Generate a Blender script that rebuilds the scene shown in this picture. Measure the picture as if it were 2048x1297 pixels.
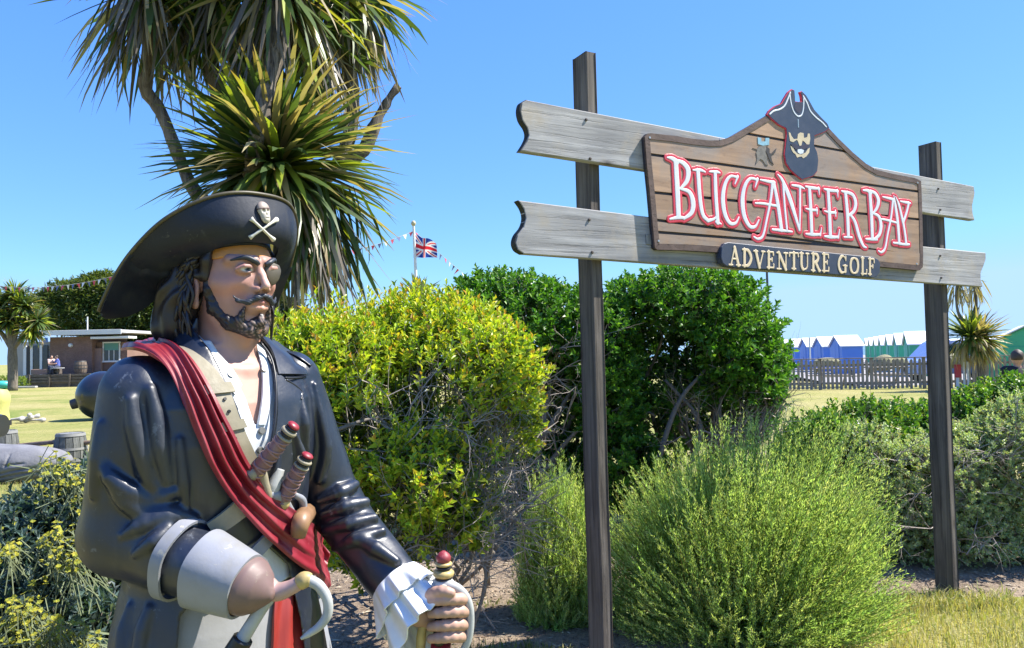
import bpy, math, random
import numpy as np
from mathutils import Vector, Matrix
from mathutils.geometry import tessellate_polygon
from mathutils.bvhtree import BVHTree

for o in list(bpy.data.objects):
    bpy.data.objects.remove(o, do_unlink=True)
SC = bpy.context.scene
COL = SC.collection
R = math.radians

# ------------------------------------------------------------------ camera
F = 1540.0                                   # focal length in pixels of a 2048 px wide picture
EYE = 1.60
cam_data = bpy.data.cameras.new('camera')
cam_data.sensor_width = 36.0
cam_data.lens = F / 2048 * 36.0
cam_data.clip_start = 0.05
cam_data.clip_end = 5000
cam = bpy.data.objects.new('camera', cam_data)
COL.objects.link(cam)
CAM_M = Matrix.Translation((0, 0, EYE)) @ Matrix.Rotation(R(90 + 2.2), 4, 'X') @ Matrix.Rotation(R(-1.2), 4, 'Z')
cam.matrix_world = CAM_M
SC.camera = cam

# ------------------------------------------------------------------ sky, sun, exposure
SUN_DIR = Vector((0.985, 0.13, 0)).normalized()
SUN_EL = R(52)
world = bpy.data.worlds.new('World')
SC.world = world
world.use_nodes = True
wn = world.node_tree.nodes
wn.clear()
w_out = wn.new('ShaderNodeOutputWorld')
w_bg = wn.new('ShaderNodeBackground')
w_sky = wn.new('ShaderNodeTexSky')
w_sky.sky_type = 'NISHITA'
w_sky.sun_disc = False
w_sky.sun_elevation = SUN_EL
w_sky.sun_rotation = math.atan2(SUN_DIR.x, SUN_DIR.y)
w_sky.altitude = 0
w_sky.air_density = 0.5
w_sky.dust_density = 0.0
w_sky.ozone_density = 10.0
w_bg.inputs['Strength'].default_value = 0.16
# the clear-sky gradient, evened out per channel the way the phone's picture renders it (same for every direction and ray)
w_sep = wn.new('ShaderNodeSeparateColor')
w_com = wn.new('ShaderNodeCombineColor')
world.node_tree.links.new(w_sky.outputs[0], w_sep.inputs[0])
for ch, gam, gain in ((0, 0.80, 0.60), (1, 0.60, 0.83), (2, 0.15, 1.95)):
    w_p = wn.new('ShaderNodeMath'); w_p.operation = 'POWER'; w_p.inputs[1].default_value = gam
    w_m = wn.new('ShaderNodeMath'); w_m.operation = 'MULTIPLY'; w_m.inputs[1].default_value = gain
    world.node_tree.links.new(w_sep.outputs[ch], w_p.inputs[0])
    world.node_tree.links.new(w_p.outputs[0], w_m.inputs[0])
    w_c = wn.new('ShaderNodeMath'); w_c.operation = 'MINIMUM'; w_c.inputs[1].default_value = (0.98, 1.52, 2.3)[ch]
    world.node_tree.links.new(w_m.outputs[0], w_c.inputs[0])
    world.node_tree.links.new(w_c.outputs[0], w_com.inputs[ch])
world.node_tree.links.new(w_com.outputs[0], w_bg.inputs['Color'])
world.node_tree.links.new(w_bg.outputs[0], w_out.inputs['Surface'])

sun_data = bpy.data.lights.new('sun', 'SUN')
sun_data.energy = 3.4
sun_data.angle = R(0.5)
sun_data.color = (1.0, 0.95, 0.86)
sun = bpy.data.objects.new('sun', sun_data)
COL.objects.link(sun)
s_dir = Vector((SUN_DIR.x * math.cos(SUN_EL), SUN_DIR.y * math.cos(SUN_EL), math.sin(SUN_EL)))
sun.rotation_euler = s_dir.to_track_quat('Z', 'Y').to_euler()
sun.location = (20, -10, 30)
SC.view_settings.view_transform = 'Standard'
SC.view_settings.look = 'None'
SC.view_settings.exposure = 1.8
SC.view_settings.gamma = 1.0
SC.view_settings.use_curve_mapping = False
SC.cycles.max_bounces = 8
SC.cycles.diffuse_bounces = 3
SC.cycles.transparent_max_bounces = 8

# ------------------------------------------------------------------ helpers
CR = np.array(CAM_M.to_3x3())
CO = np.array(CAM_M.translation)
rng = np.random.default_rng(7)
random.seed(7)


def at(px, py, d):
    """World point seen at picture position (px, py) of the 2048 px photo, d metres along the view axis."""
    return CO + CR @ np.array([(px - 1024.0) / F * d, -(py - 648.5) / F * d, -d])


def ray(px, py):
    v = CR @ np.array([(px - 1024.0) / F, -(py - 648.5) / F, -1.0])
    return v / np.linalg.norm(v)


def on_ground(px, py, z=0.0):
    v = ray(px, py)
    return CO + v * ((z - CO[2]) / v[2])


def on_y(px, py, y):
    v = ray(px, py)
    return CO + v * ((y - CO[1]) / v[1])


def unit(v):
    v = np.asarray(v, float)
    return v / (np.linalg.norm(v, axis=-1, keepdims=True) + 1e-12)


class NT:
    """Tiny node-tree writer."""
    def __init__(self, m):
        m.use_nodes = True
        self.t = m.node_tree
        self.t.nodes.clear()
        self.out = self.t.nodes.new('ShaderNodeOutputMaterial')

    def n(self, kind, **kw):
        x = self.t.nodes.new('ShaderNode' + kind)
        for k, v in kw.items():
            if hasattr(x, k):
                setattr(x, k, v)
            else:
                x.inputs[k].default_value = v
        return x

    def l(self, a, b):
        self.t.links.new(a, b)

    def ramp(self, fac, stops):
        r = self.n('ValToRGB')
        el = r.color_ramp.elements
        while len(el) < len(stops):
            el.new(0.5)
        for e, (p, c) in zip(el, stops):
            e.position = p
            e.color = (*c, 1) if len(c) == 3 else c
        self.l(fac, r.inputs['Fac'])
        return r.outputs['Color']

    def noise(self, scale, detail=4, vec=None, rough=0.55, dist=0.0):
        x = self.n('TexNoise')
        x.inputs['Scale'].default_value = scale
        x.inputs['Detail'].default_value = detail
        x.inputs['Roughness'].default_value = rough
        x.inputs['Distortion'].default_value = dist
        if vec is not None:
            self.l(vec, x.inputs['Vector'])
        return x.outputs['Fac']

    def mapped(self, scale=(1, 1, 1), rot=(0, 0, 0), kind='Object'):
        tc = self.n('TexCoord')
        mp = self.n('Mapping')
        mp.inputs['Scale'].default_value = scale
        src = tc.outputs[kind]
        if any(rot):
            m2 = self.n('Mapping')
            m2.inputs['Rotation'].default_value = rot
            self.l(src, m2.inputs['Vector'])
            src = m2.outputs['Vector']
        self.l(src, mp.inputs['Vector'])
        return mp.outputs['Vector']

    def mix(self, a, b, fac, blend='MIX'):
        x = self.n('Mix', data_type='RGBA', blend_type=blend)
        for s, v in ((6, a), (7, b)):
            if isinstance(v, (tuple, list)):
                x.inputs[s].default_value = (*v, 1) if len(v) == 3 else v
            else:
                self.l(v, x.inputs[s])
        if isinstance(fac, (int, float)):
            x.inputs[0].default_value = fac
        else:
            self.l(fac, x.inputs[0])
        return x.outputs[2]


MATS = {}


def paint(name, col, rough=0.5, var=0.12, scale=18.0, bump=0.0, bump_scale=60.0, metal=0.0, coat=0.0, spec=0.5, vcol=False, dirt=None, wear=None):
    """Painted / plain surface with mild tone noise, optional vertex colours (true paint colours) and fine relief."""
    if name in MATS:
        return MATS[name]
    m = bpy.data.materials.new(name)
    t = NT(m)
    p = t.n('BsdfPrincipled')
    vec = t.mapped()
    f = t.noise(scale, 5, vec)
    if vcol:
        a = t.n('VertexColor', layer_name='Col')
        base = a.outputs['Color']
    else:
        base = t.mix(col, col, 0.0)
    lo = t.mix(base, (1 - var * 2.2,) * 3, 1.0, 'MULTIPLY')
    hi = t.mix(base, (1 + var,) * 3, 1.0, 'MULTIPLY')
    c = t.mix(lo, hi, f)
    if dirt:
        f2 = t.ramp(t.noise(scale * 0.35, 8, vec, 0.7), [(0.52, (0, 0, 0)), (0.72, (1, 1, 1))])
        c = t.mix(c, dirt, t.ramp(f2, [(0, (0, 0, 0)), (1, (0.6, 0.6, 0.6))]))
    rough_add = None
    if wear:                                     # chipped spots, rain streaks and dull dusty patches
        ch = t.ramp(t.noise(34, 9, vec, 0.72), [(0.615, (0, 0, 0)), (0.66, (1, 1, 1))])
        ch2 = t.ramp(t.noise(6, 3, vec), [(0.45, (0, 0, 0)), (0.6, (1, 1, 1))])
        ch = t.mix(ch, ch2, 1.0, 'MULTIPLY')
        st = t.ramp(t.noise(1.0, 5, t.mapped((34, 34, 2.6)), 0.6), [(0.52, (0, 0, 0)), (0.72, (0.38, 0.38, 0.38))])
        ds = t.ramp(t.noise(4.5, 7, vec, 0.7), [(0.48, (0, 0, 0)), (0.7, (0.42, 0.42, 0.42))])
        c = t.mix(c, wear, st)
        c = t.mix(c, wear, ds)
        c = t.mix(c, tuple(min(0.8, w_ * 2.2) for w_ in wear), ch)
        rough_add = ds
    t.l(c, p.inputs['Base Color'])
    rr = t.n('MapRange')
    rr.inputs[3].default_value = max(0.03, rough - 0.1)
    rr.inputs[4].default_value = min(1, rough + 0.12)
    t.l(f, rr.inputs[0])
    if rough_add is not None:
        ra = t.n('Math', operation='ADD'); t.l(rr.outputs[0], ra.inputs[0])
        rm = t.n('Math', operation='MULTIPLY'); t.l(rough_add, rm.inputs[0]); rm.inputs[1].default_value = 0.7
        t.l(rm.outputs[0], ra.inputs[1]); t.l(ra.outputs[0], p.inputs['Roughness'])
    else:
        t.l(rr.outputs[0], p.inputs['Roughness'])
    p.inputs['Metallic'].default_value = metal
    p.inputs['Coat Weight'].default_value = coat
    p.inputs['Specular IOR Level'].default_value = spec
    if bump:
        b = t.n('Bump')
        b.inputs['Strength'].default_value = 1.0
        b.inputs['Distance'].default_value = bump
        t.l(t.noise(bump_scale, 6, vec, 0.6), b.inputs['Height'])
        t.l(b.outputs[0], p.inputs['Normal'])
    t.l(p.outputs[0], t.out.inputs['Surface'])
    MATS[name] = m
    return m


def leaf_mat(name, rough=0.45, trans=0.35, spec=0.4):
    if name in MATS:
        return MATS[name]
    m = bpy.data.materials.new(name)
    t = NT(m)
    a = t.n('VertexColor', layer_name='Col')
    p = t.n('BsdfPrincipled')
    t.l(a.outputs['Color'], p.inputs['Base Color'])
    p.inputs['Roughness'].default_value = rough
    p.inputs['Specular IOR Level'].default_value = spec
    tr = t.n('BsdfTranslucent')
    t.l(t.mix(a.outputs['Color'], (1.5, 1.5, 0.6), 1.0, 'MULTIPLY'), tr.inputs['Color'])
    mx = t.n('MixShader')
    mx.inputs[0].default_value = trans
    t.l(p.outputs[0], mx.inputs[1])
    t.l(tr.outputs[0], mx.inputs[2])
    t.l(mx.outputs[0], t.out.inputs['Surface'])
    MATS[name] = m
    return m


def wood(name, c_lo, c_hi, axis=0, rough=0.75, bump=0.0015, knots=True, scale=1.0, blotch=None, rz=0.0):
    """Weathered wood: long grain stretched along one axis, cracks, blotches."""
    if name in MATS:
        return MATS[name]
    m = bpy.data.materials.new(name)
    t = NT(m)
    p = t.n('BsdfPrincipled')
    sc = [26 * scale, 26 * scale, 26 * scale]
    sc[axis] = 1.1 * scale
    v = t.mapped(tuple(sc), (0, 0, rz))
    g1 = t.noise(1.0, 7, v, 0.65, 0.7)
    sc2 = [s * 3.2 for s in sc]
    sc2[axis] = 2.0 * scale
    g2 = t.noise(1.0, 5, t.mapped(tuple(sc2), (0, 0, rz)), 0.7, 0.3)
    c = t.ramp(g1, [(0.30, c_lo), (0.5, tuple((a + b) / 2 for a, b in zip(c_lo, c_hi))), (0.68, c_hi)])
    crack = t.ramp(g2, [(0.34, (0.45, 0.45, 0.45)), (0.46, (1, 1, 1))])
    c = t.mix(c, crack, 0.75, 'MULTIPLY')
    if knots:
        sk = [5.5 * scale] * 3
        sk[axis] = 1.9 * scale
        vo = t.n('TexVoronoi'); vo.inputs['Scale'].default_value = 1.0; vo.inputs['Randomness'].default_value = 1.0
        t.l(t.mapped(tuple(sk), (0, 0, rz)), vo.inputs['Vector'])
        c = t.mix(c, t.ramp(vo.outputs['Distance'], [(0.035, (0.22, 0.19, 0.17)), (0.075, (0.75, 0.72, 0.70)), (0.13, (1, 1, 1))]), 0.9, 'MULTIPLY')
    big = t.noise(3.0 * scale, 4, t.mapped((1, 1, 1)))
    c = t.mix(c, t.ramp(big, [(0.3, (0.72, 0.72, 0.74)), (0.7, (1.16, 1.14, 1.1))]), 0.8, 'MULTIPLY')
    if blotch:
        bf = t.ramp(t.noise(5.0 * scale, 6, t.mapped((1, 1, 1)), 0.7), [(0.5, (0, 0, 0)), (0.68, (0.75, 0.75, 0.75))])
        c = t.mix(c, blotch, bf)
    t.l(c, p.inputs['Base Color'])
    p.inputs['Roughness'].default_value = rough
    p.inputs['Specular IOR Level'].default_value = 0.3
    if bump:
        b = t.n('Bump')
        b.inputs['Distance'].default_value = bump
        ad = t.n('Math', operation='ADD')
        t.l(g1, ad.inputs[0])
        t.l(crack, ad.inputs[1])
        t.l(ad.outputs[0], b.inputs['Height'])
        t.l(b.outputs[0], p.inputs['Normal'])
    t.l(p.outputs[0], t.out.inputs['Surface'])
    MATS[name] = m
    return m


# ---- object making
OFF = {}


def tag(o, label=None, cat=None, group=None, kind=None):
    if label: o['label'] = label
    if cat: o['category'] = cat
    if group: o['group'] = group
    if kind: o['kind'] = kind
    return o


def empty(name, loc, label, cat, group=None, rz=0.0):
    o = bpy.data.objects.new(name, None)
    o.empty_display_size = 0.1
    o.location = [float(x) for x in loc]
    o.rotation_euler = (0, 0, rz)
    COL.objects.link(o)
    tag(o, label, cat, group)
    OFF[o.name] = np.array(o.location)
    return o


def mesh(name, V, Fs, m, parent=None, smooth=False, cols=None, sharp=None, world=True):
    """Link one mesh object. V (n,3); Fs: array (k,3)/(k,4), a list of arrays, or a list of index tuples. With world=True V is in
    world space and is moved into the parent's frame."""
    V = np.asarray(V, float)
    off = OFF.get(parent.name) if (parent is not None and world) else None
    if off is not None:
        V = V - off
    me = bpy.data.meshes.new(name)
    if isinstance(Fs, np.ndarray):
        Fs = [Fs]
    if len(Fs) and isinstance(Fs[0], np.ndarray) and Fs[0].ndim == 2:
        loops = np.concatenate([f.ravel() for f in Fs]).astype(np.int32)
        tot = np.concatenate([np.full(len(f), f.shape[1]) for f in Fs]).astype(np.int32)
    else:
        loops = np.array([i for f in Fs for i in f], np.int32)
        tot = np.array([len(f) for f in Fs], np.int32)
    start = np.concatenate([[0], np.cumsum(tot)[:-1]]).astype(np.int32)
    me.vertices.add(len(V))
    me.vertices.foreach_set('co', V.astype(np.float32).ravel())
    me.loops.add(len(loops))
    me.loops.foreach_set('vertex_index', loops)
    me.polygons.add(len(tot))
    me.polygons.foreach_set('loop_start', start)
    if smooth:
        me.polygons.foreach_set('use_smooth', np.ones(len(tot), bool))
    else:
        me.polygons.foreach_set('use_smooth', np.zeros(len(tot), bool))
    me.update(calc_edges=True)
    if cols is not None:
        a = me.color_attributes.new('Col', 'FLOAT_COLOR', 'POINT')
        c = np.ones((len(V), 4), np.float32)
        c[:, :3] = cols
        a.data.foreach_set('color', c.ravel())
    if sharp is not None:
        me.set_sharp_from_angle(angle=R(sharp))
    if m is not None:
        me.materials.append(m)
    o = bpy.data.objects.new(name, me)
    COL.objects.link(o)
    if parent is not None:
        o.parent = parent
        if off is not None:
            OFF[o.name] = off
    return o


class MB:
    """Collects simple solids into one vertex/face list."""
    def __init__(self):
        self.V, self.Fs, self.C = [], [], []
        self.n = 0

    def add(self, V, Fs, col=None):
        V = np.asarray(V, float)
        self.V.append(V)
        for f in Fs:
            self.Fs.append(tuple(int(i) + self.n for i in f))
        self.C.append(np.tile(np.array(col if col is not None else (1, 1, 1), float), (len(V), 1)))
        self.n += len(V)
        return self

    def box(self, c, s, M=None, bevel=0.0, col=None):
        """Box of full size s at c; M 3x3 axes (columns)."""
        h = np.array(s, float) / 2
        b = min(bevel, h.min() * 0.49)
        if b <= 0:
            V = np.array([(x, y, z) for x in (-1, 1) for y in (-1, 1) for z in (-1, 1)], float) * h
            Fs = [(0, 1, 3, 2), (4, 6, 7, 5), (0, 4, 5, 1), (2, 3, 7, 6), (0, 2, 6, 4), (1, 5, 7, 3)]
        else:
            V, idx = [], {}
            for x in (-1, 1):
                for y in (-1, 1):
                    for z in (-1, 1):
                        for ax in range(3):
                            p = np.array((x, y, z), float) * h
                            for k in range(3):
                                if k != ax:
                                    p[k] -= (x, y, z)[k] * b
                            idx[(x, y, z, ax)] = len(V)
                            V.append(p)
            V = np.array(V)
            Fs = []
            for ax in range(3):
                u, w = (ax + 1) % 3, (ax + 2) % 3
                for s_ in (-1, 1):
                    q = []
                    for (a, c_) in ((-1, -1), (1, -1), (1, 1), (-1, 1)):
                        k = [0, 0, 0]; k[ax] = s_; k[u] = a; k[w] = c_
                        q.append(idx[(*k, ax)])
                    Fs.append(tuple(q if s_ > 0 else q[::-1]))
                for a in (-1, 1):
                    for c_ in (-1, 1):
                        k0 = [0, 0, 0]; k0[u] = a; k0[w] = c_
                        k1 = list(k0); k0[ax] = -1; k1[ax] = 1
                        q = [idx[(*k0, u)], idx[(*k1, u)], idx[(*k1, w)], idx[(*k0, w)]]
                        Fs.append(tuple(q if a * c_ > 0 else q[::-1]))
            for x in (-1, 1):
                for y in (-1, 1):
                    for z in (-1, 1):
                        t = [idx[(x, y, z, 0)], idx[(x, y, z, 1)], idx[(x, y, z, 2)]]
                        Fs.append(tuple(t if x * y * z > 0 else t[::-1]))
        if M is not None:
            V = V @ np.asarray(M, float).T
        return self.add(V + np.array(c, float), Fs, col)

    def tube(self, pts, rad, seg=8, caps=True, col=None, flat=1.0):
        V, Fs = tube_arrays(pts, rad, seg, caps, flat)
        return self.add(V, Fs, col)

    def lathe(self, c, prof, seg=20, M=None, col=None):
        V, Fs = [], []
        prof = [(max(r, 1e-4), z) for r, z in prof]
        for r, z in prof:
            for k in range(seg):
                a = 2 * math.pi * k / seg
                V.append((r * math.cos(a), r * math.sin(a), z))
        n = len(prof)
        for i in range(n - 1):
            for k in range(seg):
                k2 = (k + 1) % seg
                Fs.append((i * seg + k, i * seg + k2, (i + 1) * seg + k2, (i + 1) * seg + k))
        Fs.append(tuple(range(seg))[::-1])
        Fs.append(tuple((n - 1) * seg + k for k in range(seg)))
        V = np.array(V)
        if M is not None:
            V = V @ np.asarray(M, float).T
        return self.add(V + np.array(c, float), Fs, col)

    def prism(self, poly, to3, t0, t1, col=None):
        """Polygon (list of 2-D points) between offsets t0 and t1; to3(u, v, t) gives the 3-D point."""
        poly = [tuple(p) for p in poly]
        area = sum(a[0] * b[1] - b[0] * a[1] for a, b in zip(poly, poly[1:] + poly[:1]))
        if area < 0:
            poly = poly[::-1]
        n = len(poly)
        V = [to3(u, v, t1) for u, v in poly] + [to3(u, v, t0) for u, v in poly]
        tris = tessellate_polygon([[Vector((u, v, 0)) for u, v in poly]])
        Fs = []
        for t in tris:
            a, b, c = [poly[i] for i in t]
            s = (b[0] - a[0]) * (c[1] - a[1]) - (b[1] - a[1]) * (c[0] - a[0])
            tt = tuple(t) if s > 0 else tuple(t)[::-1]
            Fs.append(tt)
            Fs.append(tuple(i + n for i in tt[::-1]))
        for i in range(n):
            j = (i + 1) % n
            Fs.append((i, i + n, j + n, j))
        return self.add(V, Fs, col)

    def build(self, name, m, parent=None, smooth=False, sharp=None, vcol=False, world=True):
        V = np.concatenate(self.V)
        return mesh(name, V, self.Fs, m, parent, smooth, np.concatenate(self.C) if vcol else None, sharp, world)


def tube_arrays(pts, rad, seg=8, caps=True, flat=1.0):
    pts = np.asarray(pts, float)
    n = len(pts)
    rad = np.full(n, rad, float) if np.isscalar(rad) else np.asarray(rad, float)
    tan = np.gradient(pts, axis=0)
    tan = unit(tan)
    ref = np.array([0, 0, 1.0]) if abs(tan[0][2]) < 0.9 else np.array([1.0, 0, 0])
    V = np.zeros((n, seg, 3))
    a = np.arange(seg) * 2 * math.pi / seg
    u = unit(np.cross(tan[0], ref))
    for i in range(n):
        u = unit(u - tan[i] * np.dot(u, tan[i]))
        w = np.cross(tan[i], u)
        V[i] = pts[i] + rad[i] * (np.cos(a)[:, None] * u + flat * np.sin(a)[:, None] * w)
    Fs = []
    for i in range(n - 1):
        for k in range(seg):
            k2 = (k + 1) % seg
            Fs.append((i * seg + k, i * seg + k2, (i + 1) * seg + k2, (i + 1) * seg + k))
    if caps:
        Fs.append(tuple(range(seg))[::-1])
        Fs.append(tuple((n - 1) * seg + k for k in range(seg)))
    return V.reshape(-1, 3), Fs


def smooth_path(ctrl, n, closed=False):
    """Catmull-Rom through control points (any dimension), n samples."""
    P = np.asarray(ctrl, float)
    m = len(P)
    if closed:
        ts = np.linspace(0, m, n, endpoint=False)
    else:
        ts = np.linspace(0, m - 1, n)
    out = []
    for t in ts:
        i = int(math.floor(t))
        if not closed:
            i = min(i, m - 2)
        f = t - i
        g = (lambda k: P[k % m]) if closed else (lambda k: P[min(max(k, 0), m - 1)] if 0 <= k < m else (2 * P[0] - P[1] if k < 0 else 2 * P[-1] - P[-2]))
        p0, p1, p2, p3 = g(i - 1), g(i), g(i + 1), g(i + 2)
        out.append(0.5 * ((2 * p1) + (-p0 + p2) * f + (2 * p0 - 5 * p1 + 4 * p2 - p3) * f * f + (-p0 + 3 * p1 - 3 * p2 + p3) * f ** 3))
    return np.array(out)


def copy_tree(o, parent=None):
    c = o.copy()
    COL.objects.link(c)
    if parent is not None:
        c.parent = parent
    for ch in KIDS.get(o.name, None) or [x for x in COL.objects if x.parent == o]:
        copy_tree(ch, c)
    return c


KIDS = {}


def vnoise(P, freq=1.0, seed=0):
    """Cheap smooth pseudo-noise in about [-1, 1]: a sum of rotated sines."""
    r = np.random.default_rng(seed)
    out = np.zeros(len(P))
    for k in range(7):
        d = unit(r.normal(size=3)) * freq * (0.7 + 0.9 * r.random())
        out += np.sin(P @ d + r.random() * 6.28)
    return out / 3.4


# ---- signed distance sculpting (numpy surface nets)
def surface_net(f, lo, hi, h, block=4):
    lo = np.asarray(lo, float); hi = np.asarray(hi, float)
    nb = np.ceil((hi - lo) / (h * block)).astype(int)
    n = nb * block + 1
    ax = [lo[i] + np.arange(n[i]) * h for i in range(3)]
    # coarse pass: block centres
    cx = [lo[i] + (np.arange(nb[i]) + 0.5) * h * block for i in range(3)]
    G = np.stack(np.meshgrid(*cx, indexing='ij'), -1).reshape(-1, 3)
    dc = f(G).reshape(nb)
    act = np.abs(dc) < h * block * 1.9
    vals = np.repeat(np.repeat(np.repeat(dc, block, 0), block, 1), block, 2)
    vals = np.pad(vals, ((0, 1), (0, 1), (0, 1)), 'edge')
    m = np.repeat(np.repeat(np.repeat(act, block, 0), block, 1), block, 2)
    m = np.pad(m, ((0, 1), (0, 1), (0, 1)), 'edge')
    m[1:] |= m[:-1].copy(); m[:, 1:] |= m[:, :-1].copy(); m[:, :, 1:] |= m[:, :, :-1].copy()
    I = np.argwhere(m)
    vals[m] = f(lo + I * h)
    ins = vals < 0
    cshape = tuple(n - 1)
    S = np.zeros(cshape + (3,)); K = np.zeros(cshape)
    cor = [(a, b, c) for a in (0, 1) for b in (0, 1) for c in (0, 1)]
    sl = lambda o: tuple(slice(o[i], o[i] + cshape[i]) for i in range(3))
    mixed = np.zeros(cshape, bool)
    s0 = ins[sl((0, 0, 0))]
    for c in cor[1:]:
        mixed |= ins[sl(c)] != s0
    ci = np.argwhere(mixed)
    if len(ci) == 0:
        return np.zeros((0, 3)), np.zeros((0, 4), int)
    pos = np.zeros((len(ci), 3)); cnt = np.zeros(len(ci))
    for a in cor:
        for d in range(3):
            if a[d] == 0:
                b = list(a); b[d] = 1
                ia = ci + np.array(a); ib = ci + np.array(b)
                va = vals[ia[:, 0], ia[:, 1], ia[:, 2]]; vb = vals[ib[:, 0], ib[:, 1], ib[:, 2]]
                cr = (va < 0) != (vb < 0)
                t = np.where(cr, va / np.where(cr, va - vb, 1), 0)
                p = ia + (ib - ia) * t[:, None]
                pos[cr] += p[cr]; cnt[cr] += 1
    V = lo + pos / cnt[:, None] * h
    idx = -np.ones(cshape, int)
    idx[ci[:, 0], ci[:, 1], ci[:, 2]] = np.arange(len(ci))
    Q = []
    for d in range(3):
        u, w = (d + 1) % 3, (d + 2) % 3
        sa = [slice(None)] * 3; sb = [slice(None)] * 3
        sa[d] = slice(0, -1); sb[d] = slice(1, None)
        E = np.argwhere(ins[tuple(sa)] != ins[tuple(sb)])
        ok = (E[:, u] > 0) & (E[:, w] > 0) & (E[:, u] < n[u] - 1) & (E[:, w] < n[w] - 1)
        E = E[ok]
        fl = ins[E[:, 0], E[:, 1], E[:, 2]]
        q = []
        for (du, dw) in ((-1, -1), (0, -1), (0, 0), (-1, 0)):
            e = E.copy(); e[:, u] += du; e[:, w] += dw
            q.append(idx[e[:, 0], e[:, 1], e[:, 2]])
        q = np.stack(q, 1)
        q[~fl] = q[~fl][:, ::-1]
        Q.append(q)
    Q = np.concatenate(Q)
    Q = Q[(Q >= 0).all(1)]
    return V, Q


def smin(a, b, k):
    h = np.clip(0.5 + 0.5 * (b - a) / k, 0, 1)
    return b + (a - b) * h - k * h * (1 - h)


def smax(a, b, k):
    return -smin(-a, -b, k)


def s_cap(P, a, b, ra, rb=None):
    """Tapered capsule."""
    rb = ra if rb is None else rb
    a = np.asarray(a, float); b = np.asarray(b, float)
    ab = b - a
    t = np.clip(((P - a) @ ab) / (ab @ ab + 1e-9), 0, 1)
    q = P - a - t[:, None] * ab
    return np.sqrt((q * q).sum(1)) - (ra + (rb - ra) * t)


def s_ell(P, c, r):
    q = (P - np.asarray(c, float)) / np.asarray(r, float)
    k = np.sqrt((q * q).sum(1))
    return (k - 1) * min(r) * 0.5 + (k - 1) * np.mean(r) * 0.5


def s_chain(P, pts, rads, k=None):
    d = None
    for i in range(len(pts) - 1):
        e = s_cap(P, pts[i], pts[i + 1], rads[i], rads[i + 1])
        d = e if d is None else (np.minimum(d, e) if k is None else smin(d, e, k))
    return d


def in_poly(px, py, poly):
    """Signed distance (negative inside) from points to a 2-D polygon."""
    poly = np.asarray(poly, float)
    n = len(poly)
    d = np.full(len(px), 1e18)
    s = np.ones(len(px))
    for i in range(n):
        a = poly[i]; b = poly[i - 1]
        e = b - a
        wx = px - a[0]; wy = py - a[1]
        t = np.clip((wx * e[0] + wy * e[1]) / (e @ e + 1e-12), 0, 1)
        bx = wx - e[0] * t; by = wy - e[1] * t
        d = np.minimum(d, bx * bx + by * by)
        c1 = py >= a[1]; c2 = py < b[1]; c3 = e[0] * wy > e[1] * wx
        flip = (c1 & c2 & c3) | (~c1 & ~c2 & ~c3)
        s = np.where(flip, -s, s)
    return s * np.sqrt(d)


def grid_faces(nu, nv, close_u=False):
    i = np.arange(nu if close_u else nu - 1)[:, None]
    j = np.arange(nv - 1)[None, :]
    i2 = (i + 1) % nu
    a = i * nv + j; b = i2 * nv + j; c = i2 * nv + j + 1; d = i * nv + j + 1
    return np.stack([a, b, c, d], -1).reshape(-1, 4)


def slab(name, Pf, nrm, t, m, parent, cols=None, smooth=True, sharp=40):
    """A curved sheet (nu, nv, 3) given thickness t behind it along nrm (nu, nv, 3), closed at its edges."""
    nu, nv = Pf.shape[:2]
    A = Pf.reshape(-1, 3); B = (Pf - nrm * t).reshape(-1, 3)
    N = nu * nv
    f1 = grid_faces(nu, nv)
    f2 = f1[:, ::-1] + N
    e = []
    for i in range(nu - 1):
        e.append((i * nv, i * nv + N, (i + 1) * nv + N, (i + 1) * nv))
        k = i * nv + nv - 1; k2 = (i + 1) * nv + nv - 1
        e.append((k, k2, k2 + N, k + N))
    for j in range(nv - 1):
        e.append((j, j + 1, j + 1 + N, j + N))
        k = (nu - 1) * nv + j
        e.append((k, k + N, k + 1 + N, k + 1))
    V = np.concatenate([A, B])
    c = None if cols is None else np.concatenate([cols.reshape(-1, 3)] * 2)
    return mesh(name, V, [f1, f2, np.array(e)], m, parent, smooth, c, sharp)
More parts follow.
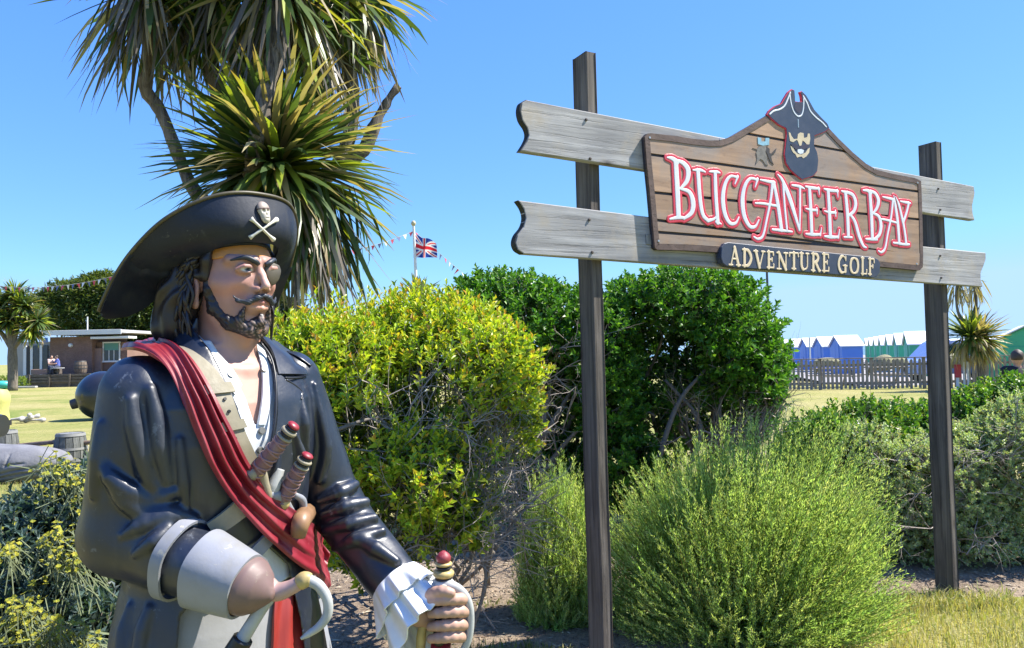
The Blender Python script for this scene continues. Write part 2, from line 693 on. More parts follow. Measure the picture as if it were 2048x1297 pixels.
# ------------------------------------------------------------------ ground, sea
def build_ground():
    # lawn: one sheet to the horizon, dry straw yellow with greener patches
    m = bpy.data.materials.new('dry_lawn')
    t = NT(m)
    p = t.n('BsdfPrincipled')
    v = t.mapped()
    a = t.noise(0.22, 6, v, 0.6, 0.6)
    b = t.noise(9.0, 5, v, 0.65)
    c_ = t.noise(70.0, 3, v, 0.6)
    col = t.ramp(a, [(0.36, (0.19, 0.235, 0.065)), (0.50, (0.33, 0.305, 0.125)), (0.68, (0.42, 0.36, 0.19))])
    col = t.mix(col, t.ramp(b, [(0.3, (0.72, 0.76, 0.62)), (0.7, (1.14, 1.12, 1.1))]), 1.0, 'MULTIPLY')
    col = t.mix(col, t.ramp(c_, [(0.25, (0.6, 0.62, 0.55)), (0.75, (1.2, 1.2, 1.15))]), 0.8, 'MULTIPLY')
    t.l(col, p.inputs['Base Color'])
    p.inputs['Roughness'].default_value = 0.95
    p.inputs['Specular IOR Level'].default_value = 0.1
    bu = t.n('Bump'); bu.inputs['Distance'].default_value = 0.02
    t.l(c_, bu.inputs['Height']); t.l(bu.outputs[0], p.inputs['Normal'])
    t.l(p.outputs[0], t.out.inputs['Surface'])
    xs = np.concatenate([-np.geomspace(1500, 12, 26), np.linspace(-10, 14, 60), np.geomspace(16, 1500, 26)])
    ys = np.concatenate([[-400, -120, -40, -12], np.linspace(-5, 20, 62), np.geomspace(22, 2500, 34)])
    X, Y = np.meshgrid(xs, ys, indexing='ij')
    P = np.stack([X.ravel(), Y.ravel(), 0 * X.ravel()], -1)
    fade = np.clip(1 - np.hypot(P[:, 0], P[:, 1]) / 60, 0, 1)
    P[:, 2] = (0.007 * vnoise(P, 1.1, 2) + 0.010 * vnoise(P, 0.35, 3)) * fade - 0.02
    g = mesh('lawn', P, grid_faces(len(xs), len(ys)), m, None, True)
    tag(g, kind='structure')

    # soil bed under the shrubs: bare light earth with bark bits
    sm = bpy.data.materials.new('bed_soil')
    t = NT(sm)
    p = t.n('BsdfPrincipled'); v = t.mapped()
    a = t.noise(3.0, 6, v, 0.65); b = t.noise(45, 5, v, 0.7)
    col = t.ramp(a, [(0.3, (0.20, 0.15, 0.105)), (0.55, (0.34, 0.265, 0.19)), (0.75, (0.45, 0.365, 0.27))])
    col = t.mix(col, t.ramp(b, [(0.3, (0.5, 0.48, 0.46)), (0.7, (1.25, 1.22, 1.2))]), 1.0, 'MULTIPLY')
    t.l(col, p.inputs['Base Color']); p.inputs['Roughness'].default_value = 0.95
    bu = t.n('Bump'); bu.inputs['Distance'].default_value = 0.03
    t.l(b, bu.inputs['Height']); t.l(bu.outputs[0], p.inputs['Normal'])
    t.l(p.outputs[0], t.out.inputs['Surface'])
    edge = [on_ground(x, y) for x, y in ((2300, 1190), (2048, 1200), (1900, 1205), (1800, 1212), (1700, 1245), (1620, 1310), (1560, 1480))]
    front = [e[:2] for e in edge] + [np.array([0.5, 1.9]), np.array([-0.6, 1.1]), np.array([-2.2, 1.3]), np.array([-3.4, 2.6])]
    back = [np.array(q) for q in ((-3.2, 4.2), (-2.0, 5.2), (-0.5, 7.6), (2.4, 8.6), (5.5, 7.6), (7.5, 6.4))]
    ctrl = np.array(front + back)
    loop = smooth_path(ctrl, 160, True)
    cen = loop.mean(0)
    rings = 26
    V = []
    for k in range(rings + 1):
        s_ = k / rings
        ring = cen + (loop - cen) * s_
        z = 0.035 * (1 - s_ ** 3) - 0.09 * (s_ ** 14)
        V.append(np.column_stack([ring, np.full(len(ring), z)]))
    V = np.concatenate(V)
    n = len(loop)
    de = np.clip(-in_poly(V[:, 0], V[:, 1], loop[::4]), 0, 9)
    V[:, 2] = 0.034 * np.clip(de / 0.8, 0, 1) - 0.075 * np.exp(-de / 0.14) + (0.012 * vnoise(V, 4.0, 8) + 0.008 * vnoise(V, 11, 9)) * np.clip(de / 0.3, 0, 1)
    Fs = []
    for k in range(rings):
        i = np.arange(n); i2 = (i + 1) % n
        Fs.append(np.stack([k * n + i, k * n + i2, (k + 1) * n + i2, (k + 1) * n + i], -1))
    global BED_TREE
    BED_TREE = BVHTree.FromPolygons([tuple(v) for v in V], [tuple(int(q) for q in f) for f in np.concatenate(Fs)])
    bed = mesh('shrub_bed', V, np.concatenate(Fs), sm, None, True)
    tag(bed, kind='structure')
    global BED_LOOP
    BED_LOOP = loop

    # sea: a sheet beyond the beach, lies just above the lawn sheet far out
    sea = paint('sea_water', (0.03, 0.09, 0.13), 0.12, 0.2, 0.05, 0.3, 0.4)
    V = np.array([(-1400, 160, 0.06), (1400, 160, 0.06), (1500, 2400, 0.06), (-1500, 2400, 0.06)], float)
    V[0] = (40, 130, 0.06); V[3] = (-300, 2400, 0.06)
    o = mesh('sea', V, [(0, 1, 2, 3)], sea)
    tag(o, kind='structure')

    # grass blades: near lawn corner bottom right and tufts along the bed
    r = np.random.default_rng(3)
    N = 60000
    pts = []
    a, b_ = np.array(on_ground(1640, 1330)), np.array(on_ground(2300, 1195))
    X = r.uniform(1.4, 6.2, N); Y = r.uniform(2.4, 6.0, N)
    inside = in_poly(X, Y, loop) < 0.04 * r.normal(size=N)
    keep = ~inside & (np.hypot(X, Y) < 7.5)
    X, Y = X[keep], Y[keep]
    grass_blades('lawn_grass', X, Y, r, 0.012, 0.045, [(0.44, 0.40, 0.16), (0.32, 0.35, 0.11), (0.52, 0.46, 0.23)])
    # the wide lawn on the left and behind: sparser, only where near enough to tell
    X = r.uniform(-7.5, -2.0, 42000); Y = r.uniform(4.2, 15, 42000)
    keep = in_poly(X, Y, loop) > 0
    grass_blades('meadow_grass', X[keep], Y[keep], r, 0.02, 0.07, [(0.40, 0.35, 0.15), (0.25, 0.30, 0.08), (0.44, 0.38, 0.18)])
    # ragged longer tufts along the edge of the bed
    k = r.integers(0, len(loop), 9000)
    E = loop[k] + r.normal(0, 0.07, (9000, 2))
    keep = (E[:, 1] > 1.8) & (vnoise(np.column_stack([E, 0 * E[:, 0]]), 6, 19) > -0.2)
    grass_blades('edge_grass', E[keep, 0], E[keep, 1], r, 0.03, 0.085, [(0.40, 0.38, 0.15), (0.28, 0.33, 0.10), (0.48, 0.43, 0.22)])
    # weeds, straw and bark crumbs on the soil
    N = 14000
    X = r.uniform(-1.5, 6.0, N); Y = r.uniform(1.9, 6.4, N)
    keep = in_poly(X, Y, loop) < -0.03
    X, Y = X[keep], Y[keep]
    n = len(X)
    ang = r.uniform(0, 6.28, n); L = r.uniform(0.006, 0.04, n); wd = r.uniform(0.002, 0.010, n)
    dx = np.stack([np.cos(ang), np.sin(ang), 0.1 * r.normal(size=n)], -1) * L[:, None]
    dy = np.stack([-np.sin(ang), np.cos(ang), 0.1 * r.normal(size=n)], -1) * wd[:, None]
    zb = np.array([(BED_TREE.ray_cast(Vector((a_, b_2, 1.0)), Vector((0, 0, -1)))[0] or Vector((0, 0, 0))).z for a_, b_2 in zip(X, Y)])
    c = np.stack([X, Y, zb + 0.004], -1)
    up = np.array([0, 0, 1.0]) * (wd * 0.8)[:, None]
    V = np.stack([c - dx, c + dy + up * .3, c + dx, c - dy + up * .3, c + up], 1).reshape(-1, 3)
    k = np.arange(n)[:, None] * 5
    Fs = np.concatenate([k + np.array([0, 4, 1]), k + np.array([1, 4, 2]), k + np.array([2, 4, 3]), k + np.array([3, 4, 0])])[:, ::-1]
    pal = np.array([(0.30, 0.23, 0.16), (0.16, 0.11, 0.075), (0.42, 0.36, 0.27), (0.09, 0.065, 0.05)])
    cc = pal[r.integers(0, 4, n)] * r.uniform(0.7, 1.2, (n, 1))
    o = mesh('bark_chips', V, Fs, paint('chips', (1, 1, 1), 0.9, 0.1, 40, vcol=True), None, False, np.repeat(cc, 5, 0))
    tag(o, kind='stuff')
    X = r.uniform(-0.6, 2.8, 22000); Y = r.uniform(2.2, 4.9, 22000)
    d = vnoise(np.stack([X, Y, 0 * X], -1), 3.2, 33)
    keep = (d > 0.1) & (in_poly(X, Y, loop) < 0)
    grass_blades('bed_weeds', X[keep], Y[keep], r, 0.02, 0.06, [(0.10, 0.15, 0.03), (0.22, 0.24, 0.06), (0.3, 0.26, 0.12)], 0.035)


def grass_blades(name, X, Y, r, h0, h1, pal, z0=0.0):
    n = len(X)
    h = r.uniform(h0, h1, n); a = r.uniform(0, 6.28, n); w = r.uniform(0.0015, 0.0035, n)
    lean = r.normal(0, 0.55, (n, 2)) * h[:, None]
    P0 = np.stack([X, Y, np.full(n, z0 - 0.02)], -1)
    s = np.stack([np.cos(a), np.sin(a), 0 * a], -1) * w[:, None]
    mid = P0 + np.column_stack([lean * 0.35, h * 0.6 + 0.02]); tip = P0 + np.column_stack([lean, h * 0.95 + 0.02])
    V = np.stack([P0 - s, P0 + s, mid + s * .8, mid - s * .8, tip], 1).reshape(-1, 3)
    k = np.arange(n)[:, None] * 5
    pal = np.array(pal)
    c = pal[r.integers(0, len(pal), n)] * r.uniform(0.75, 1.2, (n, 1))
    o = mesh(name, V, [k + np.array([0, 1, 2, 3]), k + np.array([3, 2, 4])], leaf_mat('grass_blade', 0.6, 0.3, 0.2), None, False, np.repeat(c, 5, 0))
    tag(o, kind='stuff')
    return o
# ------------------------------------------------------------------ the timber sign
SG_D = unit(np.array([2.38, 1.28, 0.0]))            # along the boards, to the right and away
SG_N = np.array([SG_D[1], -SG_D[0], 0.0])           # out of the face, towards the viewer
SG_O = np.array([0.384, 3.67, 0.0])                 # foot of the first post


def sg(u, v, t):
    """sign coordinates: u along, v up, t out of the post fronts"""
    return SG_O + SG_D * u + np.array([0, 0, 1.0]) * v + SG_N * t


def sg_px(px, py, t=0.0):
    """(u, v) of the point on the plane t that shows at a picture position"""
    v = ray(px, py)
    k = (t - (CO - SG_O) @ SG_N) / (v @ SG_N)
    P = CO + v * k - SG_O
    return float(P @ SG_D), float(P[2])


def clip_half(poly, a, b, c):
    """keep the part of poly with a*u + b*v + c >= 0"""
    out = []
    n = len(poly)
    for i in range(n):
        p, q = poly[i], poly[(i + 1) % n]
        fp = a * p[0] + b * p[1] + c; fq = a * q[0] + b * q[1] + c
        if fp >= 0:
            out.append(p)
        if (fp >= 0) != (fq >= 0):
            t = fp / (fp - fq)
            out.append((p[0] + (q[0] - p[0]) * t, p[1] + (q[1] - p[1]) * t))
    return out


def inset_poly(poly, d):
    """move a polygon's outline inward by d (simple offset of corners)"""
    P = np.array(poly, float)
    area = 0.5 * np.sum(P[:, 0] * np.roll(P[:, 1], -1) - np.roll(P[:, 0], -1) * P[:, 1])
    s = 1 if area > 0 else -1
    e1 = unit(P - np.roll(P, 1, 0)); e2 = unit(np.roll(P, -1, 0) - P)
    n1 = np.stack([-e1[:, 1], e1[:, 0]], -1) * s; n2 = np.stack([-e2[:, 1], e2[:, 0]], -1) * s
    m = n1 + n2
    m = m / np.maximum((m * n1).sum(1, keepdims=True), 0.35)
    return [tuple(x) for x in P + m * d]


def round_poly(poly, n_each=5):
    return [tuple(x) for x in smooth_path(poly, len(poly) * n_each, True)]


def ZB(pts):                                        # zoom-picture coordinates of the board -> photo pixels
    return [(1280 + x / 3.1638, 160 + y / 3.1634) for x, y in pts]


# letters of the main line: strokes traced as (x, y, half width) in zoom coordinates
G_MAIN = {
 'B1': [[(172, 492, 5), (205, 500, 14), (232, 520, 20)], [(226, 520, 19), (236, 700, 20), (243, 862, 19)], [(190, 882, 7), (243, 872, 12), (285, 876, 9)],
        [(236, 512, 9), (275, 530, 16), (304, 572, 20), (296, 640, 16), (255, 690, 8)], [(255, 690, 8), (312, 712, 15), (335, 775, 20), (326, 840, 16), (278, 880, 9)]],
 'U': [[(336, 572, 6), (382, 572, 10), (412, 584, 6)], [(366, 575, 16), (378, 740, 16), (396, 850, 15), (430, 893, 12)], [(440, 582, 6), (486, 584, 10), (506, 590, 5)],
       [(475, 590, 14), (480, 740, 15), (492, 905, 15)], [(430, 893, 12), (470, 880, 8), (490, 850, 6)], [(482, 900, 10), (512, 912, 6)]],
 'C1': [[(618, 612, 10), (600, 660, 5)], [(618, 618, 8), (572, 612, 9), (540, 655, 13), (524, 740, 17), (534, 840, 17), (566, 905, 13), (604, 908, 9), (626, 870, 5)]],
 'C2': [[(744, 628, 10), (728, 680, 5)], [(744, 634, 8), (698, 626, 9), (664, 670, 13), (648, 755, 17), (658, 858, 17), (692, 926, 13), (728, 930, 9), (752, 888, 5)]],
 'A1': [[(762, 634, 6), (822, 646, 10), (852, 650, 8)], [(838, 655, 12), (826, 760, 10), (802, 880, 9), (778, 985, 9), (748, 1008, 8), (722, 996, 7)], [(846, 650, 12), (872, 790, 15), (895, 950, 15)],
        [(838, 948, 7), (895, 954, 9), (962, 962, 6)], [(730, 782, 6), (780, 784, 8), (870, 800, 8)]],
 'N': [[(872, 600, 5), (902, 640, 12), (950, 760, 17), (1008, 950, 9)], [(905, 660, 9), (915, 800, 9), (930, 955, 9)], [(962, 668, 6), (1010, 676, 9), (1040, 690, 5)], [(1012, 680, 9), (1012, 800, 9), (1010, 955, 6)]],
 'E1': [[(1072, 690, 13), (1080, 820, 14), (1086, 970, 14)], [(1048, 676, 6), (1085, 684, 10), (1134, 690, 8)], [(1130, 684, 8), (1134, 728, 4)], [(1050, 816, 5), (1085, 824, 8), (1120, 826, 8)], [(1118, 812, 6), (1120, 850, 5)],
        [(1050, 976, 6), (1090, 980, 10), (1140, 980, 8)], [(1140, 984, 8), (1148, 938, 4)]],
 'E2': [[(1190, 706, 13), (1198, 836, 14), (1204, 986, 14)], [(1166, 692, 6), (1202, 700, 10), (1252, 706, 8)], [(1248, 700, 8), (1252, 744, 4)], [(1168, 832, 5), (1200, 840, 8), (1238, 842, 8)], [(1236, 828, 6), (1238, 866, 5)],
        [(1168, 992, 6), (1206, 996, 10), (1252, 996, 8)], [(1254, 1000, 8), (1262, 950, 4)]],
 'R': [[(1300, 720, 13), (1312, 850, 14), (1318, 990, 13)], [(1276, 706, 6), (1312, 714, 10)], [(1312, 712, 9), (1348, 732, 12), (1364, 782, 14), (1352, 832, 11), (1318, 862, 7)], [(1332, 856, 9), (1360, 900, 12), (1386, 990, 13), (1412, 1050, 10), (1432, 1062, 5)],
       [(1292, 996, 6), (1340, 998, 7)]],
 'B2': [[(1412, 700, 5), (1440, 702, 10), (1458, 716, 14)], [(1454, 716, 13), (1464, 860, 14), (1470, 1004, 13)], [(1430, 1008, 6), (1470, 1010, 9), (1500, 1012, 7)], [(1460, 704, 8), (1490, 722, 11), (1508, 764, 14), (1498, 812, 11), (1474, 846, 6)],
        [(1474, 846, 6), (1510, 866, 11), (1524, 920, 14), (1514, 980, 11), (1480, 1012, 7)]],
 'A2': [[(1536, 742, 5), (1580, 752, 8), (1610, 760, 8)], [(1600, 764, 9), (1588, 870, 8), (1566, 980, 8), (1550, 1066, 8), (1528, 1092, 7), (1510, 1084, 6)], [(1606, 735, 4), (1616, 800, 11), (1630, 900, 12), (1640, 1030, 11)],
        [(1604, 1032, 6), (1640, 1036, 7), (1656, 1036, 5)], [(1514, 880, 5), (1560, 888, 7), (1626, 906, 6)]],
 'Y': [[(1618, 742, 4), (1640, 800, 10), (1664, 905, 10)], [(1648, 770, 5), (1690, 778, 8), (1712, 782, 5)], [(1700, 780, 9), (1686, 840, 9), (1664, 905, 9)], [(1664, 900, 10), (1676, 970, 10), (1684, 1038, 10)], [(1640, 1040, 6), (1684, 1042, 8), (1704, 1042, 6)]],
}
# small serif alphabet for the lower plate, unit box (x 0..1, y 0..1 up), half widths in box units
_w, _t = 0.085, 0.045
G_SMALL = {
 'A': [[(0.5, 1, _t), (0.2, 0, _t)], [(0.5, 1, _w), (0.82, 0, _w)], [(0.3, 0.36, _t), (0.7, 0.36, _t)], [(0.06, 0.02, _t), (0.34, 0.02, _t)], [(0.66, 0.02, _t), (0.98, 0.02, _t)]],
 'D': [[(0.25, 0, _w), (0.25, 1, _w)], [(0.25, 0.97, _t), (0.6, 0.93, _w), (0.85, 0.5, _w), (0.6, 0.07, _w), (0.25, 0.03, _t)], [(0.08, 0.98, _t), (0.3, 0.98, _t)], [(0.08, 0.02, _t), (0.3, 0.02, _t)]],
 'V': [[(0.2, 1, _w), (0.52, 0, _w)], [(0.84, 1, _t), (0.52, 0, _t)], [(0.04, 0.98, _t), (0.36, 0.98, _t)], [(0.7, 0.98, _t), (0.98, 0.98, _t)]],
 'E': [[(0.28, 0, _w), (0.28, 1, _w)], [(0.1, 0.97, _t), (0.8, 0.97, _t)], [(0.28, 0.52, _t), (0.66, 0.52, _t)], [(0.1, 0.03, _t), (0.84, 0.03, _t)], [(0.8, 0.97, _t), (0.82, 0.78, _t)], [(0.84, 0.03, _t), (0.86, 0.24, _t)], [(0.66, 0.42, _t), (0.66, 0.62, _t)]],
 'N': [[(0.22, 0, _t), (0.22, 1, _t)], [(0.2, 1, _w), (0.8, 0, _w)], [(0.8, 0, _t), (0.8, 1, _t)], [(0.06, 0.02, _t), (0.38, 0.02, _t)], [(0.64, 0.98, _t), (0.96, 0.98, _t)], [(0.04, 0.98, _t), (0.2, 0.98, _t)]],
 'T': [[(0.5, 0, _w), (0.5, 1, _w)], [(0.08, 0.97, _t), (0.92, 0.97, _t)], [(0.08, 0.97, _t), (0.06, 0.76, _t)], [(0.92, 0.97, _t), (0.94, 0.76, _t)], [(0.32, 0.02, _t), (0.68, 0.02, _t)]],
 'U': [[(0.22, 1, _w), (0.22, 0.3, _w), (0.36, 0.06, _w), (0.5, 0.03, _t), (0.7, 0.1, _t), (0.8, 0.32, _t), (0.8, 1, _t)], [(0.06, 0.98, _t), (0.4, 0.98, _t)], [(0.66, 0.98, _t), (0.94, 0.98, _t)]],
 'R': [[(0.26, 0, _w), (0.26, 1, _w)], [(0.26, 0.97, _t), (0.6, 0.95, _w), (0.74, 0.74, _w), (0.56, 0.53, _w), (0.26, 0.5, _t)], [(0.48, 0.5, _w), (0.86, 0.02, _w)], [(0.08, 0.02, _t), (0.42, 0.02, _t)], [(0.08, 0.98, _t), (0.3, 0.98, _t)], [(0.82, 0.02, _t), (0.98, 0.04, _t)]],
 'G': [[(0.82, 0.8, _t), (0.62, 0.97, _t), (0.4, 0.95, _w), (0.18, 0.7, _w), (0.16, 0.35, _w), (0.36, 0.05, _w), (0.62, 0.03, _t), (0.78, 0.12, _t)], [(0.78, 0.08, _w), (0.78, 0.42, _w)], [(0.58, 0.43, _t), (0.94, 0.43, _t)], [(0.82, 0.98, _t), (0.82, 0.74, _t)]],
 'O': [[(0.5, 0.97, _t), (0.24, 0.84, _w), (0.15, 0.5, _w), (0.24, 0.16, _w), (0.5, 0.03, _t), (0.76, 0.16, _w), (0.85, 0.5, _w), (0.76, 0.84, _w), (0.5, 0.97, _t)]],
 'L': [[(0.28, 0, _w), (0.28, 1, _w)], [(0.1, 0.98, _t), (0.48, 0.98, _t)], [(0.1, 0.03, _t), (0.84, 0.03, _t)], [(0.84, 0.03, _t), (0.88, 0.28, _t)]],
 'F': [[(0.28, 0, _w), (0.28, 1, _w)], [(0.1, 0.97, _t), (0.84, 0.97, _t)], [(0.28, 0.52, _t), (0.68, 0.52, _t)], [(0.84, 0.97, _t), (0.86, 0.74, _t)], [(0.1, 0.02, _t), (0.48, 0.02, _t)], [(0.68, 0.42, _t), (0.68, 0.62, _t)]],
}


def stroke_d(U, V_, strokes):
    """2-D distance to tapered strokes given as lists of (u, v, half width)."""
    d = np.full(len(U), 1e9)
    Z = np.zeros(len(U))
    P = np.stack([U, V_, Z], -1)
    for s in strokes:
        s = np.array(s, float)
        if len(s) > 2:
            s = smooth_path(s, (len(s) - 1) * 5 + 1)
        for a, b in zip(s[:-1], s[1:]):
            d = np.minimum(d, s_cap(P, (a[0], a[1], 0), (b[0], b[1], 0), a[2], b[2]))
    return d


def relief(name, strokes, grow, t0, t1, m, parent, h=0.0024):
    """raised letter: strokes in sign (u, v); front at t1, back at t0"""
    pts = np.array([p for s in strokes for p in s])
    pad = pts[:, 2].max() + grow + 3 * h
    lo = [pts[:, 0].min() - pad, pts[:, 1].min() - pad, -h * 2.4]
    hi = [pts[:, 0].max() + pad, pts[:, 1].max() + pad, h * 2.4]
    def f(P):
        return np.maximum(stroke_d(P[:, 0], P[:, 1], strokes) - grow, np.abs(P[:, 2]) - h * 1.2)
    V, Q = surface_net(f, lo, hi, h)
    z = np.clip((V[:, 2] / (h * 1.2) + 1) / 2, 0, 1)
    W = SG_O + V[:, :1] * SG_D + V[:, 1:2] * np.array([0, 0, 1.0]) + (t0 + (t1 - t0) * z)[:, None] * SG_N
    return mesh(name, W, Q, m, parent, True, None, 50)


def build_sign():
    root = empty('golf_sign', (SG_O[0], SG_O[1], 0), 'timber post sign with painted plank board reading BUCCANEER BAY ADVENTURE GOLF', 'sign')
    post_m = wood('post_wood', (0.045, 0.036, 0.030), (0.20, 0.175, 0.150), 2, 0.8, 0.002)
    rail_m = wood('rail_wood', (0.20, 0.197, 0.196), (0.44, 0.438, 0.44), 0, 0.8, 0.0016, blotch=(0.36, 0.315, 0.25), rz=-math.atan2(SG_D[1], SG_D[0]))
    end_m = paint('rail_end_shade', (0.012, 0.012, 0.014), 0.6, 0.2, 30)
    PT, PW = 0.125, 0.060                            # post depth and width
    M = np.stack([SG_D, SG_N, np.array([0, 0, 1.0])], 1)
    # posts: a tall timber each, a little out of plumb as in life
    def post(pt_top, pt_bot, u0):
        ub, ut = u0
        b = MB()
        n = 9
        rr = np.random.default_rng(int(abs(ub) * 50))
        V, Fs = [], []
        top = pt_top
        for k in range(n):
            f = k / (n - 1)
            z = -0.35 + (top + 0.35) * f
            u = ub + (ut - ub) * f + 0.002 * rr.normal()
            w = PW / 2 * (1 + 0.02 * rr.normal())
            for (a, c_) in ((-1, 0), (1, 0), (1, -1), (-1, -1)):
                e = 0.004
                for (ka, kc) in (((0, e), (e, 0)) if a * (c_ + .5) > 0 else ((e, 0), (0, e))):
                    V.append(sg(u + a * (w - ka), z, (c_ * PT) - (kc if c_ == 0 else -kc)))
        q = 8
        for k in range(n - 1):
            for i in range(q):
                j = (i + 1) % q
                Fs.append((k * q + i, (k + 1) * q + i, (k + 1) * q + j, k * q + j))
        Fs.append(tuple((n - 1) * q + i for i in range(q))[::-1]); Fs.append(tuple(range(q)))
        V = np.array(V)
        b.add(V, [f[::-1] for f in Fs])
        return b
    # u of post fronts from the picture: top and bottom edges
    u_lt, v_lt = sg_px(1182, 104, 0); u_lb, _ = sg_px(1218, 1250, 0)
    u_rt, v_rt = sg_px(1878, 284, 0); u_rb, _ = sg_px(1912, 1150, 0)
    post(v_lt, 0, (u_lb - .005, u_lt)).build('post', post_m, root)
    post(v_rt, 0, (u_rb - .005, u_rt)).build('post', post_m, root)

    # two rails with scalloped left ends
    T0, T1 = 0.002, 0.046
    def rail(px_poly):
        poly = [sg_px(x, y, T1) for x, y in px_poly]
        b = MB(); b.prism(poly, sg, T0, T1)
        o = b.build('rail', rail_m, root)
        bm_bevel(o, 0.004)
        # shade on the scalloped end, put in as a thin black skin over it
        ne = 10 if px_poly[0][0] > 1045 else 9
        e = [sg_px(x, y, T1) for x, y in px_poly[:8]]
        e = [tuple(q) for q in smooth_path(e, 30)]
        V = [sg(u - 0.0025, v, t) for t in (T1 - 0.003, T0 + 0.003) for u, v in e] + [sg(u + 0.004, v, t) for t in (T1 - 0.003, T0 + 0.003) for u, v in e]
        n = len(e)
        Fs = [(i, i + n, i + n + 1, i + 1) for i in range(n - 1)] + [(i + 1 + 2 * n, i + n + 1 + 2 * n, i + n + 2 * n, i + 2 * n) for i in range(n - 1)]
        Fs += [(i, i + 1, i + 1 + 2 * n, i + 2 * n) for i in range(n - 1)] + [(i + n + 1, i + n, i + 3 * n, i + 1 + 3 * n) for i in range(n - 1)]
        b = MB(); b.add(V, Fs); k = b.build('end_shade_skin', end_m, o); fix_normals(k)
        return o
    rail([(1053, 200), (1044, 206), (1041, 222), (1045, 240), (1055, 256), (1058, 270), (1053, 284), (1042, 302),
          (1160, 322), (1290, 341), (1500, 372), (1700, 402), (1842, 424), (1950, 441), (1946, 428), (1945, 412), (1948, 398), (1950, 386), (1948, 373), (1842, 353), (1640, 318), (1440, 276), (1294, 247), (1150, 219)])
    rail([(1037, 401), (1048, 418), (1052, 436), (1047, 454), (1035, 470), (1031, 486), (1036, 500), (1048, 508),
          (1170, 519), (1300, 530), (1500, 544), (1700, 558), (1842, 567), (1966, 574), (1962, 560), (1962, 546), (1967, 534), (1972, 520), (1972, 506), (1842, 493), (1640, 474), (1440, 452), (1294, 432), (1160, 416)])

    # the board
    B0, B1 = T1 + 0.001, T1 + 0.030
    tb = B1
    px_out = ZB([(48, 340), (75, 338), (200, 352), (330, 372), (440, 384), (510, 382), (580, 358), (680, 300), (790, 235), (835, 208), (1180, 290),
                 (1260, 375), (1350, 462), (1430, 530), (1500, 570), (1600, 595), (1740, 622), (1778, 640), (1782, 700), (1788, 900), (1792, 1100), (1790, 1185), (1770, 1206),
                 (1500, 1180), (1200, 1150), (900, 1122), (600, 1098), (300, 1080), (110, 1075), (95, 1062), (80, 900), (62, 700), (45, 540), (34, 400), (32, 360)])
    poly = [sg_px(x, y, tb) for x, y in px_out]
    frame_m = wood('board_frame_paint', (0.085, 0.055, 0.045), (0.155, 0.108, 0.092), 0, 0.6, 0.0006)
    b = MB(); b.prism(poly, sg, B0, B1 - 0.012)
    board = b.build('board', paint('board_back_paint', (0.028, 0.026, 0.038), 0.6), root)
    # raised frame border
    inner = inset_poly(poly, 0.030)
    fr = MB()
    n = len(poly)
    for (t_a, ring) in ((0, 0),):
        Vv = [sg(u, v, B1) for u, v in poly] + [sg(u, v, B1) for u, v in inner] + [sg(u, v, B1 - 0.0118) for u, v in poly] + [sg(u, v, B1 - 0.0118) for u, v in inner]
        Fs = []
        for i in range(n):
            j = (i + 1) % n
            Fs += [(i, j, n + j, n + i), (i, 2 * n + i, 2 * n + j, j), (n + i, n + j, 3 * n + j, 3 * n + i)]
        fr.add(Vv, Fs)
    fo = fr.build('frame', frame_m, board)
    fix_normals(fo)
    # planks: separate boards with dark joints between them
    plank_m = plank_mat()
    lines = [ZB([(680, 338), (1330, 452)]), ZB([(60, 470), (920, 578)]), ZB([(90, 710), (1790, 880)]), ZB([(100, 900), (1780, 1094)])]
    l1 = ZB([(640, 332), (1320, 455)]); l2 = ZB([(60, 470), (930, 580), (1760, 706)]); l3 = ZB([(90, 712), (1760, 882)]); l4 = ZB([(95, 885), (700, 968)]); l5 = ZB([(95, 962), (1760, 1090)])
    def cutline(p, q):
        a = np.array(sg_px(*p, tb)); c = np.array(sg_px(*q, tb))
        d = c - a
        nrm = np.array([-d[1], d[0]]); nrm /= np.linalg.norm(nrm)
        return nrm, -nrm @ a
    cuts = [cutline(l1[0], l1[1]), cutline(l2[0], l2[-1]), cutline(l3[0], l3[1]), cutline(l4[0], l4[1]), cutline(l5[0], l5[1])]
    inner2 = inset_poly(poly, 0.031)
    gap = 0.0075
    rr = np.random.default_rng(4)
    for k in range(6):
        q = inner2
        if k > 0:
            nrm, c = cuts[k - 1]; q = clip_half(q, -nrm[0], -nrm[1], -c - gap)
        if k < 5:
            nrm, c = cuts[k]; q = clip_half(q, nrm[0], nrm[1], c - gap)
        if len(q) < 3:
            continue
        b = MB()
        tf = B1 - 0.004 + 0.0006 * k
        col = np.array([0.36, 0.235, 0.15]) * rr.uniform(0.88, 1.12)
        b.prism(q, sg, B1 - 0.0115, tf, col)
        b.build('plank', plank_m, board, vcol=True)
    # screws in the frame
    scr = paint('screw_metal', (0.55, 0.55, 0.52), 0.35, 0.1, 40, metal=0.8)
    for x, y in ZB([(62, 366), (508, 376), (1482, 562), (1757, 652), (118, 1020), (1752, 1165)]):
        u, v = sg_px(x, y, B1)
        b = MB(); b.tube([sg(u, v, B1 - 0.001), sg(u, v, B1 + 0.002)], [0.0065, 0.005], 10)
        b.build('screw', scr, board)
    # patch of worn print: knots and chips beside the badge
    lett_m = paint('letter_paint', (0.68, 0.70, 0.73), 0.45, 0.08, 20, dirt=(0.52, 0.55, 0.6))
    out_m = paint('letter_edge_paint', (0.62, 0.045, 0.075), 0.45, 0.12, 20)
    tl = B1 + 0.0005
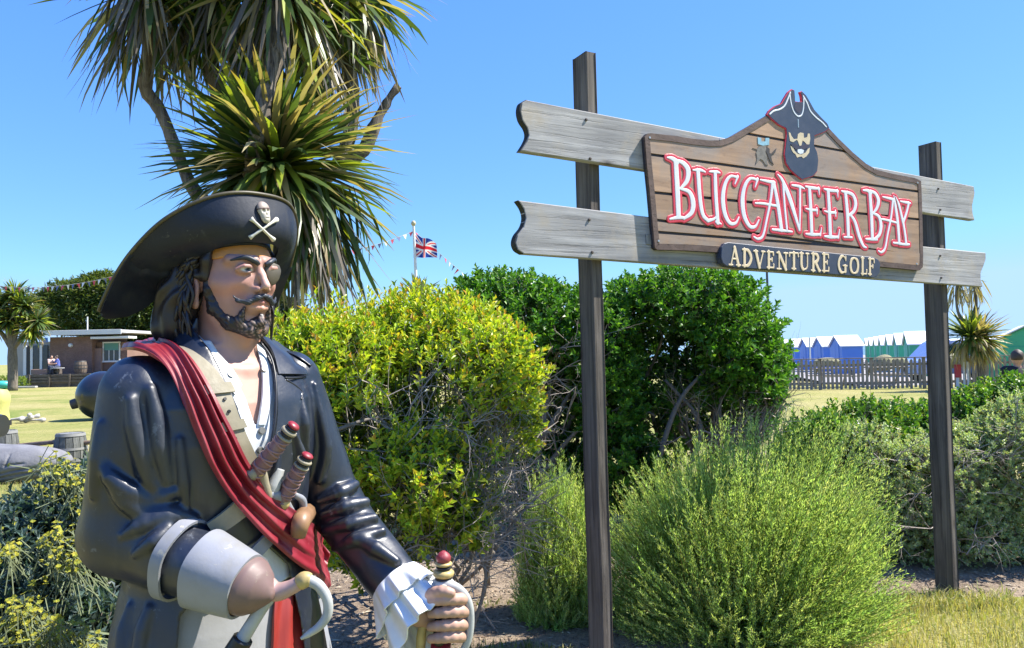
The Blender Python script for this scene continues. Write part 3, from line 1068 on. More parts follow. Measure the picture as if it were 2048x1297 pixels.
    for key, strokes in G_MAIN.items():
        st = []
        for s in strokes:
            q = []
            for x, y, w in s:
                (X, Y), = ZB([(x, y)])
                u, v = sg_px(X, Y, tl)
                u2, v2 = sg_px(X + 10, Y, tl)
                u3, v3 = sg_px(X, Y + 10, tl)
                sc_ = 0.5 * (math.hypot(u2 - u, v2 - v) + math.hypot(u3 - u, v3 - v)) / 10 / 3.1636
                q.append((u, v, w * sc_ * 0.88))
            st.append(q)
        relief('letter_edge', st, 0.0150, B1 - 0.0062, tl, out_m, board, 0.003)
        relief('letter', st, 0.0, B1 - 0.005, tl + 0.0016, lett_m, board, 0.0024)

    # badge: bearded man in a three-cornered hat
    def ZE(pts): return [(1480 + x / 6.486, 170 + y / 6.485) for x, y in pts]
    def flat(name, pts, t0, t1, m, parent=board, rnd=0):
        q = [sg_px(x, y, t1) for x, y in ZE(pts)]
        if rnd: q = round_poly(q, rnd)
        b = MB(); b.prism(q, sg, t0, t1)
        return b.build(name, m, parent)
    navy = paint('badge_navy', (0.028, 0.045, 0.085), 0.45, 0.12, 20)
    dark = paint('badge_dark', (0.035, 0.030, 0.055), 0.45, 0.12, 20)
    white = paint('badge_white', (0.66, 0.70, 0.74), 0.45, 0.08, 20)
    cream = paint('badge_cream', (0.60, 0.50, 0.33), 0.45, 0.1, 20)
    redo = out_m
    hat_o = [(345, 385), (375, 335), (450, 275), (535, 240), (575, 170), (620, 95), (670, 55), (705, 72), (712, 150), (715, 215), (760, 222), (800, 215), (790, 140), (772, 92), (800, 82), (855, 135), (905, 220), (960, 320), (1050, 420), (1130, 500),
             (1160, 565), (1100, 615), (1010, 650), (965, 665), (960, 790), (1000, 880), (1015, 980), (1000, 1130), (940, 1190), (860, 1215), (800, 1235), (740, 1190), (650, 1110), (590, 1020), (570, 900), (585, 780), (600, 640), (590, 570), (500, 525), (400, 440)]
    flat('badge_back', hat_o, B1 - 0.010, B1 + 0.002, redo, rnd=0)
    ho = [sg_px(x, y, B1) for x, y in ZE(hat_o)]
    q = inset_poly(ho, 0.0042)
    b = MB(); b.prism(q, sg, B1 + 0.0005, B1 + 0.0040); bd = b.build('badge', navy, board)
    flat('crown', [(715, 240), (740, 222), (790, 225), (806, 260), (800, 330), (770, 368), (735, 350), (705, 300)], B1 + 0.002, B1 + 0.0048, dark, bd)
    def line(name, pts, w, m, t=0.0055):
        q = [(*sg_px(x, y, B1 + t), w) for x, y in ZE(pts)]
        return relief(name, [q], 0.0, B1 + 0.003, B1 + t, m, bd, 0.0018)
    line('hat_trim', [(390, 380), (440, 340), (520, 318), (580, 272), (620, 190), (655, 100)], 0.0046, white)
    line('hat_trim', [(648, 120), (665, 240), (695, 340), (735, 395), (770, 410), (805, 385), (825, 300), (830, 160)], 0.0042, white)
    line('hat_trim', [(825, 150), (870, 230), (915, 340), (990, 425), (1065, 485), (1120, 545)], 0.0046, white)
    line('hat_badge', [(755, 455), (758, 550)], 0.0042, paint('badge_blue', (0.28, 0.38, 0.46), 0.45))
    flat('face', [(632, 615), (655, 625), (665, 660), (700, 705), (745, 700), (752, 640), (785, 618), (825, 628), (830, 690), (872, 680), (880, 632), (905, 635), (912, 700), (900, 770), (880, 790), (838, 740), (812, 722), (795, 790), (775, 798), (755, 740), (740, 712), (690, 745), (650, 730)], B1 + 0.002, B1 + 0.0052, cream, bd)
    flat('mouth', [(655, 790), (690, 810), (705, 850), (735, 885), (760, 900), (800, 905), (850, 880), (880, 835), (905, 815), (898, 880), (860, 930), (820, 955), (800, 930), (770, 935), (740, 945), (720, 900), (690, 880), (668, 840)], B1 + 0.002, B1 + 0.0052, cream, bd)
    flat('teeth', [(748, 838), (800, 830), (830, 850), (820, 890), (780, 898), (750, 878)], B1 + 0.002, B1 + 0.0058, white, bd)
    flat('moustache', [(660, 770), (700, 762), (760, 790), (800, 790), (850, 770), (900, 775), (880, 820), (820, 840), (780, 820), (730, 840), (690, 810)], B1 + 0.002, B1 + 0.0064, dark, bd)
    # worn patch with bare grey and a scrap of blue at the left of the badge
    wornm = paint('worn_print', (0.20, 0.185, 0.165), 0.7, 0.3, 60, dirt=(0.03, 0.03, 0.03))
    flat('worn_patch', [(165, 820), (230, 830), (245, 800), (330, 790), (345, 830), (330, 870), (350, 930), (352, 1000), (365, 1045), (335, 1040), (300, 985), (265, 960), (205, 1035), (225, 950), (210, 880), (225, 845)], B1 - 0.006, B1 - 0.0006, wornm)
    flat('worn_patch', [(335, 865), (350, 805), (385, 830), (385, 885), (410, 895), (445, 850), (475, 825), (455, 885), (405, 915), (415, 980), (440, 1035), (395, 1000), (370, 945), (355, 900)], B1 - 0.006, B1 - 0.0003, paint('worn_dark', (0.03, 0.028, 0.032), 0.7))
    flat('worn_patch', [(230, 680), (275, 690), (280, 735), (330, 735), (330, 690), (380, 690), (378, 780), (300, 790), (235, 770)], B1 - 0.006, B1 - 0.0009, paint('worn_blue', (0.24, 0.46, 0.58), 0.6, 0.2, 60))

    # lower plate
    P1 = B1 + 0.020
    plate_px = ZB([(515, 1090), (518, 1058), (535, 1035), (560, 1028), (700, 1045), (1000, 1075), (1300, 1105), (1480, 1122), (1508, 1135), (1522, 1165), (1518, 1220), (1500, 1245), (1480, 1252), (1200, 1228), (900, 1205), (620, 1190), (550, 1180), (525, 1160), (514, 1125)])
    q = [sg_px(x, y, P1) for x, y in plate_px]
    plate_m = paint('plate_navy', (0.036, 0.050, 0.088), 0.5, 0.2, 12, dirt=(0.075, 0.085, 0.115))
    b = MB(); b.prism(q, sg, B1 - 0.018, P1)
    plate = b.build('name_plate', plate_m, root)
    bm_bevel(plate, 0.003)
    cr = paint('plate_letter_paint', (0.70, 0.56, 0.36), 0.5, 0.1, 20)
    # letter boxes: bottom-left corner, advance along the plate
    boxes = [('A', 558, 636, 1058, 1172), ('D', 642, 712, 1072, 1178), ('V', 716, 790, 1082, 1186), ('E', 798, 852, 1086, 1190), ('N', 862, 936, 1092, 1198), ('T', 940, 1004, 1092, 1196), ('U', 1006, 1070, 1096, 1202),
             ('R', 1078, 1142, 1098, 1208), ('E', 1148, 1200, 1100, 1212), ('G', 1246, 1312, 1112, 1220), ('O', 1320, 1388, 1122, 1226), ('L', 1394, 1438, 1126, 1230), ('F', 1440, 1486, 1130, 1232)]
    for ch, x0, x1, y0, y1 in boxes:
        st = []
        for s in G_SMALL[ch]:
            q = []
            for bx, by, w in s:
                sl = (x0 + (x1 - x0) * bx - x0) * 0.06
                (X, Y), = ZB([(x0 + (x1 - x0) * bx, y1 - (y1 - y0) * by + sl)])
                u, v = sg_px(X, Y, P1)
                q.append((u, v, w * 0.105))
            st.append(q)
        relief('letter', st, 0.0, P1 - 0.001, P1 + 0.003, cr, plate, 0.002)
    # coach bolts through the rails into the posts
    bolt_m = paint('bolt_rust', (0.12, 0.10, 0.09), 0.7, 0.3, 60, metal=0.4)
    for x, y in ((1172, 240), (1180, 318), (1178, 440), (1184, 505), (1876, 378), (1880, 420), (1880, 512), (1882, 556)):
        u, v = sg_px(x, y, T1)
        b = MB(); b.tube([sg(u, v, T1 - 0.002), sg(u, v, T1 + 0.005), sg(u, v, T1 + 0.008)], [0.0075, 0.007, 0.004], 10)
        b.build('bolt', bolt_m, root, True, 40)
    # small rust stain plates and a bracket at the lower left corner of the board
    br = paint('bracket_metal', (0.30, 0.29, 0.27), 0.5, 0.2, 40, metal=0.5)
    u, v = sg_px(1303, 478, T1 + 0.002)
    b = MB(); b.box(sg(u - 0.01, v - 0.005, T1 + 0.004), (0.05, 0.004, 0.05), M, 0.001); b.build('bracket', br, root)
    return root


def bm_bevel(o, w):
    import bmesh
    bm = bmesh.new(); bm.from_mesh(o.data)
    bmesh.ops.dissolve_limit(bm, angle_limit=R(1), verts=bm.verts, edges=bm.edges)
    e = [x for x in bm.edges if len(x.link_faces) == 2 and x.calc_face_angle(0) > R(50)]
    bmesh.ops.bevel(bm, geom=e, offset=w, segments=1, affect='EDGES', clamp_overlap=True)
    bmesh.ops.triangulate(bm, faces=[f for f in bm.faces if len(f.verts) > 4])
    bm.to_mesh(o.data); bm.free()


def fix_normals(o):
    import bmesh
    bm = bmesh.new(); bm.from_mesh(o.data)
    bmesh.ops.recalc_face_normals(bm, faces=bm.faces)
    bm.to_mesh(o.data); bm.free()


def plank_mat():
    m = bpy.data.materials.new('painted_plank')
    t = NT(m)
    p = t.n('BsdfPrincipled')
    a = t.n('VertexColor', layer_name='Col')
    th = math.atan2(SG_D[1], SG_D[0])
    v = t.mapped((1.6, 1.6, 22), (0, 0, 0))
    g = t.noise(1.0, 7, v, 0.65, 1.0)
    big = t.noise(2.6, 5, t.mapped(), 0.6)
    c = t.mix(a.outputs['Color'], t.ramp(g, [(0.3, (0.6, 0.56, 0.52)), (0.7, (1.2, 1.16, 1.1))]), 0.9, 'MULTIPLY')
    c = t.mix(c, (0.25, 0.215, 0.195), t.ramp(big, [(0.42, (0, 0, 0)), (0.62, (0.85, 0.85, 0.85))]))
    f2 = t.noise(9, 7, t.mapped((1, 1, 3)), 0.75)
    c = t.mix(c, t.ramp(f2, [(0.3, (0.55, 0.5, 0.5)), (0.45, (1, 1, 1))]), 0.7, 'MULTIPLY')
    t.l(c, p.inputs['Base Color'])
    p.inputs['Roughness'].default_value = 0.55
    b = t.n('Bump'); b.inputs['Distance'].default_value = 0.0008
    t.l(g, b.inputs['Height']); t.l(b.outputs[0], p.inputs['Normal'])
    t.l(p.outputs[0], t.out.inputs['Surface'])
    return m
# ------------------------------------------------------------------ pirate statue
US = 1.55 / F                      # statue unit (about 1 mm)
TB, TH = R(53), R(57)              # yaw of body and head (0 = facing away from view axis to the left)
BO = np.array([-584.0, -51.5, 1540.0])          # body origin: camera right, up, depth


def l2c(P, th=TB, o=BO):
    P = np.asarray(P, float)
    c, s = math.cos(th), math.sin(th)
    return np.stack([o[0] + P[..., 0] * c + P[..., 1] * s, o[1] + P[..., 2], o[2] + P[..., 0] * s - P[..., 1] * c], -1)


def c2l(C, th=TB, o=BO):
    C = np.asarray(C, float)
    c, s = math.cos(th), math.sin(th)
    X = C[..., 0] - o[0]; D = C[..., 2] - o[2]
    return np.stack([X * c + D * s, X * s - D * c, C[..., 1] - o[1]], -1)


def c2w(C):
    C = np.asarray(C, float) * US
    return CO + np.stack([C[..., 0], C[..., 1], -C[..., 2]], -1) @ CR.T


def l2w(P):
    return c2w(l2c(P))


def proj(P):
    C = l2c(P)
    return 1024 + F * C[:, 0] / C[:, 2], 648.5 - F * C[:, 1] / C[:, 2]


def pc(px, py, dd=0.0):
    """camera-space statue units for a picture position at depth 1540 + dd"""
    d = 1540.0 + np.asarray(dd, float)
    return np.stack([(np.asarray(px, float) - 1024) * d / F, (648.5 - np.asarray(py, float)) * d / F, d + 0 * np.asarray(px, float)], -1)


def pl(px, py, dd=0.0):
    return c2l(pc(px, py, dd))


HO = np.array([13.0, 18.0, 110.0])
_dth = TH - TB


def b2h(P):
    return c2l(l2c(P), TH, l2c(HO))


def h2b(P):
    return c2l(l2c(P, TH, l2c(HO)))


CAM_L = c2l(np.zeros(3))


def hit(f, px, py, d0=1050.0, steps=60):
    """Local points where the view rays through picture positions meet the surface f = 0 (sphere tracing)."""
    px = np.asarray(px, float).ravel(); py = np.asarray(py, float).ravel()
    dirs = unit(pl(px, py, 0) - CAM_L)
    t = np.full(len(px), d0)
    for _ in range(steps):
        t = t + np.clip(f(CAM_L + dirs * t[:, None]), -40, 60) * 0.8
        t = np.minimum(t, 2100)
    return CAM_L + dirs * t[:, None]


def normal_of(f, P, e=3.0):
    g = np.stack([f(P + np.eye(3)[i] * e) - f(P - np.eye(3)[i] * e) for i in range(3)], -1)
    return unit(g)


# ---- torso
_Z = np.array([-1010, -860, -700, -600, -520, -440, -360, -260, -170, -100, -50, -20, 5, 30, 60.])
_HW = np.array([235, 228, 218, 207, 194, 172, 166, 174, 186, 188, 172, 142, 104, 76, 60.])
_HD = np.array([190, 184, 170, 158, 146, 128, 120, 124, 130, 122, 104, 90, 76, 66, 58.])
_CY = np.array([0, 0, 0, 0, 0, 0, 2, 6, 8, 4, 0, -4, -6, -4, 0.])


def torso(P, off=0.0):
    z = P[:, 2]
    hw = np.interp(z, _Z, _HW) + off; hd = np.interp(z, _Z, _HD) + off; cy = np.interp(z, _Z, _CY)
    q = (np.abs(P[:, 0] / hw) ** 2.3 + np.abs((P[:, 1] - cy) / hd) ** 2.3) ** (1 / 2.3)
    d = (q - 1) * (0.5 * (hw + hd)) * 0.8
    d = np.maximum(d, (z - 60 - off) * 0.9)
    return np.maximum(d, -1010 - z)


SH_R, EL_R, WR_R = (-162, 0, -76), (-180, -20, -330), (-92, 222, -400)
SH_L, EL_L, WR_L = (166, 0, -74), (256, 40, -350), (252, 262, -500)

DIR_R = unit(np.array(WR_R, float) - np.array(EL_R, float))
DIR_L = unit(np.array(WR_L, float) - np.array(EL_L, float))


def sleeves(P):
    r = smin(s_cap(P, SH_R, EL_R, 71, 74), s_cap(P, EL_R, (-98, 205, -398), 74, 50), 22)
    r = smax(r, (P - WR_R) @ DIR_R + 14, 4)
    l = smin(s_cap(P, SH_L, EL_L, 66, 60), s_cap(P, EL_L, (252, 238, -484), 61, 54), 20)
    l = smax(l, (P - WR_L) @ DIR_L + 22, 4)
    return np.minimum(r, l)


def base_coat(P):
    return smin(torso(P, 6), sleeves(P), 14)


# fold ridges: picture positions on the sleeves and coat, with radius (units)
RIDGES = [
    ([(262, 800), (268, 850), (285, 910), (300, 960), (335, 1000)], [6, 10, 11, 10, 6]),
    ([(300, 780), (318, 840), (326, 900), (338, 960)], [5, 10, 10, 6]),
    ([(205, 925), (225, 955), (262, 985), (305, 1000), (345, 985)], [4, 10, 12, 12, 8]),
    ([(225, 960), (250, 1000), (300, 1030), (350, 1020)], [5, 11, 14, 8]),
    ([(245, 1072), (290, 1052), (340, 1038), (385, 1040)], [3, 12, 16, 8]),
    ([(270, 1110), (310, 1085), (335, 1062)], [4, 10, 8]),
    ([(205, 850), (200, 920), (190, 990)], [5, 9, 5]),
    # far arm
    ([(628, 770), (640, 840), (652, 900), (640, 960)], [5, 9, 10, 5]),
    ([(640, 1000), (680, 985), (706, 972)], [5, 13, 9]),
    ([(648, 1030), (690, 1018), (728, 1008)], [5, 13, 9]),
    ([(650, 1062), (700, 1050), (745, 1040)], [5, 12, 9]),
    ([(668, 1098), (715, 1080), (762, 1066)], [4, 11, 8]),
    ([(715, 1075), (752, 1100), (790, 1125)], [6, 13, 8]),
    ([(600, 790), (606, 850), (612, 900)], [4, 8, 5]),
    # coat front folds
    ([(560, 880), (548, 950), (545, 1000)], [4, 9, 6]),
    ([(590, 870), (600, 920), (585, 985)], [4, 10, 6]),
    ([(360, 880), (368, 960), (372, 1020)], [4, 7, 4]),
    ([(300, 1220), (288, 1260), (280, 1320)], [5, 9, 9]),
    ([(262, 1215), (250, 1260), (244, 1320)], [4, 7, 7]),
]
_RID = []
for pts_, rad_ in RIDGES:
    c_ = np.array(pts_, float)
    P_ = hit(base_coat, c_[:, 0], c_[:, 1])
    n_ = normal_of(base_coat, P_)
    rad_ = np.array(rad_) * 1.3
    P_ = P_ + n_ * (rad_[:, None] * 0.42)
    P_ = np.concatenate([smooth_path(P_, 9)]); r_ = np.interp(np.linspace(0, 1, 9), np.linspace(0, 1, len(rad_)), rad_)
    _RID.append((P_, r_))

OPEN_TOP = [(372, 640), (420, 700), (452, 760), (480, 830), (505, 905), (518, 955), (532, 930), (546, 870), (550, 790), (542, 740), (520, 672), (470, 600)]
OPEN_LOW = [(360, 1235), (345, 1420), (335, 1750), (640, 1750), (625, 1420), (600, 1240), (575, 1130), (520, 1080), (450, 1120)]
SKIN_V = [(395, 640), (436, 704), (470, 752), (492, 800), (512, 858), (522, 800), (524, 760), (516, 700), (512, 640), (460, 560)]


def coat_sdf(P):
    d = base_coat(P)
    near = np.abs(d) < 45
    if near.any():
        Q = P[near]; dn = d[near]
        for pts, rr in _RID:
            lo = pts.min(0) - 45; hi = pts.max(0) + 45
            m = ((Q > lo) & (Q < hi)).all(1)
            if m.any():
                e = s_chain(Q[m], pts, rr)
                dn[m] = smin(dn[m], e, 9)
        # soft cloth undulation
        dn = dn + 2.2 * vnoise(Q, 0.035, 3) + 1.0 * vnoise(Q, 0.08, 5)
        d[near] = dn
    px, py = proj(P)
    cut = np.maximum(np.minimum(in_poly(px, py, OPEN_TOP), in_poly(px, py, OPEN_LOW)), np.maximum(20 - P[:, 1], torso(P, -22) * -1 - 60))
    # only the torso is cut open, never the sleeves
    cut = np.maximum(cut, np.maximum(torso(P, 20), -(sleeves(P) - 4)))
    d = smax(d, -cut, 4)
    # neck hole
    d = np.maximum(d, -np.maximum(s_cap(P, (6, 2, 0), (12, 16, 140), 66, 66), -30 - P[:, 2]))
    # open sleeve ends
    return d


def shirt_sdf(P):
    d = torso(P, -4) + 1.4 * np.sin((P[:, 0] * 0.9 + P[:, 2] * 0.25) * 0.11) + 1.0 * vnoise(P, 0.06, 9)
    px, py = proj(P)
    d = smax(d, -np.maximum(in_poly(px, py, SKIN_V), 10 - P[:, 1]), 3)
    d = np.maximum(d, P[:, 2] - 20)
    return np.maximum(d, -455 - P[:, 2])


def neck_sdf(P):
    n = s_cap(P, (4, -2, -70), (14, 10, 95), 62, 55)
    chest = torso(P, -13)
    chest = np.maximum(chest, P[:, 2] - 10)
    d = smin(n, chest, 22)
    # tendons and collar bones
    d = smin(d, s_cap(P, (22, 62, -30), (62, 20, 80), 8, 8), 14)
    d = smin(d, s_cap(P, (2, 62, -30), (-42, 40, 80), 8, 8), 14)
    d = smin(d, s_cap(P, (18, 78, -40), (120, 50, -22), 10, 8), 14)
    d = smin(d, s_cap(P, (0, 78, -40), (-110, 50, -22), 10, 8), 14)
    d = smin(d, s_cap(P, (12, 66, 20), (14, 64, 45), 9, 7), 12)
    return np.maximum(d, -300 - P[:, 2])


# ---- head (head frame: x to the statue's left, y forward, z up from ear level)
def head_sdf(H):
    ax = np.abs(H[:, 0])
    S = np.stack([ax, H[:, 1], H[:, 2]], -1)
    d = s_ell(H, (0, -18, 50), (76, 98, 88))
    d = smin(d, s_ell(H, (0, 22, 8), (62, 68, 94)), 20)
    d = smin(d, s_cap(S, (42, 12, -36), (0, 64, -66), 18, 19), 20)          # jaw
    d = smin(d, s_ell(H, (0, 72, -67), (20, 18, 15)), 14)                   # chin
    d = smin(d, s_cap(S, (36, 66, 12), (58, 36, 20), 15, 13), 16)           # cheekbone
    d = smin(d, s_cap(S, (10, 84, 63), (50, 62, 64), 9, 9), 12)             # brow ridge
    d = smax(d, -s_ell(S, (31, 90, 46), (19, 15, 11)), 9)                   # socket
    d = smax(d, -s_ell(S, (47, 88, -14), (24, 24, 28)), 18)                 # hollow cheek
    nose = s_chain(H, [(0, 80, 58), (0, 93, 36), (0, 106, 15)], [6.5, 6.8, 7.8], 6)
    nose = smin(nose, s_ell(S, (10.5, 93, 8), (7, 10.5, 7)), 6)
    d = smin(d, nose, 8)
    d = smax(d, -s_ell(S, (6.5, 99, 1), (4, 6, 3.5)), 3)                    # nostril
    d = smin(d, s_ell(H, (0, 82, -20), (26, 12, 18)), 10)                   # mouth mound
    d = smin(d, s_cap(S, (0, 95, -17), (22, 84, -20), 4.5, 2.5), 4)         # upper lip
    d = smin(d, s_cap(S, (0, 94, -28), (18, 85, -26), 5.5, 3), 4)           # lower lip
    d = smax(d, -s_cap(S, (0, 99, -22.5), (22, 88, -23), 1.6, 1.2), 2.5)
    d = smin(d, s_ell(S, (31, 76, 46), (15, 12, 13)), 2.5)                  # eyeball
    lid = s_chain(S, [(17, 88, 45), (26, 91, 51.5), (37, 88.5, 51.5), (48, 78, 45)], [3.0, 4.6, 4.6, 3.2])
    lid = np.minimum(lid, s_chain(S, [(17, 88, 43), (27, 88.5, 40.5), (37, 85.5, 40.5), (47, 77, 43)], [2.2, 2.8, 2.8, 2.2]))
    d = smin(d, lid, 2.5)
    ear = s_ell(S, (79, -12, 8), (9, 20, 33))
    ear = smax(ear, -s_ell(S, (88, -6, 12), (7, 11, 18)), 4)
    ear = smin(ear, s_ell(S, (79, -2, -20), (6, 8, 10)), 6)
    d = smin(d, ear, 5)
    d = smin(d, s_cap(H, (0, 0, -30), (2, -6, -95), 54, 56), 18)
    return d


def head_b(P):
    return head_sdf(b2h(P))


def head_cols(H):
    n = len(H)
    c = np.tile(np.array([0.40, 0.215, 0.17]), (n, 1))
    ax = np.abs(H[:, 0])
    def blend(mask_d, col, soft):
        k = np.clip(0.5 - mask_d / soft, 0, 1)[:, None]
        c[:] = c * (1 - k) + np.array(col) * k
    S = np.stack([ax, H[:, 1], H[:, 2]], -1)
    blend(s_ell(S, (44, 70, 10), (22, 30, 22)), (0.54, 0.26, 0.21), 26)          # rouge
    blend(s_cap(H, (0, 100, 40), (0, 112, 12), 7, 9), (0.62, 0.37, 0.30), 9)       # nose paint
    blend(s_cap(S, (0, 98, -17), (21, 88, -20), 5, 3), (0.42, 0.17, 0.14), 4)
    blend(s_cap(S, (0, 98, -28), (18, 88, -26), 6, 3), (0.52, 0.27, 0.20), 4)
    blend(s_cap(S, (0, 101, -22.5), (24, 89, -23), 2, 1.4), (0.10, 0.03, 0.03), 2)
    blend(s_chain(S, [(16, 90, 52), (26, 92, 57), (37, 90, 57), (50, 80, 49)], [3, 4, 4, 3]), (0.40, 0.20, 0.18), 5)
    blend(s_cap(S, (4, 101, 0), (10, 98, 0), 3, 3), (0.12, 0.05, 0.05), 4)
    blend(s_ell(S, (88, -4, 10), (7, 12, 18)), (0.42, 0.20, 0.16), 8)
    # painted eye (the right one; the left is under the patch)
    e = s_ell(S, (31.5, 88.5, 45.2), (12.5, 8, 3.6))
    blend(e, (0.60, 0.58, 0.56), 2)
    blend(np.maximum(s_ell(H, (-29.5, 89, 46.5), (6.0, 8, 6.0)), e), (0.05, 0.09, 0.16), 1.6)
    blend(np.maximum(s_ell(H, (-29.5, 90, 46.5), (2.8, 6, 2.8)), e), (0.01, 0.01, 0.012), 1.4)
    blend(s_chain(S, [(17, 90, 45), (26, 92, 50.5), (36, 89.5, 50.5), (47, 80, 45)], [1.0, 1.5, 1.5, 1.0]), (0.03, 0.025, 0.03), 2)
    c *= (1 + 0.06 * vnoise(H, 0.05, 11))[:, None]
    return c


def sdf_part(name, f, lo, hi, h, m, parent, cols=None, frame=None, smooth=True):
    """Sculpt one part; frame maps the sculpting frame to the body frame."""
    V, Q = surface_net(f, lo, hi, h)
    c = cols(V) if cols is not None else None
    B = V if frame is None else frame(V)
    # both frames are mirrored against the world (x left, y forward, z up): turn faces over
    return mesh(name, l2w(B), Q[:, ::-1], m, parent, smooth, c)


def chain_part(name, pts, rads, m, parent, n=24, seg=10, head=False, flat=1.0, sharp=None):
    P = smooth_path(pts, n)
    r = np.interp(np.linspace(0, 1, n), np.linspace(0, 1, len(rads)), rads)
    B = h2b(P) if head else P
    V, Fs = tube_arrays(l2w(B), r * US, seg, True, flat)
    return mesh(name, V, Fs, m, parent, True, None, sharp)


def drape(f, left, right, nu, nv, off=3.0, fold=None, smooth_it=6, lift=None):
    """Strip between two picture polylines laid onto surface f; returns local points (nu, nv, 3) and outward normals."""
    A = smooth_path(left, nu); B = smooth_path(right, nu)
    v = np.linspace(0, 1, nv)
    G = A[:, None, :] * (1 - v)[None, :, None] + B[:, None, :] * v[None, :, None]
    P = hit(f, G[..., 0], G[..., 1]).reshape(nu, nv, 3)
    for _ in range(smooth_it):                       # relax depth steps so that cloth bridges hollows
        Q = P.copy()
        Q[1:-1] = (P[:-2] + 2 * P[1:-1] + P[2:]) / 4
        Q[:, 1:-1] = (Q[:, :-2] + 2 * Q[:, 1:-1] + Q[:, 2:]) / 4
        P = Q
    du = np.gradient(P, axis=0); dv = np.gradient(P, axis=1)
    n = unit(np.cross(du, dv))
    toward = unit(CAM_L - P)
    n *= np.sign((n * toward).sum(-1, keepdims=True))
    P = P + n * off
    if fold is not None:
        P = P + n * fold(np.linspace(0, 1, nu)[:, None], v[None, :])[..., None]
        du = np.gradient(P, axis=0); dv = np.gradient(P, axis=1)
        n2 = unit(np.cross(du, dv)); n2 *= np.sign((n2 * n).sum(-1, keepdims=True)); n = n2
    return P, n


def slab_l(name, P, n, t, m, parent, sharp=45, cols=None):
    W = l2w(P)
    nw = unit(l2w(P + n) - W)
    du = np.gradient(W, axis=0); dv = np.gradient(W, axis=1)
    if (np.cross(du, dv) * nw).sum() < 0:
        W = W[:, ::-1]; nw = nw[:, ::-1]
        if cols is not None: cols = cols[:, ::-1]
    return slab(name, W, nw, t * US, m, parent, cols, True, sharp)


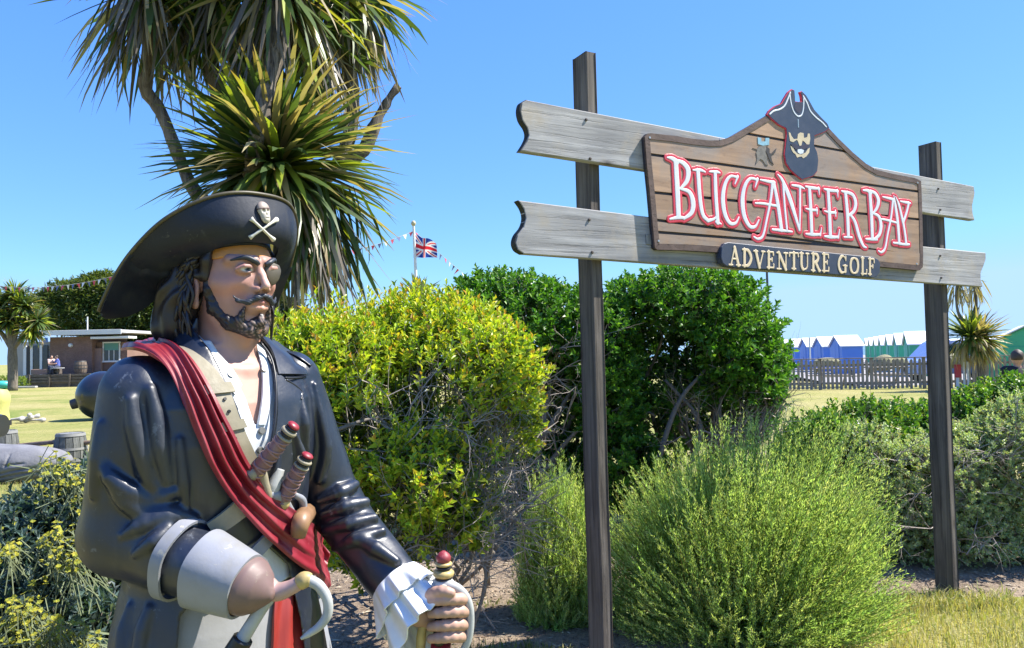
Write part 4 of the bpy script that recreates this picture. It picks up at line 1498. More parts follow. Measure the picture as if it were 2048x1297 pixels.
def build_statue():
    coat_m = paint('coat_paint', (0.009, 0.014, 0.029), 0.36, 0.25, 6, 0.0004, 120, spec=0.75, wear=(0.040, 0.046, 0.058))
    hat_m = paint('hat_paint', (0.006, 0.012, 0.030), 0.46, 0.25, 9, 0.0004, 160, spec=0.4, wear=(0.035, 0.036, 0.036))
    skin_m = paint('skin_paint', (1, 1, 1), 0.5, 0.08, 22, 0.0003, 90, vcol=True)
    hair_m = paint('hair_paint', (0.022, 0.018, 0.020), 0.42, 0.3, 30, 0.0005, 90, spec=0.5)
    shirt_m = paint('shirt_paint', (0.60, 0.63, 0.66), 0.5, 0.1, 10, 0.0006, 60, wear=(0.40, 0.42, 0.42))
    cuff_m = paint('cuff_paint', (0.25, 0.26, 0.295), 0.42, 0.15, 8, 0.0006, 60, wear=(0.20, 0.185, 0.14))
    sash_m = paint('sash_paint', (0.235, 0.013, 0.026), 0.45, 0.25, 9, 0.0005, 70, wear=(0.26, 0.06, 0.075))
    belt_m = paint('belt_paint', (0.30, 0.265, 0.185), 0.5, 0.16, 12, 0.0007, 80, wear=(0.17, 0.145, 0.09))
    gold_m = paint('old_gold_paint', (0.50, 0.38, 0.15), 0.42, 0.2, 30, 0.0004, 120, dirt=(0.22, 0.15, 0.07))
    grip_m = paint('grip_paint', (0.19, 0.10, 0.10), 0.5, 0.25, 40, 0.0003, 120, dirt=(0.33, 0.24, 0.22))
    bone_m = paint('bone_paint', (0.62, 0.60, 0.52), 0.5, 0.12, 40, dirt=(0.3, 0.28, 0.22))
    red_m = paint('pommel_paint', (0.27, 0.016, 0.028), 0.4, 0.25, 40, wear=(0.22, 0.10, 0.10))
    steel_m = paint('steel_paint', (0.42, 0.43, 0.425), 0.4, 0.2, 20, 0.0006, 70, wear=(0.24, 0.23, 0.19))
    trim_m = paint('rim_paint', (0.085, 0.070, 0.035), 0.5, 0.3, 40, dirt=(0.2, 0.17, 0.1))
    blk_m = paint('boot_paint', (0.015, 0.014, 0.014), 0.4, 0.2, 12)
    breech_m = paint('breeches_paint', (0.30, 0.30, 0.31), 0.5, 0.15, 6, 0.0005, 60, wear=(0.17, 0.165, 0.15))
    orange_m = paint('band_paint', (0.55, 0.24, 0.06), 0.5, 0.15, 20)

    base = l2w(np.array([0, 0, 0.0]))
    st = empty('pirate_statue', (base[0], base[1], 0.0),
               'life-size painted pirate statue in black tricorne hat, red sash and hook hand', 'statue')

    # head and neck: one continuous skin
    def skin(P):
        return smin(head_b(P), neck_sdf(P), 10)
    def skin_cols(P):
        H = b2h(P)
        c = head_cols(H)
        low = np.clip((-70 - H[:, 2]) / 30, 0, 1)[:, None]
        return c * (1 - low) + np.array([0.45, 0.25, 0.19]) * low * (1 + 0.05 * vnoise(P, 0.04, 4))[:, None]
    head = sdf_part('head', skin, (-190, -120, -260), (190, 190, 280), 2.4, skin_m, st, skin_cols)

    # hair: mass plus sculpted locks
    def hair_f(H):
        ax = np.abs(H[:, 0]); S = np.stack([ax, H[:, 1], H[:, 2]], -1)
        d = s_ell(H, (0, -40, 44), (86, 92, 88))
        d = smax(d, H[:, 1] - 14, 10)
        d = smin(d, s_chain(S, [(72, -25, 60), (86, -45, 0), (84, -58, -60), (66, -62, -108)], [26, 36, 40, 30], 10), 14)
        d = smin(d, s_chain(S, [(70, 26, 92), (74, 22, 62), (74, 16, 34), (76, 4, 28)], [9, 12, 9, 9], 6), 8)
        w = np.arctan2(H[:, 1] + 40, H[:, 0])
        d = d + 3.2 * np.sin(w * 19 + H[:, 2] * 0.07 + 1.6 * np.sin(H[:, 2] * 0.06)) + 1.4 * vnoise(H, 0.12, 2)
        cut = s_ell(S, (82, -6, 2), (16, 21, 30))
        return smax(d, -cut, 6)
    hair = sdf_part('hair', hair_f, (-140, -180, -170), (140, 80, 150), 3.0, hair_m, st, None, h2b)
    r = np.random.default_rng(5)
    for k in range(190):
        side = -1 if k % 4 else 1
        y0 = r.uniform(-80, 26); ph = r.uniform(0, 6.28)
        z0 = 52 + 0.5 * y0 + r.uniform(0, 22) if y0 < -5 else r.uniform(66, 94)
        x0 = 76 + r.uniform(0, 7) - (4 if y0 > 5 else 0)
        if y0 > -2:                              # temple hair swept back over the ear
            z1 = r.uniform(-10, 34); y1 = y0 - r.uniform(34, 60); z1 = max(z1, 26) if y1 > -32 else z1
        else:
            z1 = z0 - r.uniform(95, 175); y1 = y0 - r.uniform(-16, 22)
        pts = []
        for t in np.linspace(0, 1, 8):
            bow = math.sin(t * math.pi)
            pts.append((side * (x0 + 14 * bow + 10 * t + 4.5 * math.sin(ph + t * 10)),
                        y0 + (y1 - y0) * t + 7 * math.sin(ph * 1.7 + t * 9.5), z0 + (z1 - z0) * t))
        chain_part('lock', pts, [2, 4.6, 5.4, 5.2, 4.8, 4.2, 3, 1], hair_m, hair, 24, 6, True, 0.75)

    # beard, moustache, brows, patch, headband
    def beard_f(H):
        ax = np.abs(H[:, 0]); S = np.stack([ax, H[:, 1], H[:, 2]], -1)
        d = s_chain(S, [(66, 18, 44), (65, 20, 8), (54, 24, -28), (37, 48, -55), (12, 71, -68)], [6, 10, 14, 15.5, 17], 8)
        d = smin(d, s_cap(H, (0, 77, -58), (0, 76, -78), 16, 11), 10)
        d = smin(d, s_cap(S, (30, 77, -28), (32, 68, -52), 4.5, 9), 5)
        d = smin(d, s_cap(H, (0, 91, -42), (0, 90, -54), 5, 10), 4)
        d = smax(d, -s_ell(S, (45, 70, -24), (13, 26, 19)), 5)
        d = smax(d, -s_ell(H, (0, 104, -25), (25, 18, 14)), 4)
        b = np.sin(H[:, 0] * 0.55 + 2.2 * np.sin(H[:, 2] * 0.22)) * np.sin(H[:, 2] * 0.34 + H[:, 1] * 0.5 + 1.8 * np.sin(H[:, 0] * 0.17))
        return d - 1.3 * b - 0.8 * vnoise(H, 0.35, 8)
    def beard_c(H):
        b = np.sin(H[:, 0] * 0.55 + 2.2 * np.sin(H[:, 2] * 0.22)) * np.sin(H[:, 2] * 0.34 + H[:, 1] * 0.5 + 1.8 * np.sin(H[:, 0] * 0.17))
        ch = np.clip((H[:, 1] - 62) / 25, 0, 1) * np.clip(b * 1.6, 0, 1)
        return np.array([0.022, 0.018, 0.022]) * (1 - ch)[:, None] + np.array([0.26, 0.18, 0.15]) * ch[:, None]
    beard_m = paint('beard_paint', (1, 1, 1), 0.45, 0.2, 40, vcol=True)
    sdf_part('beard', beard_f, (-90, -10, -125), (90, 115, 60), 2.2, beard_m, st, beard_c, h2b)
    brow_m = paint('brow_paint', (0.030, 0.036, 0.050), 0.45, 0.2, 40)
    def mous(H):
        ax = np.abs(H[:, 0]); S = np.stack([ax, H[:, 1], H[:, 2]], -1)
        d = s_chain(S, [(3, 100, -4), (13, 97, -8), (28, 89, -17), (43, 77, -14), (50, 73, -5)], [4, 5.5, 4.8, 3.4, 1.5], 5)
        return d + 0.6 * np.sin(S[:, 2] * 1.2 - S[:, 0] * 0.6)
    sdf_part('moustache', mous, (-62, 60, -36), (62, 116, 12), 1.7, brow_m, st, None, h2b)
    for s in (-1, 1):
        chain_part('eyebrow', [(s * 8, 93, 57), (s * 18, 94, 62), (s * 34, 86, 68), (s * 54, 69, 62)], [5, 6.6, 5.6, 2], brow_m, st, 18, 10, True, 0.8)
    patch_m = paint('patch_paint', (0.085, 0.072, 0.05), 0.42, 0.25, 30, 0.0004, 80, wear=(0.12, 0.105, 0.075))
    def patch(H):
        poly = [(12, 60), (30, 63), (50, 58), (52, 46), (45, 30), (34, 18), (25, 17), (16, 30), (11, 46)]
        d2 = in_poly(H[:, 0], H[:, 2], poly)
        s = s_ell(H, (30, 66, 40), (36, 27.5, 40))
        return smax(np.maximum(d2, s), 60 - H[:, 1], 3)
    sdf_part('eyepatch', patch, (4, 60, 8), (60, 112, 70), 1.8, patch_m, st, None, h2b)
    def band(H):  # orange band over the forehead, just under the hat edge
        d = s_ell(H, (0, -18, 50), (80, 102, 92))
        d = smin(d, s_ell(H, (0, 22, 5), (68, 72, 103)), 20)
        return np.maximum(d, np.maximum(70 + 0.12 * (H[:, 1] - 80) - H[:, 2], H[:, 2] - 80 - 0.277 * H[:, 1]))
    sdf_part('forehead_band', band, (-90, -130, 30), (90, 110, 118), 3, orange_m, st, None, h2b)

    # hat
    half_o = [(0, 100, 190), (48, 94, 188), (90, 75, 178), (130, 44, 155), (160, 8, 124), (183, -34, 78), (195, -72, 32), (200, -108, -18), (196, -126, -34)]
    back_o = [(176, -146, -22), (140, -166, 18), (95, -180, 62), (48, -188, 88)]
    ring = half_o + back_o + [(0, -190, 96)] + [(-x, y, z) for x, y, z in back_o[::-1]] + [(-x, y, z) for x, y, z in half_o[:0:-1]]
    half_i = [(0, 92, 98), (36, 86, 97), (62, 66, 90), (80, 32, 74), (86, -4, 57), (86, -44, 38), (88, -84, 14), (110, -112, -22), (138, -134, -40)]
    back_i = [(120, -136, -24), (92, -132, 8), (64, -130, 28), (32, -132, 36)]
    ring_i = half_i + back_i + [(0, -134, 40)] + [(-x, y, z) for x, y, z in back_i[::-1]] + [(-x, y, z) for x, y, z in half_i[:0:-1]]
    NU, NV = 140, 14
    O = smooth_path(ring, NU, True); I = smooth_path(ring_i, NU, True)
    v = np.linspace(0, 1, NV)
    G = I[:, None] * (1 - v)[None, :, None] + O[:, None] * v[None, :, None]
    out = unit(np.stack([I[:, 0], I[:, 1] + 20, 0 * I[:, 0]], -1))
    G = G + out[:, None] * (17 * np.sin(np.pi * v ** 0.8) * 1.0)[None, :, None] + np.array([0, 0, -1.0]) * (7 * np.sin(np.pi * v))[None, :, None]
    G = G + vnoise(G.reshape(-1, 3), 0.02, 6).reshape(NU, NV)[..., None] * 2.0 * v[None, :, None] * out[:, None]
    du = np.roll(G, -1, 0) - np.roll(G, 1, 0); dv = np.gradient(G, axis=1)
    nn = unit(np.cross(du, dv))
    nn *= np.sign((nn * out[:, None]).sum(-1, keepdims=True))
    A = G; B = G - nn * 5
    N = NU * NV
    f1 = grid_faces(NU, NV, True)
    ee = []
    for i in range(NU):
        i2 = (i + 1) % NU
        ee.append((i * NV + NV - 1, i2 * NV + NV - 1, i2 * NV + NV - 1 + N, i * NV + NV - 1 + N))
        ee.append((i2 * NV, i * NV, i * NV + N, i2 * NV + N))
    Vh = l2w(h2b(np.concatenate([A.reshape(-1, 3), B.reshape(-1, 3)])))
    hat = mesh('hat', Vh, [f1, f1[:, ::-1] + N, np.array(ee)], hat_m, st, True, None, 60)
    chk = np.cross(Vh[f1[40, 1]] - Vh[f1[40, 0]], Vh[f1[40, 2]] - Vh[f1[40, 0]])
    rim = np.concatenate([O, O[:1]]) + np.array([0, 0, 1.0])
    V, Fs = tube_arrays(l2w(h2b(rim)), 3.5 * US, 8, False)
    mesh('rim', V, Fs, trim_m, hat, True)
    def crown(H):
        c = H - np.array([0, -20, 40]); t = R(-22)
        y = c[:, 1] * math.cos(t) - c[:, 2] * math.sin(t); z = c[:, 1] * math.sin(t) + c[:, 2] * math.cos(t)
        d = s_ell(np.stack([c[:, 0], y, z], -1), (0, 0, 10), (90, 112, 118))
        return np.maximum(d, 74 + 0.277 * H[:, 1] - H[:, 2])
    sdf_part('crown', crown, (-110, -170, -30), (110, 130, 190), 4, hat_m, hat, None, h2b)

    # skull and crossbones on the upturned brim: raised paint work set on the brim surface
    def brim_pt(u, w, lift):
        """u, w: picture position; the brim surface there, pushed outward."""
        C = l2c(h2b(A.reshape(-1, 3))).reshape(NU, NV, 3)
        pxg = 1024 + F * C[..., 0] / C[..., 2]; pyg = 648.5 - F * C[..., 1] / C[..., 2]
        front = (np.arange(NU) < 20) | (np.arange(NU) > NU - 45)
        dd_ = (pxg - u) ** 2 + (pyg - w) ** 2 + np.where(front, 0, 1e9)[:, None]
        k = np.argsort(dd_.ravel())[:4]
        wgt = 1 / (dd_.ravel()[k] + 1e-3); wgt /= wgt.sum()
        depth = (C[..., 2].ravel()[k] * wgt).sum()
        n = (nn.reshape(-1, 3)[k] * wgt[:, None]).sum(0)
        Pb = c2l(pc(u, w, depth - 1540))
        nb = h2b(n) - h2b(np.zeros(3))
        return Pb + unit(nb) * lift
    sk = brim_pt(526, 428, 4)
    xa = unit(brim_pt(536, 428, 4) - brim_pt(516, 428, 4)); za = unit(brim_pt(526, 415, 4) - brim_pt(526, 440, 4)); ya = np.cross(xa, za) * -1
    ya = unit(brim_pt(526, 428, 14) - brim_pt(526, 428, 4)); za = unit(np.cross(xa, ya)) * np.sign(np.dot(np.cross(xa, ya), za))
    def to_b(Q): return sk + Q[:, :1] * xa + Q[:, 1:2] * ya + Q[:, 2:3] * za
    def skull(Q):
        ax = np.abs(Q[:, 0]); S = np.stack([ax, Q[:, 1], Q[:, 2]], -1)
        d = smin(s_ell(Q, (0, 0, 9), (16, 9, 18)), s_ell(Q, (0, 1, -10), (11, 8, 14)), 5)
        d = smax(d, -s_ell(S, (6, 9, 3), (4, 5, 4)), 2)
        d = smax(d, -s_ell(Q, (0, 9, -5), (2, 4, 3)), 1.5)
        d = smax(d, -s_cap(S, (0, 8, -14), (5, 8, -14), 1.2), 1)
        return d
    Vs, Qs = surface_net(skull, (-22, -14, -30), (22, 16, 32), 1.6)
    Vs0 = Vs * 0.86
    cs = np.tile(np.array([0.44, 0.41, 0.34]), (len(Vs), 1))
    cs[(Vs[:, 2] > 9)] = (0.30, 0.24, 0.20)
    cs[(Vs[:, 2] > 6) & (Vs[:, 2] < 10)] = (0.10, 0.06, 0.05)
    skm = paint('skull_paint', (1, 1, 1), 0.5, 0.15, 60, vcol=True)
    mesh('skull_emblem', l2w(to_b(Vs0)), Qs, skm, hat, True, cs)
    for (a, b) in (((500, 438), (545, 478)), ((551, 440), (498, 474))):
        t = np.linspace(0, 1, 12)
        P = np.array([brim_pt(a[0] + (b[0] - a[0]) * k, a[1] + (b[1] - a[1]) * k, 3.2) for k in t])
        rr = 2.8 + 2.6 * np.exp(-((t - 0.02) / 0.07) ** 2) + 2.6 * np.exp(-((t - 0.98) / 0.07) ** 2)
        V, Fs = tube_arrays(l2w(P), rr * US, 8)
        mesh('crossbone', V, Fs, bone_m, hat, True)

    # coat, shirt
    coat = sdf_part('coat', coat_sdf, (-300, -190, -690), (350, 330, 70), 3.6, coat_m, st)
    sdf_part('shirt', shirt_sdf, (-200, -20, -460), (200, 160, 30), 3.6, shirt_m, st)
    low = lambda P: np.maximum(coat_sdf(P), P[:, 2] + 676)
    sdf_part('coat_skirt', low, (-260, -220, -1030), (260, 220, -660), 8, coat_m, coat)

    # shirt collar strip, buttons
    P, n = drape(lambda Q: np.minimum(shirt_sdf(Q), neck_sdf(Q)), [(380, 668), (410, 716), (440, 756), (468, 792)], [(392, 664), (430, 704), (462, 740), (480, 772)], 22, 7, 5)
    slab_l('collar', P, n, 5, shirt_m, st)
    P, n = drape(lambda Q: np.minimum(shirt_sdf(Q), neck_sdf(Q)), [(511, 690), (523, 735), (524, 790), (516, 850)], [(528, 688), (542, 735), (542, 790), (530, 850)], 22, 7, 4)
    slab_l('collar', P, n, 5, shirt_m, st)
    btn = paint('button_paint', (0.16, 0.16, 0.15), 0.4, 0.2, 30)
    for bx, by in ((459, 752), (522, 862), (518, 900), (526, 742)):
        p = hit(shirt_sdf, [bx], [by])[0]; q = normal_of(shirt_sdf, p[None])[0]
        b = MB(); b.tube(l2w(np.array([p + q * 2, p + q * 7])), np.array([7, 6]) * US, 12)
        b.build('button', btn, st, True, 50)

    # lapels on the statue's left, collar flap on its right
    def lap(name, left, right, off=7, t=6, mat=coat_m):
        P, n = drape(lambda Q: torso(Q, 6), left, right, 26, 10, off, None, 3)
        return slab_l(name, P, n, t, mat, coat, 40)
    lap('lapel', [(548, 746), (552, 800), (550, 850), (541, 902)], [(604, 786), (598, 812), (580, 852), (548, 906)], 6)
    lap('lapel', [(516, 676), (540, 708), (552, 752)], [(560, 692), (590, 722), (610, 752)], 9, 5)
    lap('lapel', [(340, 676), (388, 730), (430, 778), (466, 836)], [(372, 664), (412, 712), (446, 762), (474, 820)], 7, 6)
    pipe_m = paint('piping_paint', (0.012, 0.014, 0.02), 0.4, 0.2, 20)
    def piping(pts, r_=2.2, off=9):
        pts = np.array(pts, float)
        f_ = lambda Q: torso(Q, 6)
        p = hit(f_, pts[:, 0], pts[:, 1]); q = unit(CAM_L - p)
        chain_part('piping', p + q * off, [r_, r_], pipe_m, coat, 22, 7)
    piping([(560, 693), (590, 722), (611, 752)], 2.4, 10)
    piping([(611, 754), (590, 756), (570, 756)], 2.2, 10)
    piping([(572, 760), (590, 771), (604, 785), (602, 800)], 2.4, 9)
    piping([(520, 684), (542, 716), (551, 760), (552, 820), (544, 880), (534, 940)], 2.6, 8)
    # epaulette straps on the sloping shoulders
    def strap(pts, rad):
        pts = np.array(pts, float)
        p = hit(base_coat, pts[:, 0], pts[:, 1]); n_ = normal_of(base_coat, p)
        chain_part('shoulder_strap', p + n_ * 2, rad, coat_m, coat, 16, 12, False, 0.25)
    strap([(576, 706), (600, 716), (622, 732)], [7, 9, 8])

    # cuffs on the hook arm
    axis = unit(np.array(WR_R, float) - np.array(EL_R, float))
    def ring_part(name, t0, t1, r0, r1, m, th=7, A=EL_R, Bq=WR_R, sub=coat, wob=1.5, squash=1.0):
        A_ = np.array(A, float); D = np.array(Bq, float) - A_; Ln = np.linalg.norm(D); D /= Ln
        u = unit(np.cross(D, (0, 0, 1.0))); w = np.cross(u, D)
        nu, nv = 48, 9
        a = np.linspace(0, 2 * np.pi, nu)
        tt = np.linspace(t0, t1, nv)
        rr = np.linspace(r0, r1, nv)
        G = np.zeros((nu, nv, 3))
        wb = wob * np.sin(a * 3 + 1) + wob * np.sin(a * 5)
        wb[-1] = wb[0]
        for j in range(nv):
            G[:, j] = A_ + D * tt[j] * Ln + (rr[j] + wb)[:, None] * (np.cos(a)[:, None] * u + squash * np.sin(a)[:, None] * w)
        nrm = unit(G - (A_ + D * np.linspace(t0, t1, nv)[None, :, None] * Ln))
        return slab_l(name, G, nrm, th, m, sub, 40)
    ring_part('cuff', 0.68, 1.02, 70, 56, cuff_m, 5)
    ring_part('cuff_band', 0.46, 0.54, 75, 73, cuff_m, 5)

    # hook: brown cup, pink neck, yellow ferrule, grey hook
    hookb = paint('hook_cup_paint', (0.19, 0.115, 0.105), 0.38, 0.2, 10, wear=(0.10, 0.08, 0.06))
    A_ = np.array(EL_R, float); D = np.array(WR_R, float) - A_; Ln = np.linalg.norm(D); D /= Ln
    cup_c = A_ + D * Ln * 0.99
    def cup(P):
        q = P - cup_c; t = q @ D
        rad = np.sqrt(np.maximum((q * q).sum(1) - t * t, 0))
        prof = np.interp(t, [-20, 0, 18, 36, 50, 62], [53, 53, 49, 37, 21, 6])
        return np.maximum((rad - prof) * 0.7, np.maximum(-15 - t, t - 62))
    hk = sdf_part('hook_cup', cup, cup_c - 90, cup_c + 90, 3.2, hookb, st)
    pinkm = paint('hook_neck_paint', (0.45, 0.29, 0.26), 0.4, 0.15, 14, dirt=(0.45, 0.40, 0.22))
    def chain_px(name, pts, rads, m, parent, n=26, seg=12):
        return chain_part(name, [pl(*p) for p in pts], rads, m, parent, n, seg)
    dd0 = -205
    chain_px('hook_neck', [(520, 1172, dd0), (552, 1184, dd0), (580, 1176, dd0 - 4), (602, 1164, dd0 - 6)], [26, 17, 13, 12], pinkm, st)
    chain_px('ferrule', [(598, 1167, dd0 - 6), (610, 1160, dd0 - 6), (622, 1160, dd0 - 6)], [13, 15, 11], gold_m, st, 10)
    chain_px('hook', [(616, 1160, dd0 - 6), (638, 1172, dd0 - 6), (654, 1198, dd0 - 6), (655, 1228, dd0 - 6), (640, 1252, dd0 - 8), (618, 1268, dd0 - 10), (602, 1278, dd0 - 12)],
             [10, 9.5, 9, 8.5, 7.5, 6, 2.5], steel_m, st, 40)

    # baldric belt and red sash
    belt_surf = lambda Q: torso(Q, 10)
    P, n = drape(belt_surf, [(338, 694), (380, 740), (412, 790), (436, 850), (462, 905), (486, 950), (505, 985)],
                 [(378, 700), (425, 738), (458, 790), (480, 850), (504, 902), (522, 940), (528, 960)], 60, 9, 9, None, 8)
    slab_l('baldric', P, n, 7, belt_m, st)
    P, n = drape(belt_surf, [(404, 776), (412, 794)], [(456, 768), (466, 788)], 6, 9, 14, None, 4)
    slab_l('belt_loop', P, n, 5, belt_m, st)
    P, n = drape(belt_surf, [(434, 848), (442, 866)], [(480, 838), (488, 856)], 6, 9, 14, None, 4)
    slab_l('belt_loop', P, n, 5, belt_m, st)
    for bx, by in ((446, 802), (454, 824), (466, 878)):
        p = hit(belt_surf, [bx], [by])[0]; q = normal_of(belt_surf, p[None])[0]
        b = MB(); b.tube(l2w(np.array([p + q * 6, p + q * 11.5])), np.array([3.4, 3.0]) * US, 8)
        b.build('rivet', blk_m, st, True, 50)
    def fold(u, v):
        w = v + 0.10 * np.sin(u * 5 + 1) * (v - 0.5)
        g = 7.5 * np.abs(np.sin(w * np.pi * 3.0 + 0.5 * np.sin(u * 4))) + 3.5 * np.sin(w * 21 + u * 6 + 2 * np.sin(u * 3))
        return g * np.clip(1.25 - 0.5 * np.abs(u - 0.5), 0.5, 1.2) + 6
    sash_surf = lambda Q: smin(torso(Q, 10), s_cap(Q, SH_R, (-164, -6, -140), 77, 76), 30)
    P, n = drape(sash_surf, [(244, 708), (288, 716), (328, 746), (362, 800), (386, 860), (412, 920), (448, 985), (500, 1050), (552, 1105), (600, 1145), (644, 1176)],
                 [(328, 684), (362, 704), (400, 760), (430, 820), (460, 880), (492, 940), (530, 985), (572, 1014), (614, 1052), (642, 1084), (660, 1106)], 110, 44, 8, fold, 10)
    slab_l('sash', P, n, 6, sash_m, st, 60)
    # strap across the dark coat front under the sash
    P, n = drape(belt_surf, [(412, 1046), (440, 1026), (470, 1000)], [(428, 1072), (458, 1054), (490, 1030)], 20, 8, 8, None, 4)
    slab_l('belt_end', P, n, 7, belt_m, st)
    P, n = drape(belt_surf, [(498, 1100), (530, 1066), (556, 1040)], [(520, 1112), (548, 1082), (575, 1055)], 20, 8, 6, None, 4)
    slab_l('belt_end', P, n, 6, cuff_m, st)

    # two dagger hilts stuck through the baldric
    def dagger(b0, b1, dd):
        a = pl(*b0, dd); c = pl(*b1, dd - 8)
        ax = unit(c - a); L = np.linalg.norm(c - a)
        P_ = lambda t: a + ax * L * t
        g = chain_part('dagger', [P_(0), P_(0.2), P_(0.45), P_(0.7)], [13, 15, 14.5, 13], grip_m, st, 20, 16)
        # wound cord on the grip
        u = unit(np.cross(ax, (0.3, 1, 0))); w = np.cross(ax, u)
        for sgn in (1, -1):
            t = np.linspace(0.0, 0.70, 90)
            rad = np.interp(t, [0, .2, .45, .7], [13, 15, 14.5, 13]) + 0.4
            ang = sgn * t * 40
            H = np.array([P_(k) for k in t]) + rad[:, None] * (np.cos(ang)[:, None] * u + np.sin(ang)[:, None] * w)
            V, Fs = tube_arrays(l2w(H), 2.0 * US, 6)
            mesh('cord', V, Fs, paint('cord_paint', (0.30, 0.17, 0.16), 0.5, 0.2, 40), g, True)
        for (t0, t1, r_, m_) in ((0.70, 0.75, 15.5, belt_m), (0.76, 0.80, 13.5, blk_m), (0.80, 0.87, 15, belt_m), (0.87, 0.92, 12, blk_m)):
            k = np.linspace(t0, t1, 5)
            V, Fs = tube_arrays(l2w(np.array([P_(x) for x in k])), np.array([r_ - 3, r_, r_ + .5, r_, r_ - 3]) * US, 16)
            mesh('ring', V, Fs, m_, g, True)
        k = np.linspace(0.92, 0.99, 6)
        V, Fs = tube_arrays(l2w(np.array([P_(x) for x in k])), np.array([11, 12, 12, 11, 9, 3]) * US, 16)
        mesh('pommel', V, Fs, red_m, g, True)
        return g
    s0 = hit(base_coat, [516, 566, 588, 612], [945, 1000, 848, 905])
    dA = l2c(s0)[:, 2] - 1540
    dagger((508, 950), (592, 846), min(dA[0], dA[2]) - 20)
    dagger((562, 1004), (618, 906), min(dA[1], dA[3]) - 20)
    # gold buckle bosses with a rope-like guard
    for (bx, by, rr_) in ((516, 942, 13), (566, 1007, 13)):
        p = hit(belt_surf, [bx], [by])[0] + unit(CAM_L - hit(belt_surf, [bx], [by])[0]) * 20
        q = unit(CAM_L - p)
        b = MB(); b.tube(l2w(np.array([p - q * 10, p, p + q * 5, p + q * 9])), np.array([rr_, rr_, rr_ * 0.8, rr_ * 0.35]) * US, 14)
        b.build('boss', gold_m, st, True, 50)
    def px_surf_chain(name, pts, rads, m, off, n=24):
        pts = np.array(pts, float)
        p = hit(belt_surf, pts[:, 0], pts[:, 1]); q = unit(CAM_L - p)
        return chain_part(name, p + q * off, rads, m, st, n, 10)
    px_surf_chain('knot', [(486, 958), (502, 948), (520, 946), (528, 968), (536, 990), (546, 1000)], [8, 14, 12, 10, 9, 6], belt_m, 12)
    px_surf_chain('knot', [(534, 992), (548, 990), (566, 1002), (580, 1024), (592, 1036)], [6, 12, 11, 10, 6], cuff_m, 12)
    px_surf_chain('knot', [(590, 990), (604, 1000), (606, 1018), (594, 1034), (584, 1030)], [5, 8, 8, 8, 5], cuff_m, 14)
    px_surf_chain('scabbard', [(560, 938), (548, 972), (540, 1004)], [9, 13, 10], steel_m, 8)
    # pistol butt sticking out beside the sash
    pis = paint('pistol_paint', (0.27, 0.15, 0.075), 0.42, 0.25, 20, dirt=(0.42, 0.13, 0.10))
    pb = px_surf_chain('pistol_butt', [(596, 1072), (606, 1036), (628, 1014), (652, 1012), (670, 1030), (664, 1054)], [15, 19, 22, 23, 21, 11], pis, 58, 34)

    # breeches, red cloth, sword frog under the hook
    def breech(P):
        d = torso(P, -18)
        ax = np.abs(P[:, 0])
        return np.maximum(np.maximum(d, P[:, 2] + 380), -720 - P[:, 2]) + 1.6 * vnoise(P, 0.03, 14)
    sdf_part('breeches', breech, (-220, -170, -730), (220, 190, -370), 5, breech_m, st)
    lowsurf = lambda Q: np.minimum(torso(Q, -18), base_coat(Q) + 24)
    redc = paint('red_cloth_paint', (0.30, 0.03, 0.025), 0.45, 0.25, 10, dirt=(0.55, 0.12, 0.04))
    P, n = drape(lowsurf, [(546, 1170), (540, 1230), (538, 1300), (530, 1420)], [(600, 1180), (606, 1230), (612, 1300), (620, 1420)], 30, 16, 8,
                 lambda u, v: 5 * np.sin(v * 14 + u * 3), 6)
    slab_l('sash_tail', P, n, 5, redc, st, 60)
    P, n = drape(lowsurf, [(590, 1180), (610, 1225), (628, 1300), (634, 1400)], [(632, 1180), (648, 1225), (662, 1300), (668, 1400)], 30, 10, 16,
                 lambda u, v: 5 * np.sin(v * 9 + u * 5), 6)
    slab_l('sash_tail', P, n, 5, cuff_m, st, 60)
    chain_px('scabbard', [(452, 1330, -215), (490, 1270, -215), (520, 1222, -213), (540, 1196, -210)], [14, 12, 11, 10], steel_m, st)
    chain_px('scabbard_sleeve', [(448, 1340, -218), (470, 1304, -218), (486, 1278, -218)], [20, 19, 18], blk_m, st)

    # lace cuff of the sword arm
    lace = paint('lace_paint', (0.74, 0.76, 0.78), 0.5, 0.1, 14, 0.0006, 60, dirt=(0.52, 0.55, 0.6))
    def lace_f(P):
        d = s_chain(P, [(252, 228, -478), (254, 268, -504), (262, 306, -522)], [50, 47, 40], 8)
        t = (P - np.array(WR_L, float)) @ DIR_L
        return smax(d, np.maximum(-26 - t, t - 46), 5)
    lc = sdf_part('lace_cuff', lace_f, (180, 170, -600), (350, 380, -430), 3, lace, st)
    # two crisp pleated frills that flare from the wrist and fall
    A0 = np.array(WR_L, float); Dx = DIR_L
    uu = unit(np.cross(Dx, (0, 0, 1.0))); ww = np.cross(uu, Dx)
    def frill(t0, Lf, r0, r1, amp, npl, hang, ph, nm):
        nu, nv = 260, 22
        a = np.linspace(0, 2 * np.pi, nu)[:, None]; t = np.linspace(0, 1, nv)[None, :]
        dirv = np.cos(a)[..., None] * uu + np.sin(a)[..., None] * ww
        down = np.clip(-(dirv @ np.array([0, 0, 1.0])), 0, 1) ** 0.8
        wob = np.sin(npl * a + ph + 1.1 * np.sin(a * 2 + ph)) + 0.35 * np.sin(npl * 2.0 * a + 1 + ph)
        rr = r0 + (r1 - r0) * t ** 0.8 + amp * t ** 0.9 * wob
        hv = hang * down * t ** 1.3 * (1 + 0.22 * np.sin(npl * a * 0.5 + ph))
        G = A0 + Dx * (t0 + Lf * t * (1 - 0.35 * down))[..., None] + dirv * rr[..., None] - np.array([0, 0, 1.0]) * hv[..., None]
